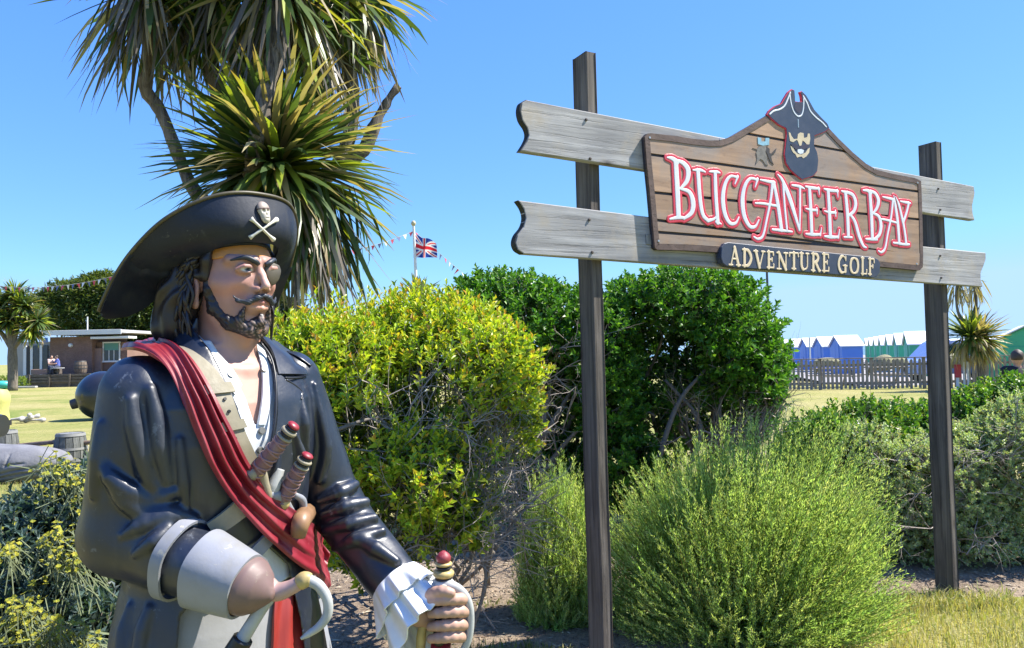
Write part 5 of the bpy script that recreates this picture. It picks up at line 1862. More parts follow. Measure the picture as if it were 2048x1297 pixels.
        G = G + 1.2 * vnoise(G.reshape(-1, 3), 0.15, 12).reshape(nu, nv)[..., None] * dirv
        G[-1] = G[0]
        du = np.gradient(G, axis=0); dv = np.gradient(G, axis=1)
        nrm = unit(np.cross(du, dv)); nrm *= np.sign((nrm * dirv).sum(-1, keepdims=True) + 1e-6)
        slab_l(nm, G, nrm, 3.2, lace, lc, 70)
    frill(-20, 104, 54, 60, 8, 9, 95, 0.4, 'frill')
    frill(-26, 50, 57, 68, 7, 10, 52, 2.1, 'frill')

    # sword hand: palm, four curled fingers, thumb - one continuous skin
    HX, HD = 886.0, 8.0
    def fing(y, ln, rr, tilt):
        return [pl(HX + 4, y - 2, HD + 34), pl(HX + 38 * ln, y + tilt, HD + 8), pl(HX + 34 * ln, y + tilt, HD - 18), pl(HX + 4, y + 2 + tilt, HD - 33), pl(HX - 24, y + 5 + tilt, HD - 24)], [13, 12, 11.5, 11, 9]
    fingers = [fing(1198, 1.0, 1, 0), fing(1223, 1.05, 1, 0), fing(1248, 1.0, 1, 1), fing(1270, 0.9, 1, 3)]
    thumb = ([pl(850, 1205, HD + 2), pl(862, 1190, HD - 16), pl(884, 1183, HD - 32), pl(902, 1186, HD - 34)], [15, 13, 11, 9])
    palm = [pl(842, 1220, HD + 16), pl(868, 1226, HD + 30), pl(892, 1232, HD + 34)]
    def hand_f(P):
        d = s_chain(P, palm, [34, 34, 32], 10)
        d = smin(d, s_cap(P, pl(888, 1200, HD + 32), pl(886, 1268, HD + 32), 16, 14), 8)
        for pts, rr in fingers:
            d = smin(d, s_chain(P, smooth_path(pts, 9), np.interp(np.linspace(0, 1, 9), np.linspace(0, 1, 5), rr), 3), 2.2)
        d = smin(d, s_chain(P, smooth_path(thumb[0], 7), np.interp(np.linspace(0, 1, 7), np.linspace(0, 1, 4), thumb[1]), 3), 3)
        return d
    ctr = pl(884, 1235, HD)
    hand_c = lambda P: np.tile(np.array([0.45, 0.27, 0.20]), (len(P), 1)) * (1 + 0.07 * vnoise(P, 0.1, 4))[:, None]
    sdf_part('hand', hand_f, ctr - 95, ctr + 95, 2.0, skin_m, st, hand_c)

    # sword: grip through the fist, stacked pommel, knuckle guard, blade to the ground
    sw = chain_px('sword', [(HX, 1180, HD), (HX - 3, 1230, HD), (HX - 8, 1290, HD)], [13, 14, 14], blk_m, st)
    for (y0, y1, r_, m_) in ((1176, 1160, 22, bone_m), (1160, 1154, 17, blk_m), (1154, 1140, 21, gold_m), (1140, 1132, 15, blk_m), (1132, 1124, 17, gold_m)):
        k = np.linspace(y0, y1, 5)
        V, Fs = tube_arrays(l2w(np.array([pl(HX + 1, y, HD) for y in k])), np.array([r_ - 4, r_, r_ + .5, r_, r_ - 4]) * US, 18)
        mesh('ring', V, Fs, m_, sw, True)
    k = np.linspace(1126, 1102, 7)
    V, Fs = tube_arrays(l2w(np.array([pl(HX + 1, y, HD) for y in k])), np.array([11, 14, 15, 15, 13, 9, 3]) * US, 16)
    mesh('pommel', V, Fs, red_m, sw, True)
    chain_px('guard', [(866, 1176, HD - 8), (892, 1170, HD - 10), (918, 1180, HD - 8), (936, 1204, HD - 4), (941, 1240, HD - 2), (936, 1280, HD - 2), (918, 1312, HD - 2), (890, 1322, HD)],
             [10, 11, 10, 8.5, 8, 8, 8, 8], steel_m, sw, 50)
    chain_px('collar_ring', [(862, 1302, HD), (900, 1304, HD)], [20, 20], red_m, sw, 6)
    pA = pl(876, 1300, HD); gw = 0.03
    tip = pA + np.array([40, 90, -920.0])
    b = MB()
    u = unit(np.cross(tip - pA, (0, 1, 0))); w = unit(np.cross(tip - pA, u))
    sec = lambda c, a, e: [c + u * a, c + w * e, c - u * a, c - w * e]
    Vb = np.array(sec(pA, 20, 4) + sec(pA * 0.4 + tip * 0.6, 17, 3.5) + sec(tip, 1.5, 1))
    b.add(l2w(Vb), [(0, 1, 5, 4), (1, 2, 6, 5), (2, 3, 7, 6), (3, 0, 4, 7), (4, 5, 9, 8), (5, 6, 10, 9), (6, 7, 11, 10), (7, 4, 8, 11), (8, 9, 10, 11), (3, 2, 1, 0)])
    b.build('blade', steel_m, sw)
    chain_px('lanyard', [(846, 1250, HD + 4), (842, 1280, HD + 4), (840, 1330, HD + 4)], [9, 10, 9], gold_m, sw)

    # legs and boots below the frame
    gz = -(base[2] / US)
    for s in (-1, 1):
        chain_part('leg', [(s * 90, 0, -640), (s * 92, 10, -900), (s * 96, -5, -1130)], [88, 74, 62], breech_m, st, 16, 16)
        bt = chain_part('boot', [(s * 96, -5, -1010), (s * 98, -8, -1180), (s * 98, -12, -1380), (s * 98, -6, gz + 36)], [84, 76, 58, 52], blk_m, st, 20, 18)
        chain_part('foot', [(s * 98, -30, gz + 38), (s * 100, 40, gz + 38), (s * 104, 120, gz + 30), (s * 106, 165, gz + 26)], [38, 42, 36, 22], blk_m, bt, 16, 16)
    return st
# ------------------------------------------------------------------ plants
def leaf_arrays(P, D, N, L, W, fold=0.18, bend=0.12):
    """Small folded leaves: base P, direction D, face normal N, length L, half width W. 5 vertices, 2 quads each."""
    n = len(P)
    D = unit(D); S = unit(np.cross(N, D)); N = unit(np.cross(D, S))
    L = np.broadcast_to(L, n)[:, None]; W = np.broadcast_to(W, n)[:, None]
    mid = P + D * L * 0.5
    V = np.stack([P, mid + S * W + N * L * fold, P + D * L - N * L * bend, mid - S * W + N * L * fold, mid], 1).reshape(-1, 3)
    k = np.arange(n)[:, None] * 5
    return V, np.concatenate([k + np.array([0, 1, 2, 4]), k + np.array([0, 4, 2, 3])])[:, ::-1]


def twig_mesh(segs, rad0, rad1):
    """Many straight 3-sided twigs: segs (n, 2, 3)."""
    A, B = segs[:, 0], segs[:, 1]
    n = len(A)
    D = unit(B - A)
    U = unit(np.cross(D, np.array([0.3, 0.9, 0.31]))); W = np.cross(D, U)
    ra = np.broadcast_to(rad0, n)[:, None]; rb = np.broadcast_to(rad1, n)[:, None]
    V = []
    for k in range(3):
        a = 2 * math.pi * k / 3
        o = U * math.cos(a) + W * math.sin(a)
        V.append(A + o * ra); V.append(B + o * rb)
    V = np.stack(V, 1).reshape(-1, 3)
    k = np.arange(n)[:, None] * 6
    return V, np.concatenate([k + np.array(q) for q in ([0, 2, 3, 1], [2, 4, 5, 3], [4, 0, 1, 5])])


def lobes_px(L):
    out = []
    for px, py, d, rx, ry, rz in L:
        out.append((at(px, py, d), np.array([rx * d / F, rz, ry * d / F])))
    return out


def sample_lobes(lobes, n, r, lo=0.7, hi=1.03, zmin=0.1, noise_f=4.0, noise_a=0.12, front=0.0):
    w = np.array([(R_[0] * R_[1] * R_[2]) ** (2 / 3) for _, R_ in lobes]); w /= w.sum()
    idx = r.choice(len(lobes), n, p=w)
    C = np.array([l[0] for l in lobes])[idx]; RR = np.array([l[1] for l in lobes])[idx]
    d = unit(r.normal(size=(n, 3)))
    if front:
        flip = (d[:, 1] > 0.3) & (r.random(n) < front)
        d[flip, 1] *= -1
    rad = lo + (hi - lo) * r.random(n) ** 0.6
    rad = rad + noise_a * vnoise(C + d * RR, noise_f, 5)
    P = C + d * RR * rad[:, None]
    N = unit(d / RR)
    ok = P[:, 2] > zmin
    for c, R_ in lobes:
        q = np.sqrt((((P - c) / R_) ** 2).sum(1))
        ok &= ~(q < lo - 0.06)
    return P[ok], N[ok], rad[ok]


def shoots(P, N, r, k, Ls, L, W, up=0.55, spread=0.95, jit=0.35):
    """Sprigs of k leaves about short shoots that start at P and grow out and up."""
    n = len(P)
    A = unit(N * 0.75 + np.array([0, 0, up]) + r.normal(0, jit, (n, 3)))
    U = unit(np.cross(A, r.normal(size=(n, 3)))); B = np.cross(A, U)
    t = (np.arange(k) + 0.5) / k
    ang = np.arange(k)[None, :] * 2.39996 + r.uniform(0, 6.28, (n, 1))
    rd = np.cos(ang)[..., None] * U[:, None] + np.sin(ang)[..., None] * B[:, None]
    sp = spread * (1.15 - 0.75 * t)[None, :, None] * r.uniform(0.7, 1.25, (n, k, 1))
    D = unit(A[:, None] * 0.8 + rd * sp)
    Ln = Ls * r.uniform(0.65, 1.35, (n, 1, 1))
    base = P[:, None] + A[:, None] * Ln * t[None, :, None]
    nrm = A[:, None] - D * (A[:, None] * D).sum(-1, keepdims=True) + 0.25 * r.normal(size=(n, k, 3))
    sc = r.uniform(0.7, 1.25, (n, k)) * (1.0 - 0.3 * t)[None]
    V, Q = leaf_arrays(base.reshape(-1, 3), D.reshape(-1, 3), nrm.reshape(-1, 3), (L * sc).ravel(), (W * sc).ravel())
    segs = np.stack([P - A * Ln[:, 0] * 0.8, P + A * Ln[:, 0] * 0.9], 1)
    return V, Q, np.tile(t, n), segs


def wander(a, b, r, n=7, amp=0.12):
    """Crooked branch path from a to b."""
    a = np.asarray(a, float); b = np.asarray(b, float)
    t = np.linspace(0, 1, n)[:, None]
    L = np.linalg.norm(b - a)
    P = a + (b - a) * t
    P[1:-1] += r.normal(0, amp * L * 0.35, (n - 2, 3))
    return smooth_path(P, n * 2)


def bush(name, label, lobes, base, seed, n_sh, k, Ls, L, W, cols, n_in=0, col_in=None, branch_m=None, n_br=10, br_r=0.016, zmin=0.08, front=0.5, group=None, lo=0.72, na=0.12, nf=4.0, extra=None, twig=True, caves=(), tw=0.0028, up=0.55, jit=0.35):
    r = np.random.default_rng(seed)
    lob = lobes_px(lobes)
    cav = lobes_px(caves)

    def carve(P):
        k = np.ones(len(P), bool)
        for c_, R_ in cav:
            q = np.sqrt((((P - c_) / R_) ** 2).sum(1)) + 0.22 * vnoise(P, 5.0, 77)
            k &= (q > 1) | (r.random(len(P)) < 0.07)
        return k

    root = empty(name, base, label, 'bush', group)
    P, N, rad = sample_lobes(lob, n_sh, r, lo, 1.03, zmin, nf, na, front)
    kk = carve(P); P, N = P[kk], N[kk]
    V, Q, t, segs = shoots(P, N, r, k, Ls, L, W, up, 0.95, jit)
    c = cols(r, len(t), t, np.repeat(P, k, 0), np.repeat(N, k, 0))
    parts = [(V, Q, np.repeat(c, 5, 0))]
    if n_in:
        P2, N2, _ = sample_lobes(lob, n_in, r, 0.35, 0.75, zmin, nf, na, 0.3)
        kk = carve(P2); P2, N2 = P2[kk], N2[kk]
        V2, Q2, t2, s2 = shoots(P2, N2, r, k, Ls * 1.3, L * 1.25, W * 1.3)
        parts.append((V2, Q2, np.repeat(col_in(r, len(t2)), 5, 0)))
        segs = np.concatenate([segs, s2])
    off = 0; VV, QQ, CC = [], [], []
    for v, q, cc in parts:
        VV.append(v); QQ.append(q + off); CC.append(cc); off += len(v)
    o = mesh('foliage', np.concatenate(VV), np.concatenate(QQ), leaf_mat('bush_leaf', 0.42, 0.34, 0.45), root, False, np.concatenate(CC))
    tag(o, kind='stuff')
    bm_ = branch_m or paint('bush_bark', (0.13, 0.105, 0.085), 0.85, 0.25, 30, 0.003, 60)
    if twig:
        Vt, Qt = twig_mesh(segs[:: 2], tw, tw * 0.55)
        o = mesh('twigs', Vt, Qt, bm_, root, False); tag(o, kind='stuff')
    b0 = np.array(base, float)
    for i in range(n_br):
        c_, R_ = lob[i % len(lob)]
        tgt = c_ + unit(r.normal(size=3) * np.array([1, .8, .7])) * R_ * r.uniform(0.3, 0.85)
        st = b0 + np.array([r.normal(0, 0.10), r.normal(0, 0.08), -0.03])
        if abs(c_[0] - b0[0]) > 0.5:
            st[0] += (c_[0] - b0[0]) * r.uniform(0.4, 0.9)
        path = wander(st, tgt, r, 6, 0.22)
        V_, F_ = tube_arrays(path, np.linspace(br_r * r.uniform(0.8, 1.3), br_r * 0.3, len(path)), 6)
        mesh('branch', V_, F_, bm_, root, True)
    return root, lob, r


def dead_twigs(root, start_pts, r, n, length, mat_, name='dead_twigs', gens=3, spread=0.5, rad=0.004, up=0.35):
    """Bare branching twigs growing from given points: real thin branches joined into one part."""
    segs, ra, rb = [], [], []
    st = []
    for i in range(n):
        p = start_pts[r.integers(len(start_pts))] + r.normal(0, 0.05, 3)
        d = unit(np.array([r.normal(0, 0.7), r.normal(-0.2, 0.5), up + r.normal(0, 0.4)]))
        st.append((p, d, length * r.uniform(0.6, 1.3), rad, 0))
    while st:
        p, d, L, q, g = st.pop()
        m = 4
        for k in range(m):
            d = unit(d + r.normal(0, 0.22, 3))
            e = p + d * L / m
            segs.append((p, e)); ra.append(q); rb.append(q * 0.82); q *= 0.82
            if g < gens and r.random() < 0.75:
                st.append((e, unit(d + r.normal(0, spread, 3)), L * r.uniform(0.4, 0.7), q * 0.7, g + 1))
            p = e
    V, Q = twig_mesh(np.array(segs), np.array(ra), np.array(rb))
    o = mesh(name, V, Q, mat_, root, False); tag(o, kind='stuff')
    return o


def pick(r, n, pal, p=None, var=0.22):
    pal = np.array(pal, float)
    c = pal[r.choice(len(pal), n, p=p)]
    return c * r.uniform(1 - var, 1 + var, (n, 1)) * r.uniform(0.94, 1.06, (n, 3))


def build_bushes():
    grey_bark = paint('grey_bark', (0.20, 0.175, 0.15), 0.85, 0.25, 30, 0.003, 60)
    # golden shrub beside the statue
    def gold(r, n, t, P, N):
        c = pick(r, n, [(0.29, 0.41, 0.028), (0.40, 0.49, 0.034), (0.48, 0.52, 0.04), (0.16, 0.28, 0.022)], [0.26, 0.32, 0.2, 0.22])
        tip = (t > 0.72) & (r.random(n) < 0.26)
        c[tip] = pick(r, int(tip.sum()), [(0.52, 0.42, 0.035), (0.54, 0.48, 0.04), (0.46, 0.27, 0.045)])
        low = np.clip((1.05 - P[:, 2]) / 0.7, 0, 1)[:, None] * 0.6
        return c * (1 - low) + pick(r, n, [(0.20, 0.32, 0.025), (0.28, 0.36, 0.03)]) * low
    L = [(960, 850, 4.1, 85, 90, 0.35), (930, 960, 4.0, 75, 90, 0.3), (800, 755, 4.4, 210, 135, 0.55), (690, 725, 4.1, 125, 85, 0.4), (905, 765, 4.3, 145, 130, 0.5), (640, 770, 4.1, 120, 150, 0.45), (760, 870, 3.95, 150, 130, 0.42), (860, 960, 3.85, 135, 140, 0.36), (700, 960, 4.0, 130, 150, 0.4), (785, 1060, 3.9, 120, 100, 0.36), (900, 1040, 3.9, 90, 80, 0.3), (825, 690, 4.5, 150, 75, 0.5), (990, 750, 4.2, 70, 70, 0.3)]
    bx = on_ground(770, 1225)
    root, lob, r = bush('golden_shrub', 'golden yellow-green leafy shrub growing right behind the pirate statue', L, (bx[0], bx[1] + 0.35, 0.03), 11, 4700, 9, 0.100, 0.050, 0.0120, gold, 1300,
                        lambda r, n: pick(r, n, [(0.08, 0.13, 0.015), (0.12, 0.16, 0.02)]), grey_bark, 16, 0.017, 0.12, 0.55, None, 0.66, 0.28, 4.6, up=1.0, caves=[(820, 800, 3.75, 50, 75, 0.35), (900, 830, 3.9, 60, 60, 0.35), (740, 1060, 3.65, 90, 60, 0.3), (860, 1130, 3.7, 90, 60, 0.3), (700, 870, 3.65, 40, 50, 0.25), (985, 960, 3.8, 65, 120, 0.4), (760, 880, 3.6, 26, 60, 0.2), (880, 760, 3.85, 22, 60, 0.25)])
    # stray upright shoots above the outline
    rs = np.random.default_rng(91)
    sp = np.array([at(rs.uniform(590, 1040), 0, 4.3) for _ in range(70)])
    for q in sp:
        best = max((c_[2] + R_[2] * math.sqrt(max(0, 1 - ((q[0] - c_[0]) / R_[0]) ** 2)) if abs(q[0] - c_[0]) < R_[0] else 0.0) for c_, R_ in lob)
        q[2] = best - 0.09
    sp[:, 1] += rs.normal(0, 0.12, len(sp)) + 0.05
    V, Q, t_, sgm = shoots(sp, np.tile([0, 0, 1.0], (len(sp), 1)), rs, 13, 0.17, 0.047, 0.0115, 1.2, 0.9, 0.2)
    o = mesh('shoot_leaves', V, Q, leaf_mat('bush_leaf'), root, False, np.repeat(gold(rs, len(t_), t_, np.repeat(sp, 13, 0), None), 5, 0)); tag(o, kind='stuff')
    V, Q = twig_mesh(sgm, 0.003, 0.0015); o = mesh('twigs', V, Q, grey_bark, root, False); tag(o, kind='stuff')
    pts = [at(px, py, d) for px, py, d in ((960, 1080, 3.85), (1000, 1040, 3.95), (940, 1000, 3.9), (1010, 960, 4.0), (1030, 900, 4.1), (980, 900, 4.0), (1040, 1000, 4.0), (950, 1130, 3.85), (1000, 820, 4.1), (930, 860, 3.8), (960, 940, 3.8), (920, 1060, 3.75))]
    dead_twigs(root, pts, r, 150, 0.28, paint('dead_twig', (0.33, 0.285, 0.245), 0.85, 0.2, 30), gens=2, rad=0.0045)
    pts = [at(px, py, 3.75) for px, py in ((820, 1150), (760, 1120), (700, 1040), (880, 1120), (840, 1000), (720, 900), (800, 900))]
    dead_twigs(root, pts, r, 46, 0.36, MATS['dead_twig'], gens=2, rad=0.005, up=0.8)
    # a few long bare branches that show
    for pth in ([(668, 862, 3.6), (740, 838, 3.7), (800, 830, 3.9)], [(888, 1150, 3.7), (884, 1000, 3.75), (850, 900, 3.8), (830, 820, 3.8)], [(945, 1260, 3.8), (972, 1160, 3.8), (960, 1080, 3.85), (1040, 1010, 3.95)], [(740, 800, 3.75), (790, 880, 3.75), (850, 960, 3.7)], [(990, 1100, 3.9), (1040, 1030, 4.0), (1085, 985, 4.1)]):
        P = smooth_path([at(*q) for q in pth], 16)
        V, Fs = tube_arrays(P, np.linspace(0.011, 0.005, 16), 6)
        mesh('branch', V, Fs, grey_bark, root, True)

    # the two dark green domes behind the sign
    def green(r, n, t, P, N):
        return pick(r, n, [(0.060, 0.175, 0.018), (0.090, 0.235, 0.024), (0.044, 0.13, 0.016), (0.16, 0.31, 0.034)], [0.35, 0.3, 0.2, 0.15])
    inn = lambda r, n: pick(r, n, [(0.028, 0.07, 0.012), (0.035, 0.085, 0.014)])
    L = [(1040, 660, 6.9, 120, 90, 0.7), (1130, 670, 7.0, 120, 95, 0.7), (980, 640, 7.2, 80, 70, 0.6), (1190, 720, 6.7, 85, 110, 0.6), (1215, 800, 6.6, 55, 110, 0.5), (1090, 720, 7.3, 130, 100, 0.6), (1140, 880, 7.2, 80, 120, 0.5), (1040, 860, 7.0, 90, 130, 0.6), (1120, 980, 6.7, 110, 80, 0.5), (1010, 970, 6.8, 70, 80, 0.5), (1210, 960, 6.8, 80, 90, 0.5)]
    b = at(1130, 900, 7.2)
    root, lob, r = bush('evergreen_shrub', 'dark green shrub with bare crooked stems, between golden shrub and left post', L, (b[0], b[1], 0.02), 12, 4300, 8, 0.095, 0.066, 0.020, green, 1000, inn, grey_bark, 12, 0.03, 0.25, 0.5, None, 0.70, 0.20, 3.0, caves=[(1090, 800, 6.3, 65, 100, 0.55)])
    for pth in ([(1075, 960, 6.4), (1080, 880, 6.4), (1100, 760, 6.5), (1060, 690, 6.6)], [(1085, 880, 6.4), (1120, 820, 6.4), (1150, 770, 6.5)], [(1080, 900, 6.4), (1062, 800, 6.5), (1052, 700, 6.6)], [(1060, 980, 6.4), (1120, 900, 6.4), (1165, 850, 6.4)]):
        P = smooth_path([at(*q) for q in pth], 16)
        V, Fs = tube_arrays(P, np.linspace(0.028, 0.012, 16), 7)
        mesh('branch', V, Fs, grey_bark, root, True)
    dead_twigs(root, [at(px, py, 6.4) for px, py in ((1080, 780), (1120, 840), (1090, 720), (1110, 930))], r, 26, 0.5, MATS['dead_twig'], gens=2, rad=0.008)
    L = [(1340, 650, 7.0, 140, 105, 0.8), (1420, 690, 6.9, 110, 110, 0.75), (1265, 640, 7.1, 90, 85, 0.7), (1470, 740, 6.9, 78, 95, 0.7), (1390, 620, 7.2, 90, 60, 0.6), (1330, 720, 7.6, 150, 130, 0.6), (1250, 760, 6.8, 50, 90, 0.4), (1485, 800, 7.0, 55, 60, 0.5), (1300, 860, 6.7, 60, 70, 0.35), (1260, 940, 6.4, 60, 80, 0.35), (1420, 830, 7.6, 110, 90, 0.4)]
    b = at(1390, 930, 7.2)
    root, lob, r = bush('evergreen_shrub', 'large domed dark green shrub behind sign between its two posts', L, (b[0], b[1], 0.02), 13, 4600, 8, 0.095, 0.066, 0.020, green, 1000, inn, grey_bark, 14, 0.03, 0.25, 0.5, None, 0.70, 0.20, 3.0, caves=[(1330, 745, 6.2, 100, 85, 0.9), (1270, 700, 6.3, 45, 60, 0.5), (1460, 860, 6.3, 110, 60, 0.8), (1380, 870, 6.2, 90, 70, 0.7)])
    for pth in ([(1290, 1010, 6.2), (1350, 820, 6.3), (1410, 740, 6.4)], [(1480, 940, 6.5), (1440, 840, 6.5), (1450, 760, 6.6)], [(1500, 950, 6.5), (1520, 850, 6.5), (1545, 780, 6.6)], [(1370, 960, 6.3), (1400, 850, 6.4), (1330, 760, 6.5)], [(1480, 900, 6.5), (1500, 840, 6.5), (1460, 780, 6.6)]):
        P = smooth_path([at(*q) for q in pth], 16)
        V, Fs = tube_arrays(P, np.linspace(0.028, 0.012, 16), 7)
        mesh('branch', V, Fs, grey_bark, root, True)
    dead_twigs(root, [at(px, py, 6.5) for px, py in ((1500, 860), (1540, 820), (1470, 900), (1420, 880), (1520, 900), (1380, 860))], r, 60, 0.42, MATS['dead_twig'], gens=2, rad=0.007)

    # low hedge on the right, behind the grey bush
    def hedge(r, n, t, P, N):
        return pick(r, n, [(0.085, 0.20, 0.022), (0.13, 0.27, 0.035), (0.055, 0.135, 0.02), (0.24, 0.33, 0.05)], [0.35, 0.3, 0.2, 0.15])
    L = [(1640, 885, 6.6, 55, 50, 0.45), (1740, 865, 6.7, 75, 52, 0.5), (1830, 870, 6.8, 75, 55, 0.5), (1945, 852, 6.7, 75, 62, 0.5), (2035, 826, 6.6, 65, 62, 0.5), (1690, 905, 6.4, 65, 45, 0.4), (2110, 830, 6.6, 70, 80, 0.5), (1900, 900, 6.6, 110, 50, 0.4), (1600, 905, 6.6, 45, 30, 0.3)]
    b = at(1850, 930, 6.7)
    bush('low_hedge', 'low bright green leafy hedge between sign and lawn at right', L, (b[0], b[1], 0.02), 14, 3000, 8, 0.085, 0.055, 0.018, hedge, 800, inn, grey_bark, 12, 0.02, 0.08, 0.4)
    # grey-green scrub round the right post
    def scrub(r, n, t, P, N):
        return pick(r, n, [(0.34, 0.42, 0.21), (0.44, 0.50, 0.29), (0.27, 0.37, 0.15), (0.32, 0.29, 0.20)], [0.36, 0.24, 0.32, 0.08])
    L = [(1890, 900, 5.9, 60, 60, 0.3), (2010, 880, 5.8, 70, 60, 0.35), (1830, 960, 5.9, 95, 100, 0.45), (1960, 960, 5.8, 120, 120, 0.5), (1800, 1060, 5.8, 80, 90, 0.35), (1960, 1090, 5.6, 120, 90, 0.4), (2060, 1000, 5.7, 110, 160, 0.5), (1870, 1080, 5.7, 90, 90, 0.35), (2080, 1110, 5.6, 90, 80, 0.4), (1740, 920, 6.0, 60, 60, 0.3)]
    b = at(1940, 1170, 5.75)
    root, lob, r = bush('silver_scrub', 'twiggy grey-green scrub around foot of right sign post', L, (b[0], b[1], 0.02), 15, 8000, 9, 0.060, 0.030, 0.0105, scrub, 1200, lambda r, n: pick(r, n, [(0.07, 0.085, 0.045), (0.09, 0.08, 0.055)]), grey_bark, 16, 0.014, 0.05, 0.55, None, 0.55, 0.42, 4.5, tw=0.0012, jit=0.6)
    pts = [at(px, py, d) for px, py, d in ((1990, 920, 5.5), (2040, 880, 5.5), (1950, 960, 5.4), (2030, 960, 5.4), (1900, 900, 5.6), (2010, 1000, 5.4), (1850, 1000, 5.4), (1800, 940, 5.6), (1760, 1090, 5.5), (1930, 1100, 5.3))]
    dead_twigs(root, pts, r, 60, 0.36, MATS['dead_twig'], gens=2, rad=0.005, up=0.3)

    # daisy bush, bottom left: blue-grey leaves, olive yellow flower heads
    def daisy(r, n, t, P, N):
        return pick(r, n, [(0.075, 0.125, 0.120), (0.10, 0.155, 0.15), (0.05, 0.09, 0.08), (0.13, 0.18, 0.17)], [0.35, 0.25, 0.25, 0.15])
    L = [(120, 1090, 2.35, 130, 100, 0.3), (20, 1160, 2.3, 110, 110, 0.3), (170, 1010, 2.5, 90, 70, 0.25), (60, 1240, 2.15, 130, 110, 0.28), (190, 1190, 2.4, 90, 130, 0.25), (150, 1280, 2.2, 100, 90, 0.22), (-80, 1190, 2.3, 120, 140, 0.3), (260, 1180, 2.5, 80, 150, 0.22), (100, 1400, 2.1, 170, 120, 0.3)]
    b = at(110, 1300, 2.35)
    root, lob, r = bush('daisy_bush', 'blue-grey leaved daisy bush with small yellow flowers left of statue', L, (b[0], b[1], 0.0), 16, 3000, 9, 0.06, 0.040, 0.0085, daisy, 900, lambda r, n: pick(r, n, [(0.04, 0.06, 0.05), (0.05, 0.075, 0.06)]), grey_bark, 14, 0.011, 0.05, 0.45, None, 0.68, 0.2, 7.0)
    # flower heads in clusters
    cl = []
    for px, py, d, n_, s in ((140, 965, 2.25, 90, 60), (90, 1010, 2.25, 50, 50), (115, 1085, 2.05, 60, 40), (150, 1120, 2.02, 50, 34), (20, 1100, 2.0, 30, 26), (190, 1010, 2.2, 40, 40), (110, 930, 2.3, 40, 40), (20, 1110, 2.1, 20, 26), (50, 1225, 1.9, 80, 46), (110, 1265, 1.88, 90, 50), (20, 1270, 1.9, 70, 40), (170, 1285, 1.95, 26, 30), (60, 1180, 2.05, 14, 30), (190, 955, 2.35, 26, 30), (45, 1040, 2.2, 18, 26)):
        for _ in range(n_):
            cl.append(at(px + r.normal(0, s * 0.6), py + r.normal(0, s * 0.42), d + r.normal(0, 0.04)))
    cl = np.array(cl)
    n = len(cl); kp = 7
    ax = unit(np.array([0.1, -0.35, 0.85]) + r.normal(0, 0.35, (n, 3)))
    U = unit(np.cross(ax, r.normal(size=(n, 3)))); B = np.cross(ax, U)
    an = np.arange(kp) * 2 * math.pi / kp
    D = np.cos(an)[None, :, None] * U[:, None] + np.sin(an)[None, :, None] * B[:, None] + 0.35 * ax[:, None]
    V, Q = leaf_arrays(np.repeat(cl, kp, 0), D.reshape(-1, 3), np.repeat(ax, kp, 0), 0.0085 * r.uniform(0.7, 1.2, n * kp), 0.0034, 0.05)
    c = pick(r, n * kp, [(0.30, 0.29, 0.03), (0.23, 0.25, 0.03), (0.38, 0.34, 0.035), (0.19, 0.21, 0.03)])
    o = mesh('flower_heads', V, Q, leaf_mat('petal', 0.6, 0.25, 0.2), root, False, np.repeat(c, 5, 0)); tag(o, kind='stuff')
    st = np.stack([cl - ax * 0.11 + r.normal(0, 0.02, (n, 3)), cl], 1)
    V, Q = twig_mesh(st, 0.0016, 0.0012)
    o = mesh('flower_stalks', V, Q, paint('stalk_green', (0.15, 0.18, 0.09), 0.8, 0.2, 30), root, False); tag(o, kind='stuff')


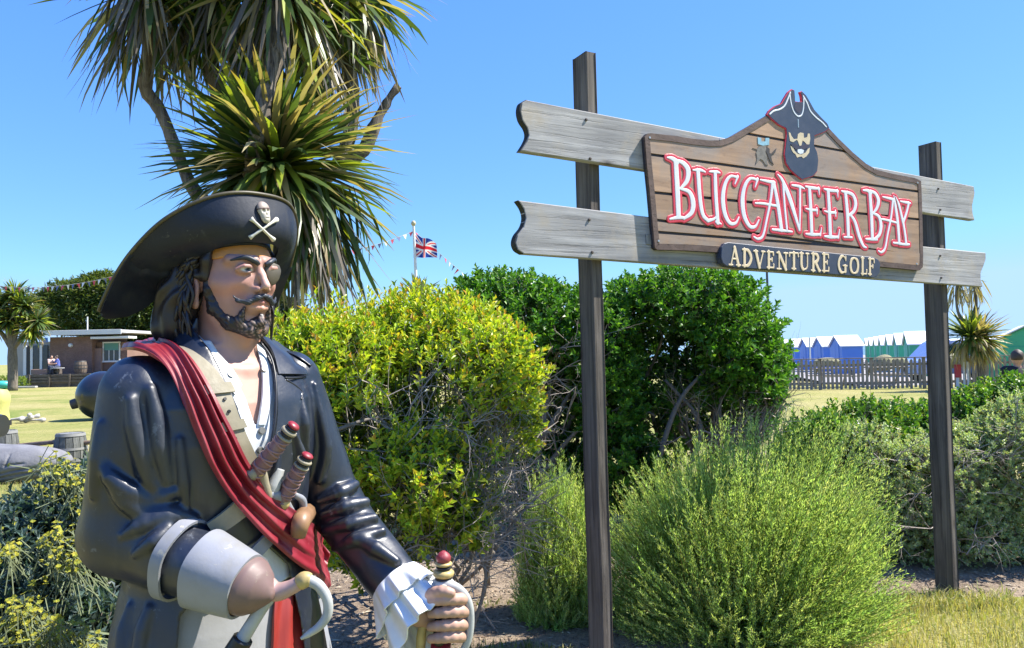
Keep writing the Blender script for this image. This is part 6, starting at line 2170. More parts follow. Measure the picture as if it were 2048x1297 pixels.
def feathery(name, label, base, rx, ry, H, n, seed, pal, lean=(0, 0)):
    """Broom-like shrub: many fine curved stems in a spreading dome, each set with short sprigs."""
    r = np.random.default_rng(seed)
    root = empty(name, base, label, 'bush', 'feathery broom shrubs by the sign')
    b = np.array(base, float)
    th = r.uniform(0, 2 * math.pi, n)
    el = np.arccos(1 - r.random(n) ** 0.9 * 0.93)           # angle from vertical
    tip = np.stack([np.cos(th) * np.sin(el) * rx, np.sin(th) * np.sin(el) * ry, np.cos(el) * H], -1)
    tip *= (0.74 + 0.30 * r.random(n) + 0.10 * vnoise(tip, 5, seed))[:, None]
    tip[:, 0] += lean[0] * tip[:, 2]; tip[:, 1] += lean[1] * tip[:, 2]
    tip[:, 2] = np.maximum(tip[:, 2], 0.05)
    st = np.stack([np.cos(th) * 0.2 * rx * r.random(n), np.sin(th) * 0.2 * ry * r.random(n), 0 * th], -1)
    m = 9
    t = np.linspace(0, 1, m)[None, :, None]
    ctrl = st + (tip - st) * 0.5 + np.stack([0 * th, 0 * th, 0.16 * H * np.sin(el)], -1) * -1 + r.normal(0, 0.07, (n, 3))
    P = (1 - t) ** 2 * st[:, None] + 2 * t * (1 - t) * ctrl[:, None] + t ** 2 * tip[:, None] + b
    P[..., 2] = np.maximum(P[..., 2], 0.02)
    segs = np.stack([P[:, :-1], P[:, 1:]], 2).reshape(-1, 2, 3)
    tt = np.tile(np.linspace(1, 0, m - 1), n)
    V1, Q1 = twig_mesh(segs, 0.0012 + 0.0035 * tt, 0.0010 + 0.0030 * tt)
    stem_c = np.repeat(pick(r, n, [(0.20, 0.27, 0.06), (0.20, 0.14, 0.07), (0.16, 0.22, 0.05)], [0.55, 0.1, 0.35]), (m - 1) * 6, 0)
    # sprigs along the outer 70 %
    ks = 92
    f = r.uniform(0.22, 1.0, (n, ks)) ** 0.8
    i = np.clip((f * (m - 1)).astype(int), 0, m - 2); fr = f * (m - 1) - i
    rows = np.arange(n)[:, None]
    p = P[rows, i] * (1 - fr)[..., None] + P[rows, i + 1] * fr[..., None]
    d = unit(P[rows, i + 1] - P[rows, i])
    side = unit(np.cross(d, r.normal(size=(n, ks, 3))))
    dd = unit(d + side * r.uniform(0.25, 1.1, (n, ks, 1)) + np.array([0, 0, 0.2]))
    L = r.uniform(0.015, 0.05, n * ks) * (1.15 - 0.5 * f.ravel()); 
    pf = p.reshape(-1, 3); df = dd.reshape(-1, 3)
    sd = unit(np.cross(df, r.normal(size=(n * ks, 3)))) * 0.0017
    V2 = np.stack([pf, pf + df * L[:, None] * 0.5 + sd, pf + df * L[:, None], pf + df * L[:, None] * 0.5 - sd], 1).reshape(-1, 3)
    Q2 = np.arange(n * ks)[:, None] * 4 + np.array([0, 1, 2, 3])
    c2 = np.repeat(pick(r, n, pal, var=0.18), ks, 0) * r.uniform(0.8, 1.2, (n * ks, 1))
    o = mesh('foliage', np.concatenate([V1, V2]), np.concatenate([Q1, Q2 + len(V1)]), leaf_mat('feather_leaf', 0.6, 0.5, 0.15), root, False, np.concatenate([stem_c, np.repeat(c2, 4, 0)]))
    tag(o, kind='stuff')
    bm_ = paint('bush_bark', (0.13, 0.105, 0.085), 0.85, 0.25, 30, 0.003, 60)
    for k in range(9):
        a = r.uniform(0, 6.28); q = b + np.array([math.cos(a) * rx * 0.4, math.sin(a) * ry * 0.4, H * 0.4])
        path = wander(b + np.array([math.cos(a) * 0.06, math.sin(a) * 0.06, -0.03]), q, r, 5, 0.1)
        V, Fs = tube_arrays(path, np.linspace(0.012, 0.004, len(path)), 6)
        mesh('branch', V, Fs, bm_, root, True)
    return root


def build_feathery():
    pal = [(0.40, 0.54, 0.20), (0.47, 0.58, 0.23), (0.33, 0.48, 0.17), (0.51, 0.59, 0.26)]
    b = on_ground(1510, 1285)
    feathery('broom_shrub', 'large feathery light green broom shrub between the two sign posts', (b[0], b[1] + 0.30, 0.02), 0.98, 0.74, 1.22, 3600, 21, pal, (0.12, 0.0))
    b = on_ground(1120, 1255)
    feathery('broom_shrub', 'small feathery light green broom shrub left of near sign post', (b[0], b[1] + 0.1, 0.02), 0.33, 0.28, 1.0, 1300, 22, pal, (0.02, 0))


# ------------------------------------------------------------------ cordyline trees
def strap_variants(prefix, n, seed, droop, pal):
    """Leaf blade meshes: base at the origin, growing along +X, +Z up, unit length; folded along the midrib."""
    r = np.random.default_rng(seed)
    out = []
    for k in range(n):
        dr = r.uniform(*droop); ns = 6
        t = np.linspace(0, 1, ns)
        ang = -dr * t ** 2.2
        dx = np.cos(ang); dz = np.sin(ang)
        x = np.concatenate([[0], np.cumsum(0.5 * (dx[1:] + dx[:-1]) * np.diff(t))]); z = np.concatenate([[0], np.cumsum(0.5 * (dz[1:] + dz[:-1]) * np.diff(t))])
        w = np.interp(t, [0, 0.2, 0.55, 0.85, 1], [0.55, 0.85, 1.0, 0.55, 0.03])
        side = r.normal(0, 0.03) * t ** 2
        V = []
        for i in range(ns):
            V += [(x[i], side[i] - w[i], z[i] + 0.35 * w[i] * 0.05 * 0), (x[i], side[i], z[i]), (x[i], side[i] + w[i], z[i])]
        V = np.array(V)
        Fs = []
        for i in range(ns - 1):
            for j in (0, 1):
                Fs.append((i * 3 + j, (i + 1) * 3 + j, (i + 1) * 3 + j + 1, i * 3 + j + 1))
        base = np.array(pal[r.integers(len(pal))])
        tt = np.repeat(t, 3)[:, None]
        c = base * (1 + 0.25 * (tt - 0.5)) * r.uniform(0.85, 1.15)
        if r.random() < 0.4:
            c = c * (1 - np.clip((tt - 0.8) * 5, 0, 1)) + np.array([0.28, 0.18, 0.06]) * np.clip((tt - 0.8) * 5, 0, 1)
        out.append((V, np.array(Fs), c))
    return out


def rosette(acc, center, axis, n, length, width, r, var, lo=-0.5, hi=1.0, sag=1.0):
    """Collect leaves (variant, matrix) of one crown about an axis; lo..hi: sine of the elevation above the crown's equator."""
    axis = unit(np.array(axis, float))
    u = unit(np.cross(axis, (0.31, 0.9, 0.1))); w = np.cross(axis, u)
    for i in range(n):
        s = r.uniform(lo, hi); a = i * 2.39996 + r.normal(0, 0.2)
        c = math.sqrt(max(0, 1 - s * s))
        d = unit(axis * s + (u * math.cos(a) + w * math.sin(a)) * c)
        L = length * r.uniform(0.72, 1.1) * (1 - 0.12 * max(s, 0))
        W = width * r.uniform(0.8, 1.2)
        up = np.array([0, 0, 1.0]) + r.normal(0, 0.25, 3)
        y = unit(np.cross(up, d)); z = np.cross(d, y)
        v = r.integers(len(var))
        M = np.stack([d * L, y * W, z * L], 1)
        acc.append((var, v, M, np.asarray(center, float) + d * 0.03 + axis * r.uniform(-0.10, 0.04)))


def skirt(acc, center, n, length, width, r, var, rad=0.12, drop=0.35):
    """Dead leaves hanging below a crown."""
    for i in range(n):
        a = r.uniform(0, 6.28)
        d = unit(np.array([math.cos(a) * r.uniform(0.15, 0.75), math.sin(a) * r.uniform(0.15, 0.75), -1.0]))
        p = np.asarray(center, float) + np.array([math.cos(a) * rad * r.random(), math.sin(a) * rad * r.random(), -drop * r.random()])
        up = np.array([math.cos(a), math.sin(a), 0.4]) + r.normal(0, 0.4, 3)
        y = unit(np.cross(up, d)); z = np.cross(d, y)
        L = length * r.uniform(0.6, 1.1)
        acc.append((var, r.integers(len(var)), np.stack([d * L, y * width * r.uniform(0.5, 1.0), z * L], 1), p))


def emit_leaves(root, acc, m, single=290, visible_rank=True):
    """The largest-showing leaves become objects of their own (sharing mesh data); the rest are joined as one part."""
    cam_p = CO
    sc = []
    for k, (var, v, M, p) in enumerate(acc):
        L = np.linalg.norm(M[:, 0]); dist = np.linalg.norm(p - cam_p)
        q = p + M[:, 0] * 0.6
        y_in = ((q - CO) @ CR)
        px = 1024 + F * y_in[0] / -y_in[2]; py = 648.5 - F * y_in[1] / -y_in[2]
        inside = (-20 < px < 2070) and (-10 < py < 1300)
        sc.append((L / dist * (1 if inside else 0.05) * (1.0 - 0.15 * (p[1] - root.location.y)), k))
    sc.sort(reverse=True)
    chosen = {k for _, k in sc[:single]}
    cache = {}
    VV, QQ, CC, off = [], [], [], 0
    for k, (var, v, M, p) in enumerate(acc):
        V, Fs, c = var[v]
        if k in chosen:
            key = (id(var), v)
            if key not in cache:
                o = mesh('leaf', V, Fs, m, None, True, c, world=False)
                o.parent = root
                cache[key] = o.data
            else:
                o = bpy.data.objects.new('leaf', cache[key]); COL.objects.link(o); o.parent = root
            Mx = Matrix(M.tolist()).to_4x4(); Mx.translation = Vector((p - OFF[root.name]).tolist())
            o.matrix_local = Mx
        else:
            W = V @ M.T + p
            VV.append(W); QQ.append(Fs + off); CC.append(c); off += len(W)
    if VV:
        o = mesh('foliage', np.concatenate(VV), np.concatenate(QQ), m, root, True, np.concatenate(CC)); tag(o, kind='stuff')


def bark_tube(name, pts, rads, m, root, seed, seg=14, n=40):
    r = np.random.default_rng(seed)
    P = smooth_path(pts, n)
    rr = np.interp(np.linspace(0, 1, n), np.linspace(0, 1, len(rads)), rads) * (1 + 0.07 * r.normal(size=n))
    V, Fs = tube_arrays(P, rr, seg)
    V = V + (0.006 * vnoise(V, 30, seed) + 0.004 * vnoise(V, 75, seed + 1))[:, None] * unit(V - np.repeat(np.concatenate([P]), seg, 0))
    return mesh(name, V, Fs, m, root, True)


def build_cordyline():
    bark = wood('cordyline_bark', (0.085, 0.070, 0.056), (0.27, 0.235, 0.195), 2, 0.9, 0.006, scale=1.3)
    lm = leaf_mat('strap_leaf', 0.40, 0.32, 0.45)
    green = strap_variants('g', 8, 1, (0.1, 0.9), [(0.070, 0.115, 0.030), (0.100, 0.150, 0.036), (0.055, 0.092, 0.030)])
    lime = strap_variants('l', 6, 2, (0.05, 0.6), [(0.27, 0.33, 0.04), (0.36, 0.37, 0.05)])
    tan = strap_variants('t', 6, 3, (0.2, 1.0), [(0.34, 0.29, 0.14), (0.42, 0.36, 0.22), (0.26, 0.21, 0.11)])
    dead = strap_variants('d', 6, 4, (-0.2, 0.5), [(0.17, 0.15, 0.13), (0.23, 0.205, 0.175), (0.12, 0.105, 0.09)])
    D = 5.0
    g = at(480, 1080, D)
    root = empty('cabbage_palm', (g[0], g[1], 0.0), 'tall branching cabbage palm with spiky sword-like leaves behind the statue', 'tree')
    A = lambda px, py, dd=0.0: at(px, py, D + dd)
    base = np.array([g[0], g[1], -0.05])
    bark_tube('trunk', [base, base + [0.02, 0.02, 0.7], A(490, 640), A(480, 480), A(500, 400)], [0.15, 0.125, 0.115, 0.11, 0.10], bark, root, 1)
    bark_tube('limb', [A(486, 500), A(432, 430), A(385, 378, .02), A(352, 300, .05), A(318, 220, .05), A(291, 178, .02), A(300, 120), A(312, 50), A(303, -30)], [0.085, 0.056, 0.044, 0.040, 0.037, 0.045, 0.037, 0.039, 0.045], bark, root, 2)
    bark_tube('limb', [A(486, 470), A(506, 380, -.3), A(510, 300, -.48), A(526, 210, -.5), A(548, 120, -.4), A(560, 40, -.3), A(556, -50, -.2)], [0.09, 0.06, 0.048, 0.046, 0.054, 0.066, 0.07], bark, root, 3)
    bark_tube('limb', [A(480, 460), A(472, 360, .05), A(470, 280, .1), A(438, 190, .1), A(424, 110, .1), A(438, 10, .1), A(440, -60, .1)], [0.08, 0.06, 0.055, 0.05, 0.05, 0.06, 0.06], bark, root, 4)
    bark_tube('limb', [A(510, 440, .1), A(590, 400, .35), A(668, 340, .45), A(704, 250, .5), A(702, 150, .5), A(690, 50, .5), A(690, -40, .5)], [0.08, 0.055, 0.05, 0.046, 0.05, 0.055, 0.055], bark, root, 5)
    bark_tube('limb', [A(650, 350, .45), A(718, 310, .5), A(742, 270, .52), A(764, 222, .54), A(796, 172, .56)], [0.05, 0.045, 0.05, 0.03, 0.027], bark, root, 6, n=24)
    acc = []
    r = np.random.default_rng(31)
    # low front crown
    cB = A(556, 328, -0.2)
    rosette(acc, cB, (0.35, -0.75, 0.5), 300, 0.80, 0.024, r, green, -0.5, 1.0)
    rosette(acc, cB - np.array([0.12, -0.05, 0.05]), (-0.6, -0.3, 0.2), 110, 0.80, 0.022, r, green, -0.2, 1.0)
    rosette(acc, cB, (0.75, -0.35, 0.45), 60, 0.80, 0.024, r, lime, 0.0, 0.95)
    rosette(acc, cB, (0.65, -0.3, -0.25), 130, 0.88, 0.019, r, tan, 0.1, 0.9)
    skirt(acc, cB + [0.10, 0.0, -0.12], 160, 0.74, 0.018, r, dead, 0.28, 0.25)
    skirt(acc, cB + [0.28, 0.05, -0.10], 60, 0.66, 0.018, r, green, 0.25, 0.25)
    # crowns along the top edge
    for (px, py, dd, ng, nt, nd, Ln, ax) in ((300, -50, 0.0, 70, 22, 80, 0.74, (-0.2, -0.3, 0.9)), (440, -40, 0.1, 80, 20, 70, 0.74, (0, -0.3, 0.9)), (558, -60, -0.2, 90, 26, 70, 0.78, (0.1, -0.4, 0.9)), (690, -40, 0.5, 80, 24, 80, 0.74, (0.4, -0.2, 0.9)), (620, 60, 0.2, 40, 16, 40, 0.6, (0.5, -0.2, 0.8))):
        c = A(px, py, dd)
        rosette(acc, c, ax, ng, Ln, 0.023, r, green, -0.75, 1.0)
        rosette(acc, c, (ax[0] + 0.5, ax[1], ax[2]), ng // 3, Ln * 0.98, 0.023, r, lime, -0.4, 0.9)
        rosette(acc, c, ax, nt, Ln, 0.017, r, tan, -0.85, 0.2)
        skirt(acc, c, int(nd * 1.4), Ln * 0.95, 0.015, r, dead, 0.2, 0.35)
        skirt(acc, c, nd // 2, Ln * 0.95, 0.02, r, green, 0.22, 0.2)
        skirt(acc, c, nd // 4, Ln * 0.9, 0.016, r, tan, 0.22, 0.25)
    emit_leaves(root, acc, lm, 290)

    # small cabbage palm near the beach huts, partly behind the right post
    Y = 27.0
    gx = on_y(1958, 700, Y)
    root = empty('small_cabbage_palm', (gx[0], Y, 0.0), 'small cabbage palm with dry drooping leaves behind right sign post', 'tree')
    z = lambda px, py: on_y(px, py, Y)
    bark_tube('trunk', [np.array([gx[0] + .1, Y, -0.05]), z(1962, 730), z(1952, 690), z(1946, 650)], [0.16, 0.14, 0.13, 0.10], bark, root, 7, 10, 16)
    bark_tube('limb', [z(1948, 680), z(1952, 630), z(1951, 590), z(1946, 560)], [0.09, 0.06, 0.05, 0.05], bark, root, 8, 8, 14)
    bark_tube('limb', [z(1945, 680), z(1918, 630), z(1912, 590), z(1915, 565)], [0.08, 0.05, 0.04, 0.04], bark, root, 9, 8, 14)
    acc = []
    c = z(1942, 672)
    rosette(acc, c, (0.2, -0.5, 0.8), 150, 1.25, 0.045, r, green, -0.4, 1.0)
    rosette(acc, c, (0.6, -0.3, 0.6), 60, 1.25, 0.045, r, lime, -0.2, 0.9)
    rosette(acc, c + np.array([0.25, -0.1, -0.1]), (0.7, -0.4, -0.1), 150, 1.3, 0.04, r, tan, -0.2, 0.95)
    skirt(acc, c, 90, 1.1, 0.045, r, tan, 0.5, 0.3)
    for q in (z(1946, 558), z(1915, 563)):
        rosette(acc, q, (0, -0.2, 0.2), 30, 0.42, 0.03, r, green, -0.6, 0.6)
        skirt(acc, q, 46, 0.8, 0.03, r, tan, 0.35, 0.5)
    emit_leaves(root, acc, lm, 120)

    # broad young cabbage palm by the house, far left
    Y = 47.0
    gx = on_y(26, 700, Y)
    root = empty('broad_cabbage_palm', (gx[0], Y, 0.0), 'bushy many-headed cabbage palm in front of brick building, far left', 'tree')
    z = lambda px, py: on_y(px, py, Y)
    bark_tube('trunk', [np.array([gx[0], Y, -0.05]), z(25, 720), z(24, 660)], [0.3, 0.27, 0.2], bark, root, 10, 10, 14)
    acc = []
    for px, py, n_ in ((20, 640, 90), (46, 612, 80), (0, 610, 70), (62, 660, 80), (30, 590, 60), (-14, 650, 50), (75, 640, 50)):
        bark_tube('limb', [z(25, 700), z(0.5 * (px + 25), 0.5 * (py + 690)), z(px, py)], [0.16, 0.12, 0.08], bark, root, 20 + px % 7, 7, 10)
        rosette(acc, z(px, py), (0.1, -0.3, 0.9), int(n_ * 1.5), 1.25, 0.075, r, green, -0.7, 1.0)
        rosette(acc, z(px, py), (0.6, -0.3, 0.7), n_ // 2, 1.25, 0.075, r, lime, -0.5, 0.9)
        rosette(acc, z(px, py), (0.5, -0.4, 0.3), n_ // 2, 1.3, 0.055, r, tan, -0.9, 0.6)
    emit_leaves(root, acc, lm, 0)
# ------------------------------------------------------------------ things beyond
def zy(px, py, Y):
    return on_y(px, py, Y)


def gxy(px, Y, py=705):
    return on_y(px, py, Y)[0]


def glaze(name, col=(0.02, 0.03, 0.035)):
    return paint(name, col, 0.08, 0.1, 3, spec=0.7)


def hut_mesh(wall_m, roof_m, trim_m, door_m, W=2.3, Dp=1.5, He=1.62, Ha=2.16, name='beach_hut', label='', group=''):
    """Gabled beach hut; gable front faces local -X; local frame: x depth (front at -Dp/2), y along the row, z up."""
    root = empty(name, (0, 0, 0), label, 'beach hut', group)
    h = Dp / 2
    b = MB()
    sec = [(-W / 2, 0), (W / 2, 0), (W / 2, He), (0, Ha), (-W / 2, He)]
    b.prism(sec, lambda u, v, t: np.array([t, u, v]), -h, h)
    o = b.build('wall', wall_m, root, world=False); fix_normals(o)
    ov = 0.10; th = 0.05
    sl = (Ha - He) / (W / 2)
    for s in (-1, 1):
        b = MB()
        y1 = s * (W / 2 + ov)
        z1 = He - sl * ov
        sec = [(0.0, Ha + 0.012), (y1, z1 + 0.012), (y1, z1 + th + 0.012), (0.0, Ha + th + 0.012)]
        b.prism(sec, lambda u, v, t: np.array([t, u, v]), -h - ov, h + ov)
        q = b.build('roof', roof_m, root, world=False); fix_normals(q)
    # barge boards and double door on the gable front
    for s in (-1, 1):
        b = MB()
        sec = [(0, Ha - 0.05), (s * W / 2, He - 0.05), (s * W / 2, He + 0.02 - 0.03), (0, Ha - 0.01)]
        b.prism(sec, lambda u, v, t: np.array([t, u, v]), -h - 0.035, -h - 0.003)
        q = b.build('barge_board', trim_m, root, world=False); fix_normals(q)
    for s in (-1, 1):
        b = MB(); b.box((-h - 0.018, s * 0.36, 0.86), (0.03, 0.68, 1.56), None, 0.006)
        d = b.build('door', door_m, root, world=False)
        b = MB(); b.box((-h - 0.042, s * 0.08, 0.85), (0.014, 0.03, 0.14)); b.build('handle', trim_m, d, world=False)
    return root


def person(name, label, loc, pose, colours, rz=0.0, scale=1.0, h=0.022, seated=False, cat='person'):
    """One continuous sculpted body; hair and clothes are its children. pose: dict of joint positions (x right, y back, z up) in metres."""
    root = empty(name, loc, label, cat, None, rz)
    J = {k: np.array(v, float) for k, v in pose.items()}
    def torso_(P, g=0.0):
        d = s_cap(P, J['hip'], J['waist'], 0.135 + g, 0.12 + g)
        d = smin(d, s_cap(P, J['waist'], J['chest'], 0.12 + g, 0.15 + g), 0.05)
        d = smin(d, s_cap(P, J['sho_l'], J['sho_r'], 0.065 + g, 0.065 + g), 0.06)
        return d
    def arms(P, g=0.0):
        d = None
        for s in 'lr':
            e = s_chain(P, [J['sho_' + s], J['elb_' + s], J['wri_' + s]], [0.055 + g, 0.043 + g, 0.032 + g], 0.02)
            d = e if d is None else np.minimum(d, e)
        return d
    def hands(P):
        d = None
        for s in 'lr':
            w = J['wri_' + s]; u = unit(w - J['elb_' + s]); side = unit(np.cross(u, (0, 0, 1.0)) + 1e-3)
            e = s_cap(P, w, w + u * 0.07, 0.03, 0.034)
            for k, ln in enumerate((0.055, 0.07, 0.065, 0.05)):
                b0 = w + u * 0.075 + side * (k - 1.5) * 0.019
                e = smin(e, s_cap(P, b0, b0 + u * ln + np.array([0, 0, -0.02]), 0.011, 0.009), 0.006)
            e = smin(e, s_cap(P, w + u * 0.03, w + u * 0.07 + side * -0.05, 0.013, 0.011), 0.01)
            d = e if d is None else np.minimum(d, e)
        return d
    def legs(P, g=0.0):
        d = None
        for s in 'lr':
            e = s_chain(P, [J['hip'] + (np.array([0.09, 0, 0]) if s == 'l' else np.array([-0.09, 0, 0])), J['kne_' + s], J['ank_' + s]], [0.095 + g, 0.062 + g, 0.042 + g], 0.03)
            d = e if d is None else np.minimum(d, e)
        return d
    hd = J['head']
    fw = J['face'] if 'face' in J else np.array([0, -1.0, 0])
    def headf(P):
        d = s_ell(P, hd, (0.077, 0.095, 0.115))
        d = smin(d, s_cap(P, hd + fw * 0.05 - [0, 0, 0.06], hd + fw * 0.03 - [0, 0, 0.08], 0.04), 0.03)
        d = smin(d, s_cap(P, hd + fw * 0.09 + [0, 0, 0.01], hd + fw * 0.11 - [0, 0, 0.02], 0.012, 0.016), 0.012)
        rt = np.cross(fw, (0, 0, 1.0))
        for s in (-1, 1):
            d = smax(d, -s_ell(P, hd + fw * 0.098 + rt * s * 0.03 + [0, 0, 0.02], (0.014, 0.014, 0.01)), 0.01)
            d = smin(d, s_ell(P, hd + rt * s * 0.078, (0.014, 0.022, 0.03)), 0.01)
        d = smin(d, s_cap(P, hd - [0, 0, 0.08], 0.5 * (J['sho_l'] + J['sho_r']), 0.05, 0.06), 0.02)
        return d
    def feet(P):
        d = None
        for s in 'lr':
            a = J['ank_' + s]
            e = s_cap(P, a + [0, 0.03, -0.045], a + fw * 0.15 + [0, 0, -0.055], 0.042, 0.034)
            d = e if d is None else np.minimum(d, e)
        return d
    body = lambda P: smin(smin(smin(smin(torso_(P), arms(P), 0.03), legs(P), 0.03), headf(P), 0.015), np.minimum(hands(P), smin(feet(P), legs(P), 0.02)), 0.012)
    allp = np.array(list(v for k, v in J.items() if k != 'face'))
    lo = allp.min(0) - 0.3; hi = allp.max(0) + 0.3
    def emit(nm, f, m):
        V, Q = surface_net(f, lo, hi, h)
        return mesh(nm, V * scale, Q, m, root, True, None, None, False)
    emit('body', body, colours['skin'])
    sl = colours.get('sleeve', 1.0)
    def shirt(P):
        d = torso_(P, 0.018)
        a = None
        for s in 'lr':
            e = s_cap(P, J['sho_' + s], J['sho_' + s] + (J['elb_' + s] - J['sho_' + s]) * min(1, sl), 0.072, 0.06)
            if sl > 1:
                e = smin(e, s_cap(P, J['elb_' + s], J['elb_' + s] + (J['wri_' + s] - J['elb_' + s]) * (sl - 1), 0.06, 0.047), 0.02)
            a = e if a is None else np.minimum(a, e)
        d = smin(d, a, 0.03) + 0.006 * vnoise(P, 14, 3)
        return np.maximum(d, -(s_cap(P, hd - [0, 0, 0.1], hd + [0, 0, 0.1], 0.07)))
    emit('shirt', shirt, colours['shirt'])
    emit('trousers', lambda P: np.maximum(smin(legs(P, 0.016), s_cap(P, J['hip'] - [0.05, 0, 0], J['hip'] + [0.05, 0, 0.03], 0.145), 0.04) + 0.004 * vnoise(P, 16, 5), -feet(P) - 0.0), colours['trousers'])
    def hairf(P):
        d = s_ell(P, hd + [0, 0, 0.022] - fw * 0.018, (0.088, 0.102, 0.118))
        cut = (P - hd) @ fw - 0.055 + 0.4 * (P[:, 2] - hd[2] - 0.05) * -1
        d = smax(d, cut, 0.02)
        d = np.maximum(d, hd[2] - colours.get('hair_len', 0.03) - P[:, 2])
        return d + 0.004 * vnoise(P, 60, 2)
    emit('hair', hairf, colours['hair'])
    for s in 'lr':
        a = J['ank_' + s]
        emit('shoe', lambda P: np.maximum(s_cap(P, a + [0, 0.03, -0.045], a + fw * 0.16 + [0, 0, -0.055], 0.052, 0.044), -0.0 - (P[:, 2] - (a[2] - 0.095))), colours['shoe'])
    return root


STAND = dict(hip=(0, 0, 0.93), waist=(0, 0, 1.08), chest=(0, 0, 1.30), sho_l=(0.18, 0, 1.43), sho_r=(-0.18, 0, 1.43), elb_l=(0.25, 0.03, 1.15), elb_r=(-0.25, 0.03, 1.15), wri_l=(0.24, -0.08, 0.92), wri_r=(-0.24, -0.08, 0.92),
             kne_l=(0.1, -0.02, 0.5), kne_r=(-0.1, -0.02, 0.5), ank_l=(0.11, 0.02, 0.095), ank_r=(-0.11, 0.02, 0.095), head=(0, -0.02, 1.63))
SIT = dict(hip=(0, 0, 0.47), waist=(0, 0.02, 0.62), chest=(0, -0.02, 0.84), sho_l=(0.18, -0.02, 0.97), sho_r=(-0.18, -0.02, 0.97), elb_l=(0.23, -0.12, 0.72), elb_r=(-0.23, -0.12, 0.72), wri_l=(0.12, -0.33, 0.70), wri_r=(-0.12, -0.33, 0.70),
           kne_l=(0.12, -0.43, 0.50), kne_r=(-0.12, -0.43, 0.50), ank_l=(0.12, -0.42, 0.095), ank_r=(-0.12, -0.42, 0.095), head=(0, -0.06, 1.17))


def barrel(root_name, label, loc, rmax, H, group, mat_, hoop_m, staves=18, detail=True):
    root = empty(root_name, loc, label, 'barrel', group)
    prof = lambda f: rmax * (0.80 + 0.20 * math.sin(math.pi * f) ** 0.8)
    n = 9
    for k in range(staves):
        a0 = 2 * math.pi * k / staves + 0.02; a1 = 2 * math.pi * (k + 1) / staves - 0.02
        V, Fs = [], []
        for i in range(n):
            f = i / (n - 1); R_ = prof(f)
            for rr in (R_, R_ - 0.02):
                for a in (a0, a1):
                    V.append((rr * math.cos(a), rr * math.sin(a), f * H))
        for i in range(n - 1):
            q = i * 4; w = q + 4
            Fs += [(q, q + 1, w + 1, w), (q + 3, q + 2, w + 2, w + 3), (q + 1, q + 3, w + 3, w + 1), (q + 2, q, w, w + 2)]
        Fs += [(0, 2, 3, 1), ((n - 1) * 4, (n - 1) * 4 + 1, (n - 1) * 4 + 3, (n - 1) * 4 + 2)]
        mesh('stave', np.array(V), Fs, mat_, root, False, None, None, False)
    for f0, f1 in ((0.02, 0.07), (0.36, 0.43), (0.62, 0.67), (0.93, 0.99)):
        b = MB(); b.lathe((0, 0, 0), [(prof(f0) - 0.004, f0 * H), (prof(f0) + 0.007, f0 * H), (prof(f1) + 0.007, f1 * H), (prof(f1) - 0.004, f1 * H)], 28)
        b.build('hoop', hoop_m, root, True, 40, world=False)
    b = MB(); b.lathe((0, 0, 0), [(0.01, H - 0.05), (rmax * 0.78, H - 0.05), (rmax * 0.78, H - 0.02), (0.01, H - 0.02)], 24)
    b.build('lid', mat_, root, world=False)
    return root


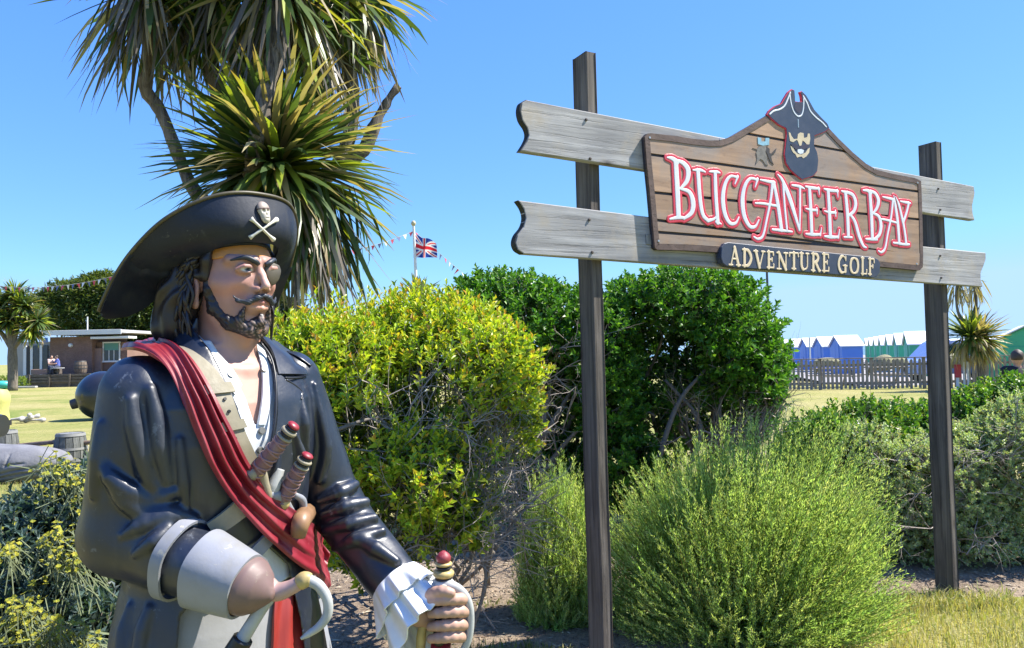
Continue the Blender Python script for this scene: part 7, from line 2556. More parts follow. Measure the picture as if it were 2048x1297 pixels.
def build_huts():
    white = paint('hut_roof', (0.74, 0.75, 0.76), 0.6, 0.05, 2)
    blue = paint('hut_blue', (0.11, 0.25, 0.66), 0.55, 0.08, 2)
    blue_t = paint('hut_blue_trim', (0.06, 0.15, 0.5), 0.55, 0.08, 2)
    grn = paint('hut_green', (0.06, 0.42, 0.22), 0.55, 0.08, 2)
    grn_t = paint('hut_green_trim', (0.04, 0.28, 0.15), 0.55, 0.08, 2)
    def row(px0, Y0, px1, Y1, n, mats, z_top_px, label, group, W, Dp, He, Ha):
        A = np.array([gxy(px0, Y0), Y0]); B = np.array([gxy(px1, Y1), Y1])
        d = (B - A) / max(1, n - 1)
        ang = math.atan2(d[1], d[0]) - math.pi / 2
        z0 = zy(px0, z_top_px, Y0)[2] - Ha
        proto = hut_mesh(mats[0], white, mats[1], mats[0], W, Dp, He, Ha, 'beach_hut', label[0], group)
        kids = [o for o in COL.objects if o.parent == proto]
        for k in range(n):
            if k == 0:
                o = proto
            else:
                o = proto.copy(); COL.objects.link(o)
                for ch in kids:
                    c = ch.copy(); COL.objects.link(c); c.parent = o
                    for g in [x for x in list(ch.children)]:
                        e = g.copy(); COL.objects.link(e); e.parent = c
            p = A + d * k
            o.location = (p[0], p[1], z0)
            o.rotation_euler = (0, 0, ang)
            o['label'] = label[k]
        # raised promenade the row stands on
        return z0
    ordn = ['nearest', 'second', 'third', 'fourth', 'fifth', 'sixth', 'seventh', 'eighth']
    zb = row(1692, 42.0, 1556, 62.0, 6, (blue, blue_t), 673, ['blue beach hut with white roof, %s of the blue row' % (('nearest', 'second nearest', 'third nearest', 'third from far end', 'second from far end', 'farthest')[k]) for k in range(6)], 'blue beach huts in a row', 2.5, 1.05, 1.58, 2.12)
    zg = row(1836, 38.0, 1745, 66.0, 7, (grn, grn_t), 665, ['green beach hut with white roof, %s of the green row left of right post' % ordn[k].replace('eighth', 'last') for k in range(7)], 'green beach huts in a row', 2.4, 1.0, 1.66, 2.25)
    # the single green hut at the right edge
    Y = 31.0
    o = hut_mesh(grn, white, grn_t, grn, 2.6, 2.2, 1.75, 2.42, 'beach_hut', 'large green beach hut with white roof at right edge, beside small palm', 'green beach huts')
    x = gxy(2046, Y)
    o.location = (x, Y, zy(2030, 655, Y)[2] - 2.42); o.rotation_euler = (0, 0, R(62))
    # bank of shingle and promenade behind the fence
    pm = paint('promenade_paving', (0.30, 0.28, 0.27), 0.9, 0.1, 1.5)
    b = MB()
    xs = np.linspace(14, 120, 40); ys = np.array([31.2, 31.6, 33.5, 34.2, 38, 60, 110, 158])
    zs = np.array([-0.05, 0.05, 0.06, 0.02, 0.16, 0.2, 0.15, 0.0])
    X, Yg = np.meshgrid(xs, ys, indexing='ij')
    P = np.stack([X.ravel(), Yg.ravel(), np.tile(zs, len(xs))], -1)
    P[:, 2] += 0.02 * vnoise(P, 0.6, 4)
    o = mesh('promenade', P, grid_faces(len(xs), len(ys)), pm, None, True); tag(o, kind='structure')
    # rounded stones / mounds on top of the bank
    st = paint('shingle_mound', (0.28, 0.26, 0.15), 0.95, 0.35, 8, 0.05, 10, dirt=(0.14, 0.17, 0.05))
    def mound(px, py0, w, hgt, Y, label):
        c = zy(px, py0, Y)
        V, Q = surface_net(lambda P: s_ell(P, (0, 0, 0), (w, w * 0.8, hgt)) + 0.06 * vnoise(P, 5, int(px)), (-w * 1.3, -w * 1.1, -hgt * 1.3), (w * 1.3, w * 1.1, hgt * 1.4), w / 9)
        o = mesh('grassy_mound', V + np.array([c[0], Y, c[2] - hgt * 0.5]), Q, st, None, True); tag(o, label, 'mound', 'mounds behind the fence')
    for px, py, w, hg, lab in ((1764, 718, 0.5, 0.36, 'pale rounded mound in front of green huts, the left bigger one'), (1800, 719, 0.45, 0.26, 'low pale mound in front of green huts, right beside blue van'), (1650, 720, 0.6, 0.18, 'low yellowish grassy mound in front of blue huts'), (1905, 716, 0.6, 0.3, 'low pale mound under small palm')):
        mound(px, py, w, hg, 33.0 if px < 1900 else 31.5, lab)

    # van parked beyond the fence, half hidden by the right post: windscreen towards the left
    Y = 33.5
    van_m = paint('van_paint', (0.30, 0.38, 0.62), 0.25, 0.04, 2, coat=0.5)
    x0 = gxy(1808, Y); x1 = gxy(1905, Y)
    zt = zy(1840, 678, Y)[2]; zb_ = 0.04
    root = empty('parked_van', (x0, Y, 0), 'pale blue van parked behind fence, half hidden by right sign post', 'van')
    L = 4.6; Hh = zt - zb_ if zt > 1.7 else 2.0
    side = [(0.0, 0.35), (0.05, 0.75), (0.25, 0.98), (0.55, 1.08), (1.25, 1.85), (1.5, 2.0), (L - 0.25, 2.05), (L, 1.9), (L, 0.35)]
    side = [(u, v * Hh / 2.05) for u, v in side]
    b = MB(); b.prism(side, lambda u, v, t: np.array([x0 + u, Y + t, zb_ + v]), -0.9, 0.9)
    o = b.build('body', van_m, root); fix_normals(o); bm_bevel(o, 0.06)
    gl = glaze('van_glass')
    k = Hh / 2.05
    b = MB(); b.prism([(0.66, 1.14 * k), (1.26, 1.80 * k), (1.30, 1.80 * k), (0.70, 1.14 * k)], lambda u, v, t: np.array([x0 + u - 0.03, Y + t, zb_ + v + 0.012]), -0.78, 0.78); q = b.build('windscreen', gl, root); fix_normals(q)
    b = MB(); b.prism([(0.95, 1.15 * k), (1.42, 1.78 * k), (1.95, 1.78 * k), (1.95, 1.15 * k)], lambda u, v, t: np.array([x0 + u, Y + t, zb_ + v]), -0.915, -0.895); q = b.build('side_window', gl, root); fix_normals(q)
    ty = paint('tyre_rubber', (0.02, 0.02, 0.02), 0.8); rimm = paint('wheel_rim', (0.4, 0.4, 0.42), 0.35, metal=0.6)
    for u in (0.95, L - 0.95):
        for s in (-1, 1):
            b = MB(); b.tube([(x0 + u, Y + s * 0.76, 0.34), (x0 + u, Y + s * 0.93, 0.34)], 0.33, 20); w = b.build('wheel', ty, root, True, 40)
            b = MB(); b.tube([(x0 + u, Y + s * 0.925, 0.34), (x0 + u, Y + s * 0.945, 0.34)], 0.2, 14); b.build('rim', rimm, w, True, 40)
    b = MB(); b.box((x0 + 0.03, Y - 0.62, 0.72 * k + zb_), (0.06, 0.3, 0.16), None, 0.03); b.build('headlight', paint('lamp_glass', (0.7, 0.7, 0.68), 0.1), root)
    b = MB(); b.box((x0 + 1.02, Y - 1.0, 1.2 * k), (0.12, 0.18, 0.24), None, 0.03); b.build('mirror', ty, root)


def build_fence():
    wd = wood('fence_wood', (0.17, 0.15, 0.13), (0.40, 0.36, 0.31), 2, 0.85, 0.0, scale=0.8)
    wd2 = wood('fence_rail_wood', (0.15, 0.13, 0.11), (0.33, 0.29, 0.24), 0, 0.85, 0.0, scale=0.8)
    Y0, Y1 = 29.6, 28.2
    x0 = gxy(1540, Y0); x1 = gxy(2060, Y1)
    A = np.array([x0, Y0]); B = np.array([x1, Y1])
    root = empty('picket_fence', (x0, Y0, 0), 'weathered grey timber picket fence along the far edge of lawn', 'fence')
    L = np.linalg.norm(B - A); d = (B - A) / L
    M = np.array([[d[0], -d[1], 0], [d[1], d[0], 0], [0, 0, 1]])
    top = 1.13
    r = np.random.default_rng(9)
    me = None
    n = int(L / 0.155)
    b = MB(); sec = [(-0.047, 0), (0.047, 0), (0.047, top - 0.06), (0, top - 0.01), (-0.047, top - 0.06)]
    b.prism(sec, lambda u, v, t: np.array([u, t, v]), -0.011, 0.011)
    for k in range(n):
        p = A + d * (k + 0.5) * 0.155
        if me is None:
            o = b.build('picket', wd, root, world=False); me = o.data
        else:
            o = bpy.data.objects.new('picket', me); COL.objects.link(o); o.parent = root
        o.location = (p[0] - x0, p[1] - Y0, r.normal(0, 0.012)); o.rotation_euler = (0, r.normal(0, 0.012), math.atan2(d[1], d[0]))
        o.scale = (1, 1, 1 + r.normal(0, 0.012))
    for z in (0.22, 0.90):
        b = MB(); p = (A + B) / 2; b.box((p[0], p[1] + 0.035, z), (L, 0.04, 0.085), M, 0.004); b.build('rail', wd2, root)
    b = MB(); p = (A + B) / 2; b.box((p[0], p[1] + 0.01, top + 0.02), (L, 0.11, 0.035), M, 0.004); b.build('top_rail', wd2, root)
    for k in range(int(L / 1.85) + 1):
        p = A + d * k * 1.85
        b = MB(); b.box((p[0], p[1] + 0.11, top / 2), (0.11, 0.11, top + 0.06), M, 0.008); b.build('post', wd, root)
    # darker tall post seen at the middle of the fence
    # benches / tables beyond the fence
    def table(px, label):
        Y = 30.9; x = gxy(px, Y)
        t = empty('picnic_table', (x, Y, 0), label, 'picnic table', 'picnic tables behind the fence')
        for k in range(4):
            b = MB(); b.box((x, Y - 0.27 + 0.18 * k, 0.74), (1.7, 0.16, 0.04), None, 0.006); b.build('top_plank', wd2, t)
        for s in (-1, 1):
            b = MB(); b.box((x, Y + s * 0.66, 0.44), (1.7, 0.22, 0.04), None, 0.006); b.build('bench_seat', wd2, t)
            for q in (-1, 1):
                b = MB(); b.tube([(x + q * 0.6, Y + s * 0.6, 0.0), (x + q * 0.6, Y + s * 0.15, 0.74)], 0.045, 6); b.build('leg', wd, t)
    table(1666, 'weathered picnic table behind fence, in front of blue huts')
    table(1772, 'weathered picnic table behind fence, in front of green huts')
    # red and white post at the fence beside the right post
    Y = 27.2; x = gxy(1913, Y)
    t = empty('marker_post', (x, Y, 0), 'short red and white marker post by the fence, right of near palm', 'post')
    b = MB(); b.tube([(x, Y, 0), (x, Y, 0.45)], 0.05, 12); b.build('pole', paint('marker_white', (0.7, 0.7, 0.7), 0.5), t, True, 40)
    b = MB(); b.box((x, Y - 0.03, 0.66), (0.20, 0.10, 0.46), None, 0.01); b.build('plate', paint('marker_red', (0.45, 0.03, 0.05), 0.5), t)
    for px in (1926, 1934):
        x = gxy(px, Y)
        t = MB(); t.tube([(x, Y, 0), (x, Y, 0.98)], 0.035, 10)
        o = t.build('white_post', paint('marker_white', (0.7, 0.7, 0.7), 0.5), None, True, 40); tag(o, 'slim white post by the fence beside red marker, %s one' % ('left' if px == 1926 else 'right'), 'post', 'slim white posts at the fence')
    # thin dark lamp post behind the big shrub
    Y = 36.0; x = gxy(1538, Y, 640)
    lp = empty('lamp_post', (x, Y, 0), 'thin dark lamp post rising behind the big dark shrub to the sign', 'lamp post')
    dk = paint('lamp_dark', (0.05, 0.055, 0.07), 0.5)
    a = np.array([x, Y, 0.0]); c = zy(1533, 530, Y); c[2] += 1.2
    b = MB(); b.tube([a, a * 0.3 + c * 0.7, c], [0.075, 0.055, 0.045], 10); b.build('pole', dk, lp, True, 40)
    b = MB(); b.tube([c + [0, 0, -0.02], c + [0.35, 0, 0.14], c + [0.7, 0, 0.18]], [0.04, 0.035, 0.03], 8); b.build('arm', dk, lp, True, 40)
    b = MB(); b.box(c + [0.95, 0, 0.18], (0.55, 0.2, 0.1), None, 0.03); b.build('lamp_head', paint('lamp_grey', (0.3, 0.31, 0.32), 0.4), lp)
    # slim white sign pole before the blue huts
    Y = 31.0; x = gxy(1620, Y)
    zt = zy(1619, 676, Y)[2]
    b = MB(); b.tube([(x, Y, 0), (x, Y, zt)], 0.035, 8); o = b.build('flag_pole', paint('marker_white', (0.7, 0.7, 0.7), 0.5), None, True, 40)
    tag(o, 'slim white pole standing in front of the blue beach huts', 'pole')


def build_people():
    sk = paint('person_skin', (0.50, 0.29, 0.21), 0.55)
    blk = paint('black_cloth', (0.012, 0.013, 0.018), 0.85); gry = paint('grey_cloth', (0.10, 0.11, 0.13), 0.85); shoe = paint('shoe', (0.05, 0.05, 0.05), 0.6)
    hair = paint('brown_hair', (0.05, 0.035, 0.025), 0.6)
    # person in black at the right edge, back of the hedge
    Y = 12.2
    ht = zy(2030, 699, Y)[2]
    ps = dict(STAND); ps['face'] = unit(np.array([0.5, 0.86, 0.0]))
    person('person', 'person in black top with short brown hair behind hedge, right edge', (gxy(2032, Y), Y, ht - 1.77), ps, dict(skin=sk, shirt=blk, trousers=blk, hair=hair, shoe=shoe, sleeve=2.0), 0.0, 1.0, 0.016)
    # small walker beyond the fence by the shrub
    Y = 31.8
    person('person', 'distant person in grey top and dark hat beyond fence beside big shrub', (gxy(1574, Y), Y, 0.05), dict(STAND), dict(skin=sk, shirt=gry, trousers=blk, hair=blk, shoe=shoe, sleeve=2.0), 0.4, 1.0, 0.03)


def build_flag():
    # flag pole behind the golden shrub
    Y = 24.0
    a = zy(833, 580, Y); c = zy(827, 452, Y)
    pw = paint('pole_white', (0.70, 0.70, 0.69), 0.4)
    root = empty('flagpole', (a[0], Y, 0), 'white flagpole with gold ball top behind golden shrub', 'flagpole')
    foot = np.array([a[0] + 0.25, Y, 0.0])
    b = MB(); b.tube([foot, a, c], [0.06, 0.05, 0.04], 12); b.build('pole', pw, root, True, 40)
    b = MB(); b.lathe(c, [(0.01, -0.02), (0.05, 0.0), (0.085, 0.07), (0.05, 0.15), (0.01, 0.165)], 14); b.build('finial', paint('finial_gold', (0.45, 0.40, 0.25), 0.35), root, True, 60)
    # union flag: waved cloth with the crosses in cloth colours
    nu, nv = 61, 41
    u = np.linspace(0, 1, nu)[:, None]; v = np.linspace(0, 1, nv)[None, :]
    tl, bl = zy(824, 468, Y), zy(827, 516, Y)
    tr, brr = zy(868, 496, Y), zy(872, 516, Y)
    Wd = 0.86; Hh = tl[2] - bl[2]
    X = tl[0] + 0.03 + u * 0.72 + 0.05 * np.sin(u * 7) * v
    Z = tl[2] - v * Hh - 0.30 * (u ** 1.15) * (1 - v) + 0.03 * np.sin(u * 9 + 1) * (1 - 0.5 * v)
    Yw = Y + 0.10 * np.sin(u * 8 + v * 1.5) * (0.3 + u)
    P = np.stack([X + 0 * v, Yw + 0 * v, Z], -1)
    fu = (u + 0 * v) * 60; fv = (v + 0 * u) * 30
    blue = np.array([0.02, 0.05, 0.30]); wht = np.array([0.8, 0.8, 0.8]); red = np.array([0.72, 0.025, 0.04])
    col = np.tile(blue, (nu, nv, 1))
    d1 = np.abs(fv - fu / 2) / math.sqrt(1.25); d2 = np.abs(fv - (30 - fu / 2)) / math.sqrt(1.25)
    col[(d1 < 3) | (d2 < 3)] = wht
    col[(d1 < 1.0) | (d2 < 1.0)] = red
    col[(np.abs(fu - 30) < 5) | (np.abs(fv - 15) < 5)] = wht
    col[(np.abs(fu - 30) < 3) | (np.abs(fv - 15) < 3)] = red
    nrm = np.zeros_like(P); nrm[..., 1] = -1
    fm = paint('flag_cloth', (1, 1, 1), 0.8, 0.03, 5, vcol=True, spec=0.1)
    o = slab('national_flag', P, nrm, 0.006, fm, None, col, True, 60)
    tag(o, 'red, white and blue union flag flying from the white flagpole', 'flag')
    o['category'] = 'flag'
    # bunting strings: little pennants on a cord
    cm = paint('bunting_cord', (0.5, 0.5, 0.5), 0.7)
    pals = [paint('bunting_red', (0.55, 0.06, 0.12), 0.7), paint('bunting_white', (0.72, 0.72, 0.72), 0.7), paint('bunting_blue', (0.10, 0.13, 0.30), 0.7)]
    def string(P0, P1, sag, n, size, label, skip=0):
        t = np.linspace(0, 1, 30)[:, None]
        P = P0 + (P1 - P0) * t; P[:, 2] -= sag * 4 * (t * (1 - t))[:, 0]
        rt = empty('bunting', P0, label, 'bunting', 'strings of pennants')
        b = MB(); b.tube(P, 0.008, 5); b.build('cord', cm, rt)
        dirx = unit(P1 - P0); per = unit(np.cross(dirx, (0, 0, 1.0)))
        rr = np.random.default_rng(n)
        for k in range(n):
            f = (k + 0.5) / n
            p = P0 + (P1 - P0) * f; p = p - np.array([0, 0, sag * 4 * f * (1 - f)])
            b = MB(); s = size
            sw = rr.normal(0, 0.35)
            b.prism([(-s * 0.42, 0), (s * 0.42, 0), (0, -s)], lambda u_, v_, t_: p + dirx * u_ + np.array([0, 0, 1.0]) * v_ + per * (t_ + v_ * sw), -0.004, 0.004)
            b.build('pennant', pals[k % 3], rt)
    string(zy(828, 462, Y), zy(980, 590, Y + 6), 0.05, 18, 0.17, 'string of red, white and blue pennants from flagpole down to dark shrub')
    string(zy(828, 462, Y), zy(560, 505, Y - 2), 0.28, 20, 0.15, 'string of red, white and blue pennants from flagpole to cabbage palm')
    string(zy(-20, 570, 40), zy(330, 520, 34), 0.55, 34, 0.24, 'string of pennants across the top of the cypress at left')


def build_house():
    Y = 55.0
    s = Y / F
    z = lambda px, py: zy(px, py, Y)
    x = lambda px: gxy(px, Y, 710)
    zroof = zy(180, 665, Y)[2]; zdeck = zy(180, 748, Y)[2]
    brick_m = bpy.data.materials.new('brick_wall')
    t = NT(brick_m); p = t.n('BsdfPrincipled')
    bt = t.n('TexBrick'); bt.inputs['Scale'].default_value = 4.4; bt.inputs['Color1'].default_value = (0.17, 0.088, 0.066, 1); bt.inputs['Color2'].default_value = (0.23, 0.125, 0.092, 1); bt.inputs['Mortar'].default_value = (0.24, 0.20, 0.17, 1)
    bt.inputs['Mortar Size'].default_value = 0.02
    mp = t.mapped((1, 1, 1), (R(90), 0, 0)); t.l(mp, bt.inputs['Vector'])
    t.l(t.mix(bt.outputs['Color'], t.ramp(t.noise(1.2, 4, t.mapped()), [(0.3, (0.8, 0.8, 0.8)), (0.7, (1.15, 1.15, 1.15))]), 1.0, 'MULTIPLY'), p.inputs['Base Color']); p.inputs['Roughness'].default_value = 0.9
    t.l(p.outputs[0], t.out.inputs['Surface'])
    white = paint('fascia_white', (0.70, 0.70, 0.69), 0.5, 0.06, 2); felt = paint('roof_felt', (0.42, 0.42, 0.43), 0.8, 0.1, 1)
    teal = paint('shutter_teal', (0.10, 0.28, 0.24), 0.5); gl = glaze('window_glass'); dk = paint('dark_opening', (0.02, 0.02, 0.025), 0.4)
    root = empty('brick_building', (x(180), Y, 0), 'low brick cafe building with flat white-edged roof across the lawn', 'building')
    xa, xb, xc = x(100), x(184), x(246)
    b = MB(); b.box(((xa + xb) / 2, Y + 2.5, zroof / 2 - 0.15), (xb - xa, 5.0, zroof - 0.3)); b.build('wall', brick_m, root)
    b = MB(); b.box(((xb + xc) / 2 + 0.002, Y + 2.9, zroof / 2 - 0.35), (xc - xb, 4.6, zroof - 0.75)); b.build('wall', brick_m, root)
    b = MB(); b.box(((xa + xc) / 2 - 0.3, Y + 2.3, zroof + 0.02), (xc - xa + 1.0, 5.8, 0.22), None, 0.02); rf = b.build('roof', felt, root)
    b = MB(); b.box(((xa + xc) / 2 - 0.3, Y - 0.64, zroof - 0.02), (xc - xa + 1.0, 0.06, 0.34), None, 0.01); b.build('fascia', white, rf)
    b = MB(); b.box(((xb + xc) / 2 + 0.4, Y + 0.1, zroof - 0.42), (xc - xb + 0.5, 1.2, 0.16), None, 0.01); b.build('canopy', white, root)
    # pier of lighter brick, round wall lamp
    b = MB(); b.box((x(190), Y + 0.42, 1.3), (0.55, 0.2, 2.6)); b.build('pier', paint('pier_brick', (0.30, 0.19, 0.15), 0.9, 0.12, 6), root)
    c = z(142, 691); b = MB(); b.tube([(c[0], Y - 0.16, c[2]), (c[0], Y - 0.002, c[2])], [0.12, 0.15], 16); b.build('wall_lamp', white, root, True, 40)
    # window with white frame, bars and teal blind
    w0, w1 = x(200), x(231); zt, zb = z(215, 686)[2], z(215, 722)[2]; yf = Y + 0.57
    fr = MB()
    cx = (w0 + w1) / 2
    b = MB(); b.box((cx, yf, (zt + zb) / 2), (w1 - w0, 0.05, zt - zb)); wn_ = b.build('window', gl, root)
    for args in (((cx, yf - 0.05, zt + 0.03), (w1 - w0 + 0.16, 0.08, 0.09)), ((cx, yf - 0.06, zb - 0.05), (w1 - w0 + 0.3, 0.16, 0.12)), ((w0 - 0.03, yf - 0.05, (zt + zb) / 2), (0.08, 0.08, zt - zb)), ((w1 + 0.03, yf - 0.05, (zt + zb) / 2), (0.08, 0.08, zt - zb)), ((cx - .18, yf - 0.045, (zt + zb) / 2 - .2), (0.05, 0.05, zt - zb - .45)), ((cx + .18, yf - 0.045, (zt + zb) / 2 - .2), (0.05, 0.05, zt - zb - .45))):
        b = MB(); b.box(*args); b.build('frame', white, wn_)
    b = MB(); b.box((cx, yf - 0.06, zt - 0.28), (w1 - w0 - 0.1, 0.06, 0.5)); b.build('blind', teal, wn_)
    # glazed entrance at the left end
    for k, (p0, p1, m_) in enumerate(((48, 54, white), (56, 61, dk), (62, 67, white), (69, 80, gl), (81, 86, white), (88, 97, gl))):
        b = MB(); b.box(((x(p0) + x(p1)) / 2, Y - 0.05 - 0.003 * k, zdeck + 1.05), (x(p1) - x(p0), 0.1, 2.1)); b.build('door' if m_ is gl else 'frame', m_, root)
    b = MB(); b.box(((x(20) + xa) / 2, Y + 2.4, zroof / 2 - 0.3), (xa - x(20) - 0.01, 4.7, zroof - 0.6)); b.build('wall', paint('rendered_wall', (0.38, 0.36, 0.34), 0.8), root)
    # blue sign under the roof edge
    c = z(102, 681); b = MB(); b.box((c[0], Y - 0.72, c[2]), (0.42, 0.05, 0.34), None, 0.01); b.build('sign_plate', paint('plate_blue', (0.06, 0.17, 0.45), 0.5), root)
    # mast on the roof
    a = z(175, 662); c = z(175, 634)
    b = MB(); b.tube([a, c], 0.045, 8); b.build('mast', white, root, True, 40)
    # timber deck wall in front with bench planks
    wd = wood('deck_wood', (0.06, 0.05, 0.045), (0.20, 0.17, 0.145), 0, 0.85, 0.0)
    Yd = 52.0
    dk_r = empty('timber_deck', (gxy(140, Yd), Yd, 0), 'low dark timber deck in front of brick building', 'deck')
    xl, xr = gxy(58, Yd), gxy(300, Yd)
    zt = zy(120, 749, Yd)[2]
    b = MB(); b.box(((xl + xr) / 2, Yd + 1.6, zt / 2 - 0.03), (xr - xl, 3.0, zt - 0.05)); b.build('platform', wd, dk_r)
    for k in range(3):
        b = MB(); b.box(((xl + xr) / 2, Yd + 0.06 - 0.0, zt - 0.08 - 0.2 * k), (xr - xl, 0.05, 0.15), None, 0.008); b.build('plank', wd, dk_r)
    for k in range(7):
        xx = xl + (xr - xl) * k / 6
        b = MB(); b.box((xx, Yd - 0.01, zt / 2), (0.14, 0.08, zt + 0.02), None, 0.01); b.build('post', wd, dk_r)
    # planter, tables, sitters, barrel on the deck
    Yp = Yd + 0.9
    pl_ = MB(); pl_.box((gxy(82, Yp), Yp, zt + 0.18), (1.15, 0.45, 0.36), None, 0.02); o = pl_.build('planter_box', paint('planter', (0.34, 0.21, 0.16), 0.8), None); tag(o, 'long terracotta-coloured planter box on the deck beside two sitters', 'planter')
    sk = paint('person_skin', (0.50, 0.29, 0.21), 0.55); shoe = paint('shoe', (0.05, 0.05, 0.05), 0.6); hair = paint('brown_hair', (0.05, 0.035, 0.025), 0.6)
    for (px, shirt, lab, rz) in ((102, (0.52, 0.38, 0.36), 'distant sitting person in pale pink top on the deck', R(60)), (115, (0.10, 0.13, 0.40), 'distant sitting person in blue top on the deck', R(-50))):
        person('person', lab, (gxy(px, Yp), Yp, zt), dict(SIT), dict(skin=sk, shirt=paint('cloth%d' % px, shirt, 0.85), trousers=paint('denim', (0.05, 0.06, 0.10), 0.85), hair=hair, shoe=shoe, sleeve=0.7), rz, 1.0, 0.032)
        b = MB(); b.box((gxy(px, Yp), Yp + 0.02, zt + 0.165), (0.42, 0.40, 0.33), None, 0.03); o = b.build('seat_block', wd, None); tag(o, 'dark timber block seat under the sitter in %s' % ('pink' if px == 102 else 'blue'), 'seat')
    tb = empty('low_table', (gxy(122, Yp), Yp - 0.5, zt), 'pale low table beside the sitters on deck', 'table')
    b = MB(); b.tube([(gxy(124, Yp), Yp - 0.5, zt + 0.40), (gxy(124, Yp), Yp - 0.5, zt + 0.44)], 0.42, 20); b.build('table_top', paint('table_grey', (0.5, 0.5, 0.5), 0.5), tb, True, 40)
    b = MB(); b.tube([(gxy(124, Yp), Yp - 0.5, zt), (gxy(124, Yp), Yp - 0.5, zt + 0.4)], 0.06, 10); b.build('leg', wd, tb, True, 40)
    bw = wood('barrel_wood', (0.09, 0.07, 0.055), (0.24, 0.19, 0.15), 2, 0.8, 0.0)
    hp = paint('hoop_iron', (0.06, 0.06, 0.06), 0.5)
    barrel('barrel', 'brown wooden barrel on the deck against brick wall', (gxy(161, Yp + 0.6), Yp + 0.6, zt), 0.42, 0.88, 'barrels', bw, hp, 14)
    # ground-hugging plant and kerb left of the deck
    kb = MB(); kb.box((gxy(10, 51.0), 51.0, 0.06), (4.2, 0.3, 0.12), None, 0.02); o = kb.build('kerb', paint('kerb_stone', (0.42, 0.41, 0.40), 0.8), None); tag(o, kind='structure')
    r = np.random.default_rng(40)
    lob = [(np.array([gxy(22, 51.8), 51.8, 0.3]), np.array([1.2, 0.7, 0.45]))]
    P, N, _ = sample_lobes(lob, 420, r, 0.6, 1.0, 0.03)
    V, Q, t_, sg_ = shoots(P, N, r, 6, 0.16, 0.15, 0.03)
    g = empty('clump_plant', (gxy(22, 51.8), 51.8, 0), 'low light green strappy plant clump left of the deck', 'plant')
    o = mesh('foliage', V, Q, leaf_mat('bush_leaf'), g, False, np.repeat(pick(r, len(t_), [(0.16, 0.24, 0.04), (0.22, 0.28, 0.05)]), 5, 0)); tag(o, kind='stuff')
    # turquoise inflatable edge at far left: a small covered boat-like tub
    c = zy(-2, 738, 50); 
    V, Q = surface_net(lambda P: smax(s_ell(P, (0, 0, 0), (0.75, 0.5, 0.36)), -s_ell(P, (0, 0, 0.28), (0.58, 0.34, 0.3)), 0.05), (-0.9, -0.6, -0.45), (0.9, 0.6, 0.45), 0.05)
    o = mesh('paddling_boat', V + np.array([c[0], 50, 0.30]), Q, paint('turquoise', (0.05, 0.42, 0.40), 0.4), None, True); tag(o, 'small turquoise play boat at far left edge by the palm', 'boat')


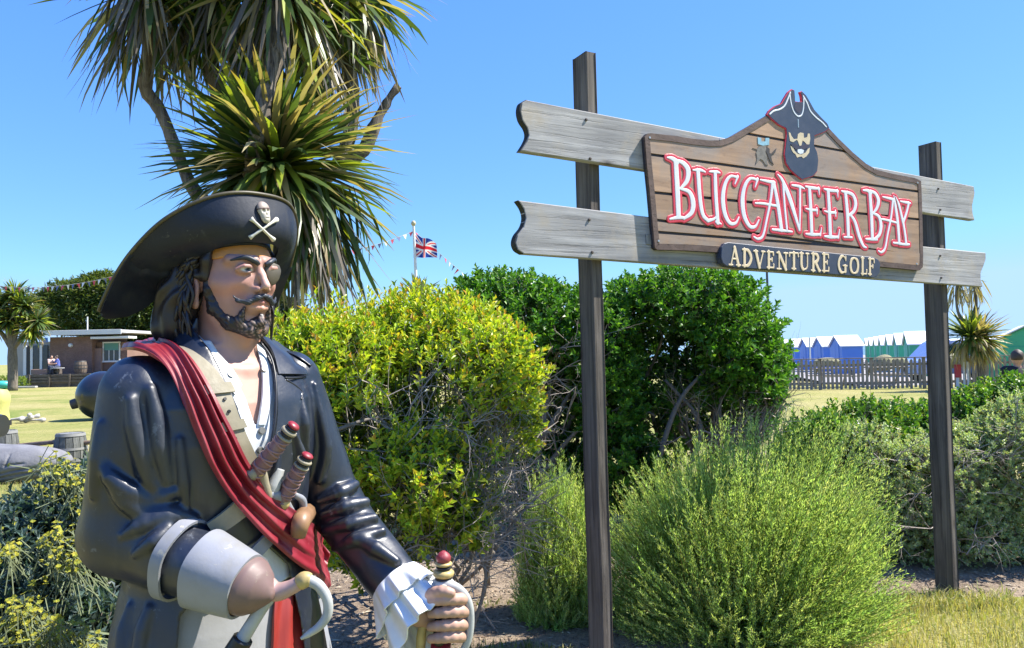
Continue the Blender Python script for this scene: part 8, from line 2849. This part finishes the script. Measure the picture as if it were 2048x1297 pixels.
def build_cypress():
    r = np.random.default_rng(50)
    bark = paint('bush_bark', (0.13, 0.105, 0.085), 0.85, 0.25, 30, 0.003, 60)
    def tree(px, Y, lobes, seed, label, n, pal, base_px=None):
        rr = np.random.default_rng(seed)
        x = gxy(px, Y)
        root = empty('cypress_tree', (x, Y, 0), label, 'tree', 'dark cypress trees beyond the lawn')
        lob = [(np.array(zy(a, b_, Y + dy)), np.array([rx * Y / F, rz, ry * Y / F])) for a, b_, dy, rx, ry, rz in lobes]
        P, N, _ = sample_lobes(lob, n, rr, 0.6, 1.05, 0.8, 0.7, 0.22, 0.6)
        k = 7
        # flat sprays that sweep outward
        A = unit(N * np.array([1, 1, 0.35]) + np.array([0, 0, 0.12]) + rr.normal(0, 0.3, (len(P), 3)))
        D = unit(A[:, None] + rr.normal(0, 0.55, (len(P), k, 3)))
        base = P[:, None] + rr.normal(0, 0.16, (len(P), k, 3))
        V, Q = leaf_arrays(base.reshape(-1, 3), D.reshape(-1, 3), np.array([0, 0, 1.0]) + rr.normal(0, 0.4, (len(P) * k, 3)), rr.uniform(0.25, 0.6, len(P) * k), 0.07, 0.1, 0.1)
        c = pick(rr, len(P), pal); c = np.repeat(c, k, 0) * rr.uniform(0.8, 1.2, (len(P) * k, 1))
        o = mesh('crown', V, Q, leaf_mat('bush_leaf'), root, False, np.repeat(c, 5, 0)); tag(o, kind='stuff')
        b0 = np.array([x, Y, -0.1]); top = lob[0][0]
        V, Fs = tube_arrays(wander(b0, top, rr, 5, 0.05), np.linspace(0.38, 0.12, 10), 9); mesh('trunk', V, Fs, bark, root, True)
        for c_, R_ in lob[1:]:
            q = b0 + (top - b0) * rr.uniform(0.35, 0.8)
            V, Fs = tube_arrays(wander(q, c_, rr, 4, 0.1), np.linspace(0.14, 0.04, 8), 7); mesh('limb', V, Fs, bark, root, True)
    pal = [(0.075, 0.115, 0.025), (0.10, 0.145, 0.03), (0.14, 0.165, 0.035), (0.04, 0.07, 0.02)]
    tree(190, 66, [(195, 600, 0, 70, 40, 2.4), (150, 590, 1, 60, 26, 2.0), (230, 590, 0, 60, 36, 2.0), (120, 625, 0, 50, 30, 2.0), (190, 640, -1, 80, 34, 2.2), (260, 630, 0, 70, 40, 2.0), (205, 567, 0, 40, 20, 1.4), (100, 610, 1, 40, 22, 1.6)], 51, 'dark spreading cypress tree with layered branches behind brick building', 4600, pal)
    tree(300, 64, [(290, 620, 0, 70, 60, 2.2), (250, 680, 0, 60, 60, 2.0), (340, 650, 0, 80, 70, 2.2), (290, 700, 0, 80, 60, 2.0), (250, 600, 1, 40, 40, 2.0)], 52, 'dark cypress tree at end of brick building, behind statue hat', 3800, pal)
    tree(575, 48, [(570, 650, 0, 40, 34, 1.2), (600, 680, 0, 50, 40, 1.4), (545, 690, 0, 50, 50, 1.4), (575, 622, 0, 26, 18, 0.9)], 53, 'grey-green tree top showing between statue beard and golden shrub', 1700, [(0.06, 0.085, 0.05), (0.08, 0.10, 0.06)])
    # tip of an agave-like plant beside the flagpole
    Y = 20.0
    g = zy(815, 590, Y)
    root = empty('spiky_plant', (g[0], Y, 0), 'dark grey-green spiky crown beside flagpole behind golden shrub', 'plant')
    var = strap_variants('s', 3, 61, (0.0, 0.3), [(0.07, 0.10, 0.07), (0.09, 0.12, 0.09)])
    acc = []
    rosette(acc, zy(836, 592, Y), (-0.2, -0.1, 0.9), 46, 0.75, 0.05, r, var, 0.1, 1.0)
    b = MB(); b.tube([(g[0] + .25, Y, -0.05), zy(836, 600, Y)], [0.16, 0.13], 10); b.build('trunk', bark, root, True)
    emit_leaves(root, acc, leaf_mat('strap_leaf'), 0)


def build_lawn_props():
    stone_wood = wood('keg_wood', (0.070, 0.075, 0.070), (0.21, 0.215, 0.20), 2, 0.85, 0.003, scale=0.9)
    hp = paint('hoop_iron', (0.06, 0.06, 0.06), 0.5)
    hp2 = paint('hoop_grey', (0.22, 0.22, 0.21), 0.7)
    # kegs joined by a timber rail
    d = 11.0
    c = at(141, 900, d); top = at(141, 866, d)[2]
    barrel('keg', 'grey-green weathered keg on the lawn, nearer to statue', (c[0], c[1], -0.02), 0.222, top + 0.02, 'weathered kegs on the lawn', stone_wood, hp2, 14)
    c2 = at(8, 880, 11.4); top2 = at(8, 861, 11.4)[2]
    k2 = barrel('keg', 'grey-brown weathered keg at left edge behind the carved boulder', (c2[0], c2[1], -0.02), 0.20, top2 + 0.02, 'weathered kegs on the lawn', stone_wood, hp2, 14)
    def pole(a, b_, label):
        rr = np.random.default_rng(3)
        P = wander(a, b_, rr, 5, 0.01)
        V, Fs = tube_arrays(P, 0.032, 9); o = mesh('timber_rail', V, Fs, wood('rail_round', (0.10, 0.07, 0.055), (0.26, 0.19, 0.15), 0, 0.85, 0.002), None, True, None, 60); tag(o, label, 'rail', 'rails between the kegs')
    pole(c2 + [0.22, -0.02, 0.0] + np.array([0, 0, at(40, 893, 11.3)[2] - c2[2]]), np.array([c[0] - 0.20, c[1], at(112, 884, 11)[2]]), 'brown round timber rail running between the two kegs')
    e = at(260, 876, 11)
    pole(np.array([c[0] + 0.20, c[1], at(170, 886, 11)[2]]), np.array([e[0], e[1], at(260, 880, 11)[2]]), 'brown round timber rail running from keg to behind statue')
    # black ball: a giant bomb with a stubby fuse neck
    b_ = on_ground(205, 838)
    Rb = 48 / F * b_[1]
    root = empty('black_ball', (b_[0], b_[1], 0), 'big black bomb-shaped ball on lawn behind statue shoulder', 'ball')
    bm_ = paint('bomb_paint', (0.016, 0.017, 0.022), 0.3, 0.25, 3, coat=0.3, dirt=(0.08, 0.08, 0.085))
    cb = np.array([b_[0], b_[1], Rb * 0.97])
    b = MB(); n = 22
    b.lathe(cb, [(Rb * math.sin(math.pi * k / n), -Rb * math.cos(math.pi * k / n)) for k in range(n + 1)], 36); b.build('shell', bm_, root, True)
    ndir = unit(np.array([-0.9, -0.25, -0.28])); bb = cb + ndir * Rb * 0.93
    b = MB(); b.tube([bb, bb + ndir * Rb * 0.28], [Rb * 0.22, Rb * 0.2], 16); b.build('neck', paint('neck_dark', (0.07, 0.06, 0.06), 0.6), root, True, 40)
    # big carved grey boulder in front of the kegs
    def boulder(P):
        dd = smin(s_ell(P, (-0.1, 0, 0.20), (0.72, 0.36, 0.27)), s_ell(P, (-0.45, 0, 0.22), (0.5, 0.36, 0.28)), 0.1)
        dd = dd + 0.025 * vnoise(P, 6, 3) + 0.010 * vnoise(P, 18, 4)
        # carved grooves along the face
        for z0, sl in ((0.15, 0.22), (0.095, 0.20)):
            g = np.abs(P[:, 2] - (z0 + sl * (P[:, 0] - 0.0) * 0.5 + 0.012 * np.sin(P[:, 0] * 9)))
            dd = dd + 0.030 * np.clip(1 - g / 0.022, 0, 1)
        g = np.maximum(np.abs(P[:, 0] + 0.02), np.abs(P[:, 2] - 0.30) - 0.07)
        dd = dd + 0.025 * np.clip(1 - g / 0.018, 0, 1)
        g = np.maximum(np.abs(P[:, 2] - 0.24 - 0.1 * P[:, 0]), np.abs(P[:, 0] - 0.08) - 0.12)
        dd = dd + 0.022 * np.clip(1 - g / 0.016, 0, 1)
        return np.maximum(dd, -0.05 - P[:, 2])
    V, Q = surface_net(boulder, (-1.1, -0.5, -0.08), (0.75, 0.5, 0.6), 0.016)
    g = on_ground(38, 966)
    o = mesh('carved_boulder', V + np.array([g[0] - 0.12, g[1] + 0.3, 0]), Q, paint('boulder_stone', (0.20, 0.20, 0.215), 0.85, 0.22, 6, 0.006, 30, dirt=(0.14, 0.14, 0.145)), None, True)
    tag(o, 'long grey carved boulder with grooves lying on the lawn', 'boulder')
    # black round thing at left edge: dark knob of an old cannon
    g = on_ground(-14, 905)
    root = empty('old_cannon', (g[0], g[1], 0), 'dark round cannon muzzle just inside left edge', 'cannon')
    b = MB(); cz = at(-12, 852, 8.6)
    b.lathe((0, 0, 0), [(0.03, 0.0), (0.12, 0.0), (0.13, 0.05), (0.11, 0.12), (0.10, 0.5), (0.13, 0.9), (0.12, 1.0), (0.05, 1.05)], 20, np.array([[0, 0, -1.0], [0, 1, 0], [1, 0, 0]]))
    b2 = MB(); b2.add(b.V[0] + cz + np.array([0.10, 0, 0]), b.Fs); o = b2.build('barrel', bm_, root, True, 40); fix_normals(o)
    for s in (-1, 1):
        b = MB(); b.tube([(cz[0] - 0.4, cz[1] + s * 0.16, cz[2] - 0.22), (cz[0] - 0.4, cz[1] + s * 0.22, cz[2] - 0.22)], 0.22, 16); b.build('wheel', stone_wood, root, True, 40)
    b = MB(); b.box((cz[0] - 0.45, cz[1], (cz[2] - 0.2) / 2), (0.6, 0.26, max(0.2, cz[2] - 0.2)), None, 0.02); b.build('carriage', stone_wood, root)
    # yellow shape at the left edge: a figure's yellow bucket-like marker
    g = on_ground(-6, 850)
    Yy = g[1]
    root = empty('yellow_marker', (g[0], Yy, 0), 'pale yellow rounded course marker at the left edge of lawn', 'marker')
    yh = zy(0, 778, Yy)[2]
    b = MB(); b.lathe((g[0], Yy, 0), [(0.30, 0.10), (0.26, yh * 0.45), (0.30, yh * 0.62), (0.31, yh * 0.8), (0.24, yh * 0.96), (0.05, yh)], 20); b.build('body', paint('marker_yellow', (0.52, 0.50, 0.16), 0.5), root, True, 50)
    b = MB(); b.lathe((g[0], Yy, -0.02), [(0.33, 0.0), (0.33, 0.13), (0.2, 0.14)], 20); b.build('base', paint('black_cloth', (0.012, 0.013, 0.018), 0.85), root, True, 40)
    # bleached bones on the grass
    g = on_ground(44, 845)
    root = empty('bone_pile', (g[0], g[1], 0), 'small pile of bleached bones lying on the lawn', 'bones')
    bone = paint('bleached_bone', (0.48, 0.46, 0.43), 0.7, 0.2, 20)
    rr = np.random.default_rng(8)
    for (a0, a1, z0, z1) in (((-0.62, -0.05), (0.05, 0.0), 0.06, 0.10), ((-0.1, 0.1), (0.35, -0.1), 0.10, 0.14), ((0.0, -0.12), (0.42, 0.12), 0.06, 0.17), ((0.05, 0.0), (0.62, 0.02), 0.05, 0.05), ((0.12, 0.14), (0.3, -0.14), 0.18, 0.2)):
        P = np.array([[g[0] + a0[0], g[1] + a0[1], z0], [g[0] + a1[0], g[1] + a1[1], z1]])
        t = np.linspace(0, 1, 9)[:, None]
        V, Fs = tube_arrays(P[0] + (P[1] - P[0]) * t, np.array([0.05, 0.065, 0.045, 0.036, 0.034, 0.036, 0.045, 0.065, 0.05]), 10)
        mesh('bone', V, Fs, bone, root, True)
BUILD = [build_ground, build_sign, build_statue, build_bushes, build_feathery, build_cordyline, build_huts, build_fence, build_people, build_flag, build_house, build_cypress, build_lawn_props]
for f_ in BUILD:
    f_()
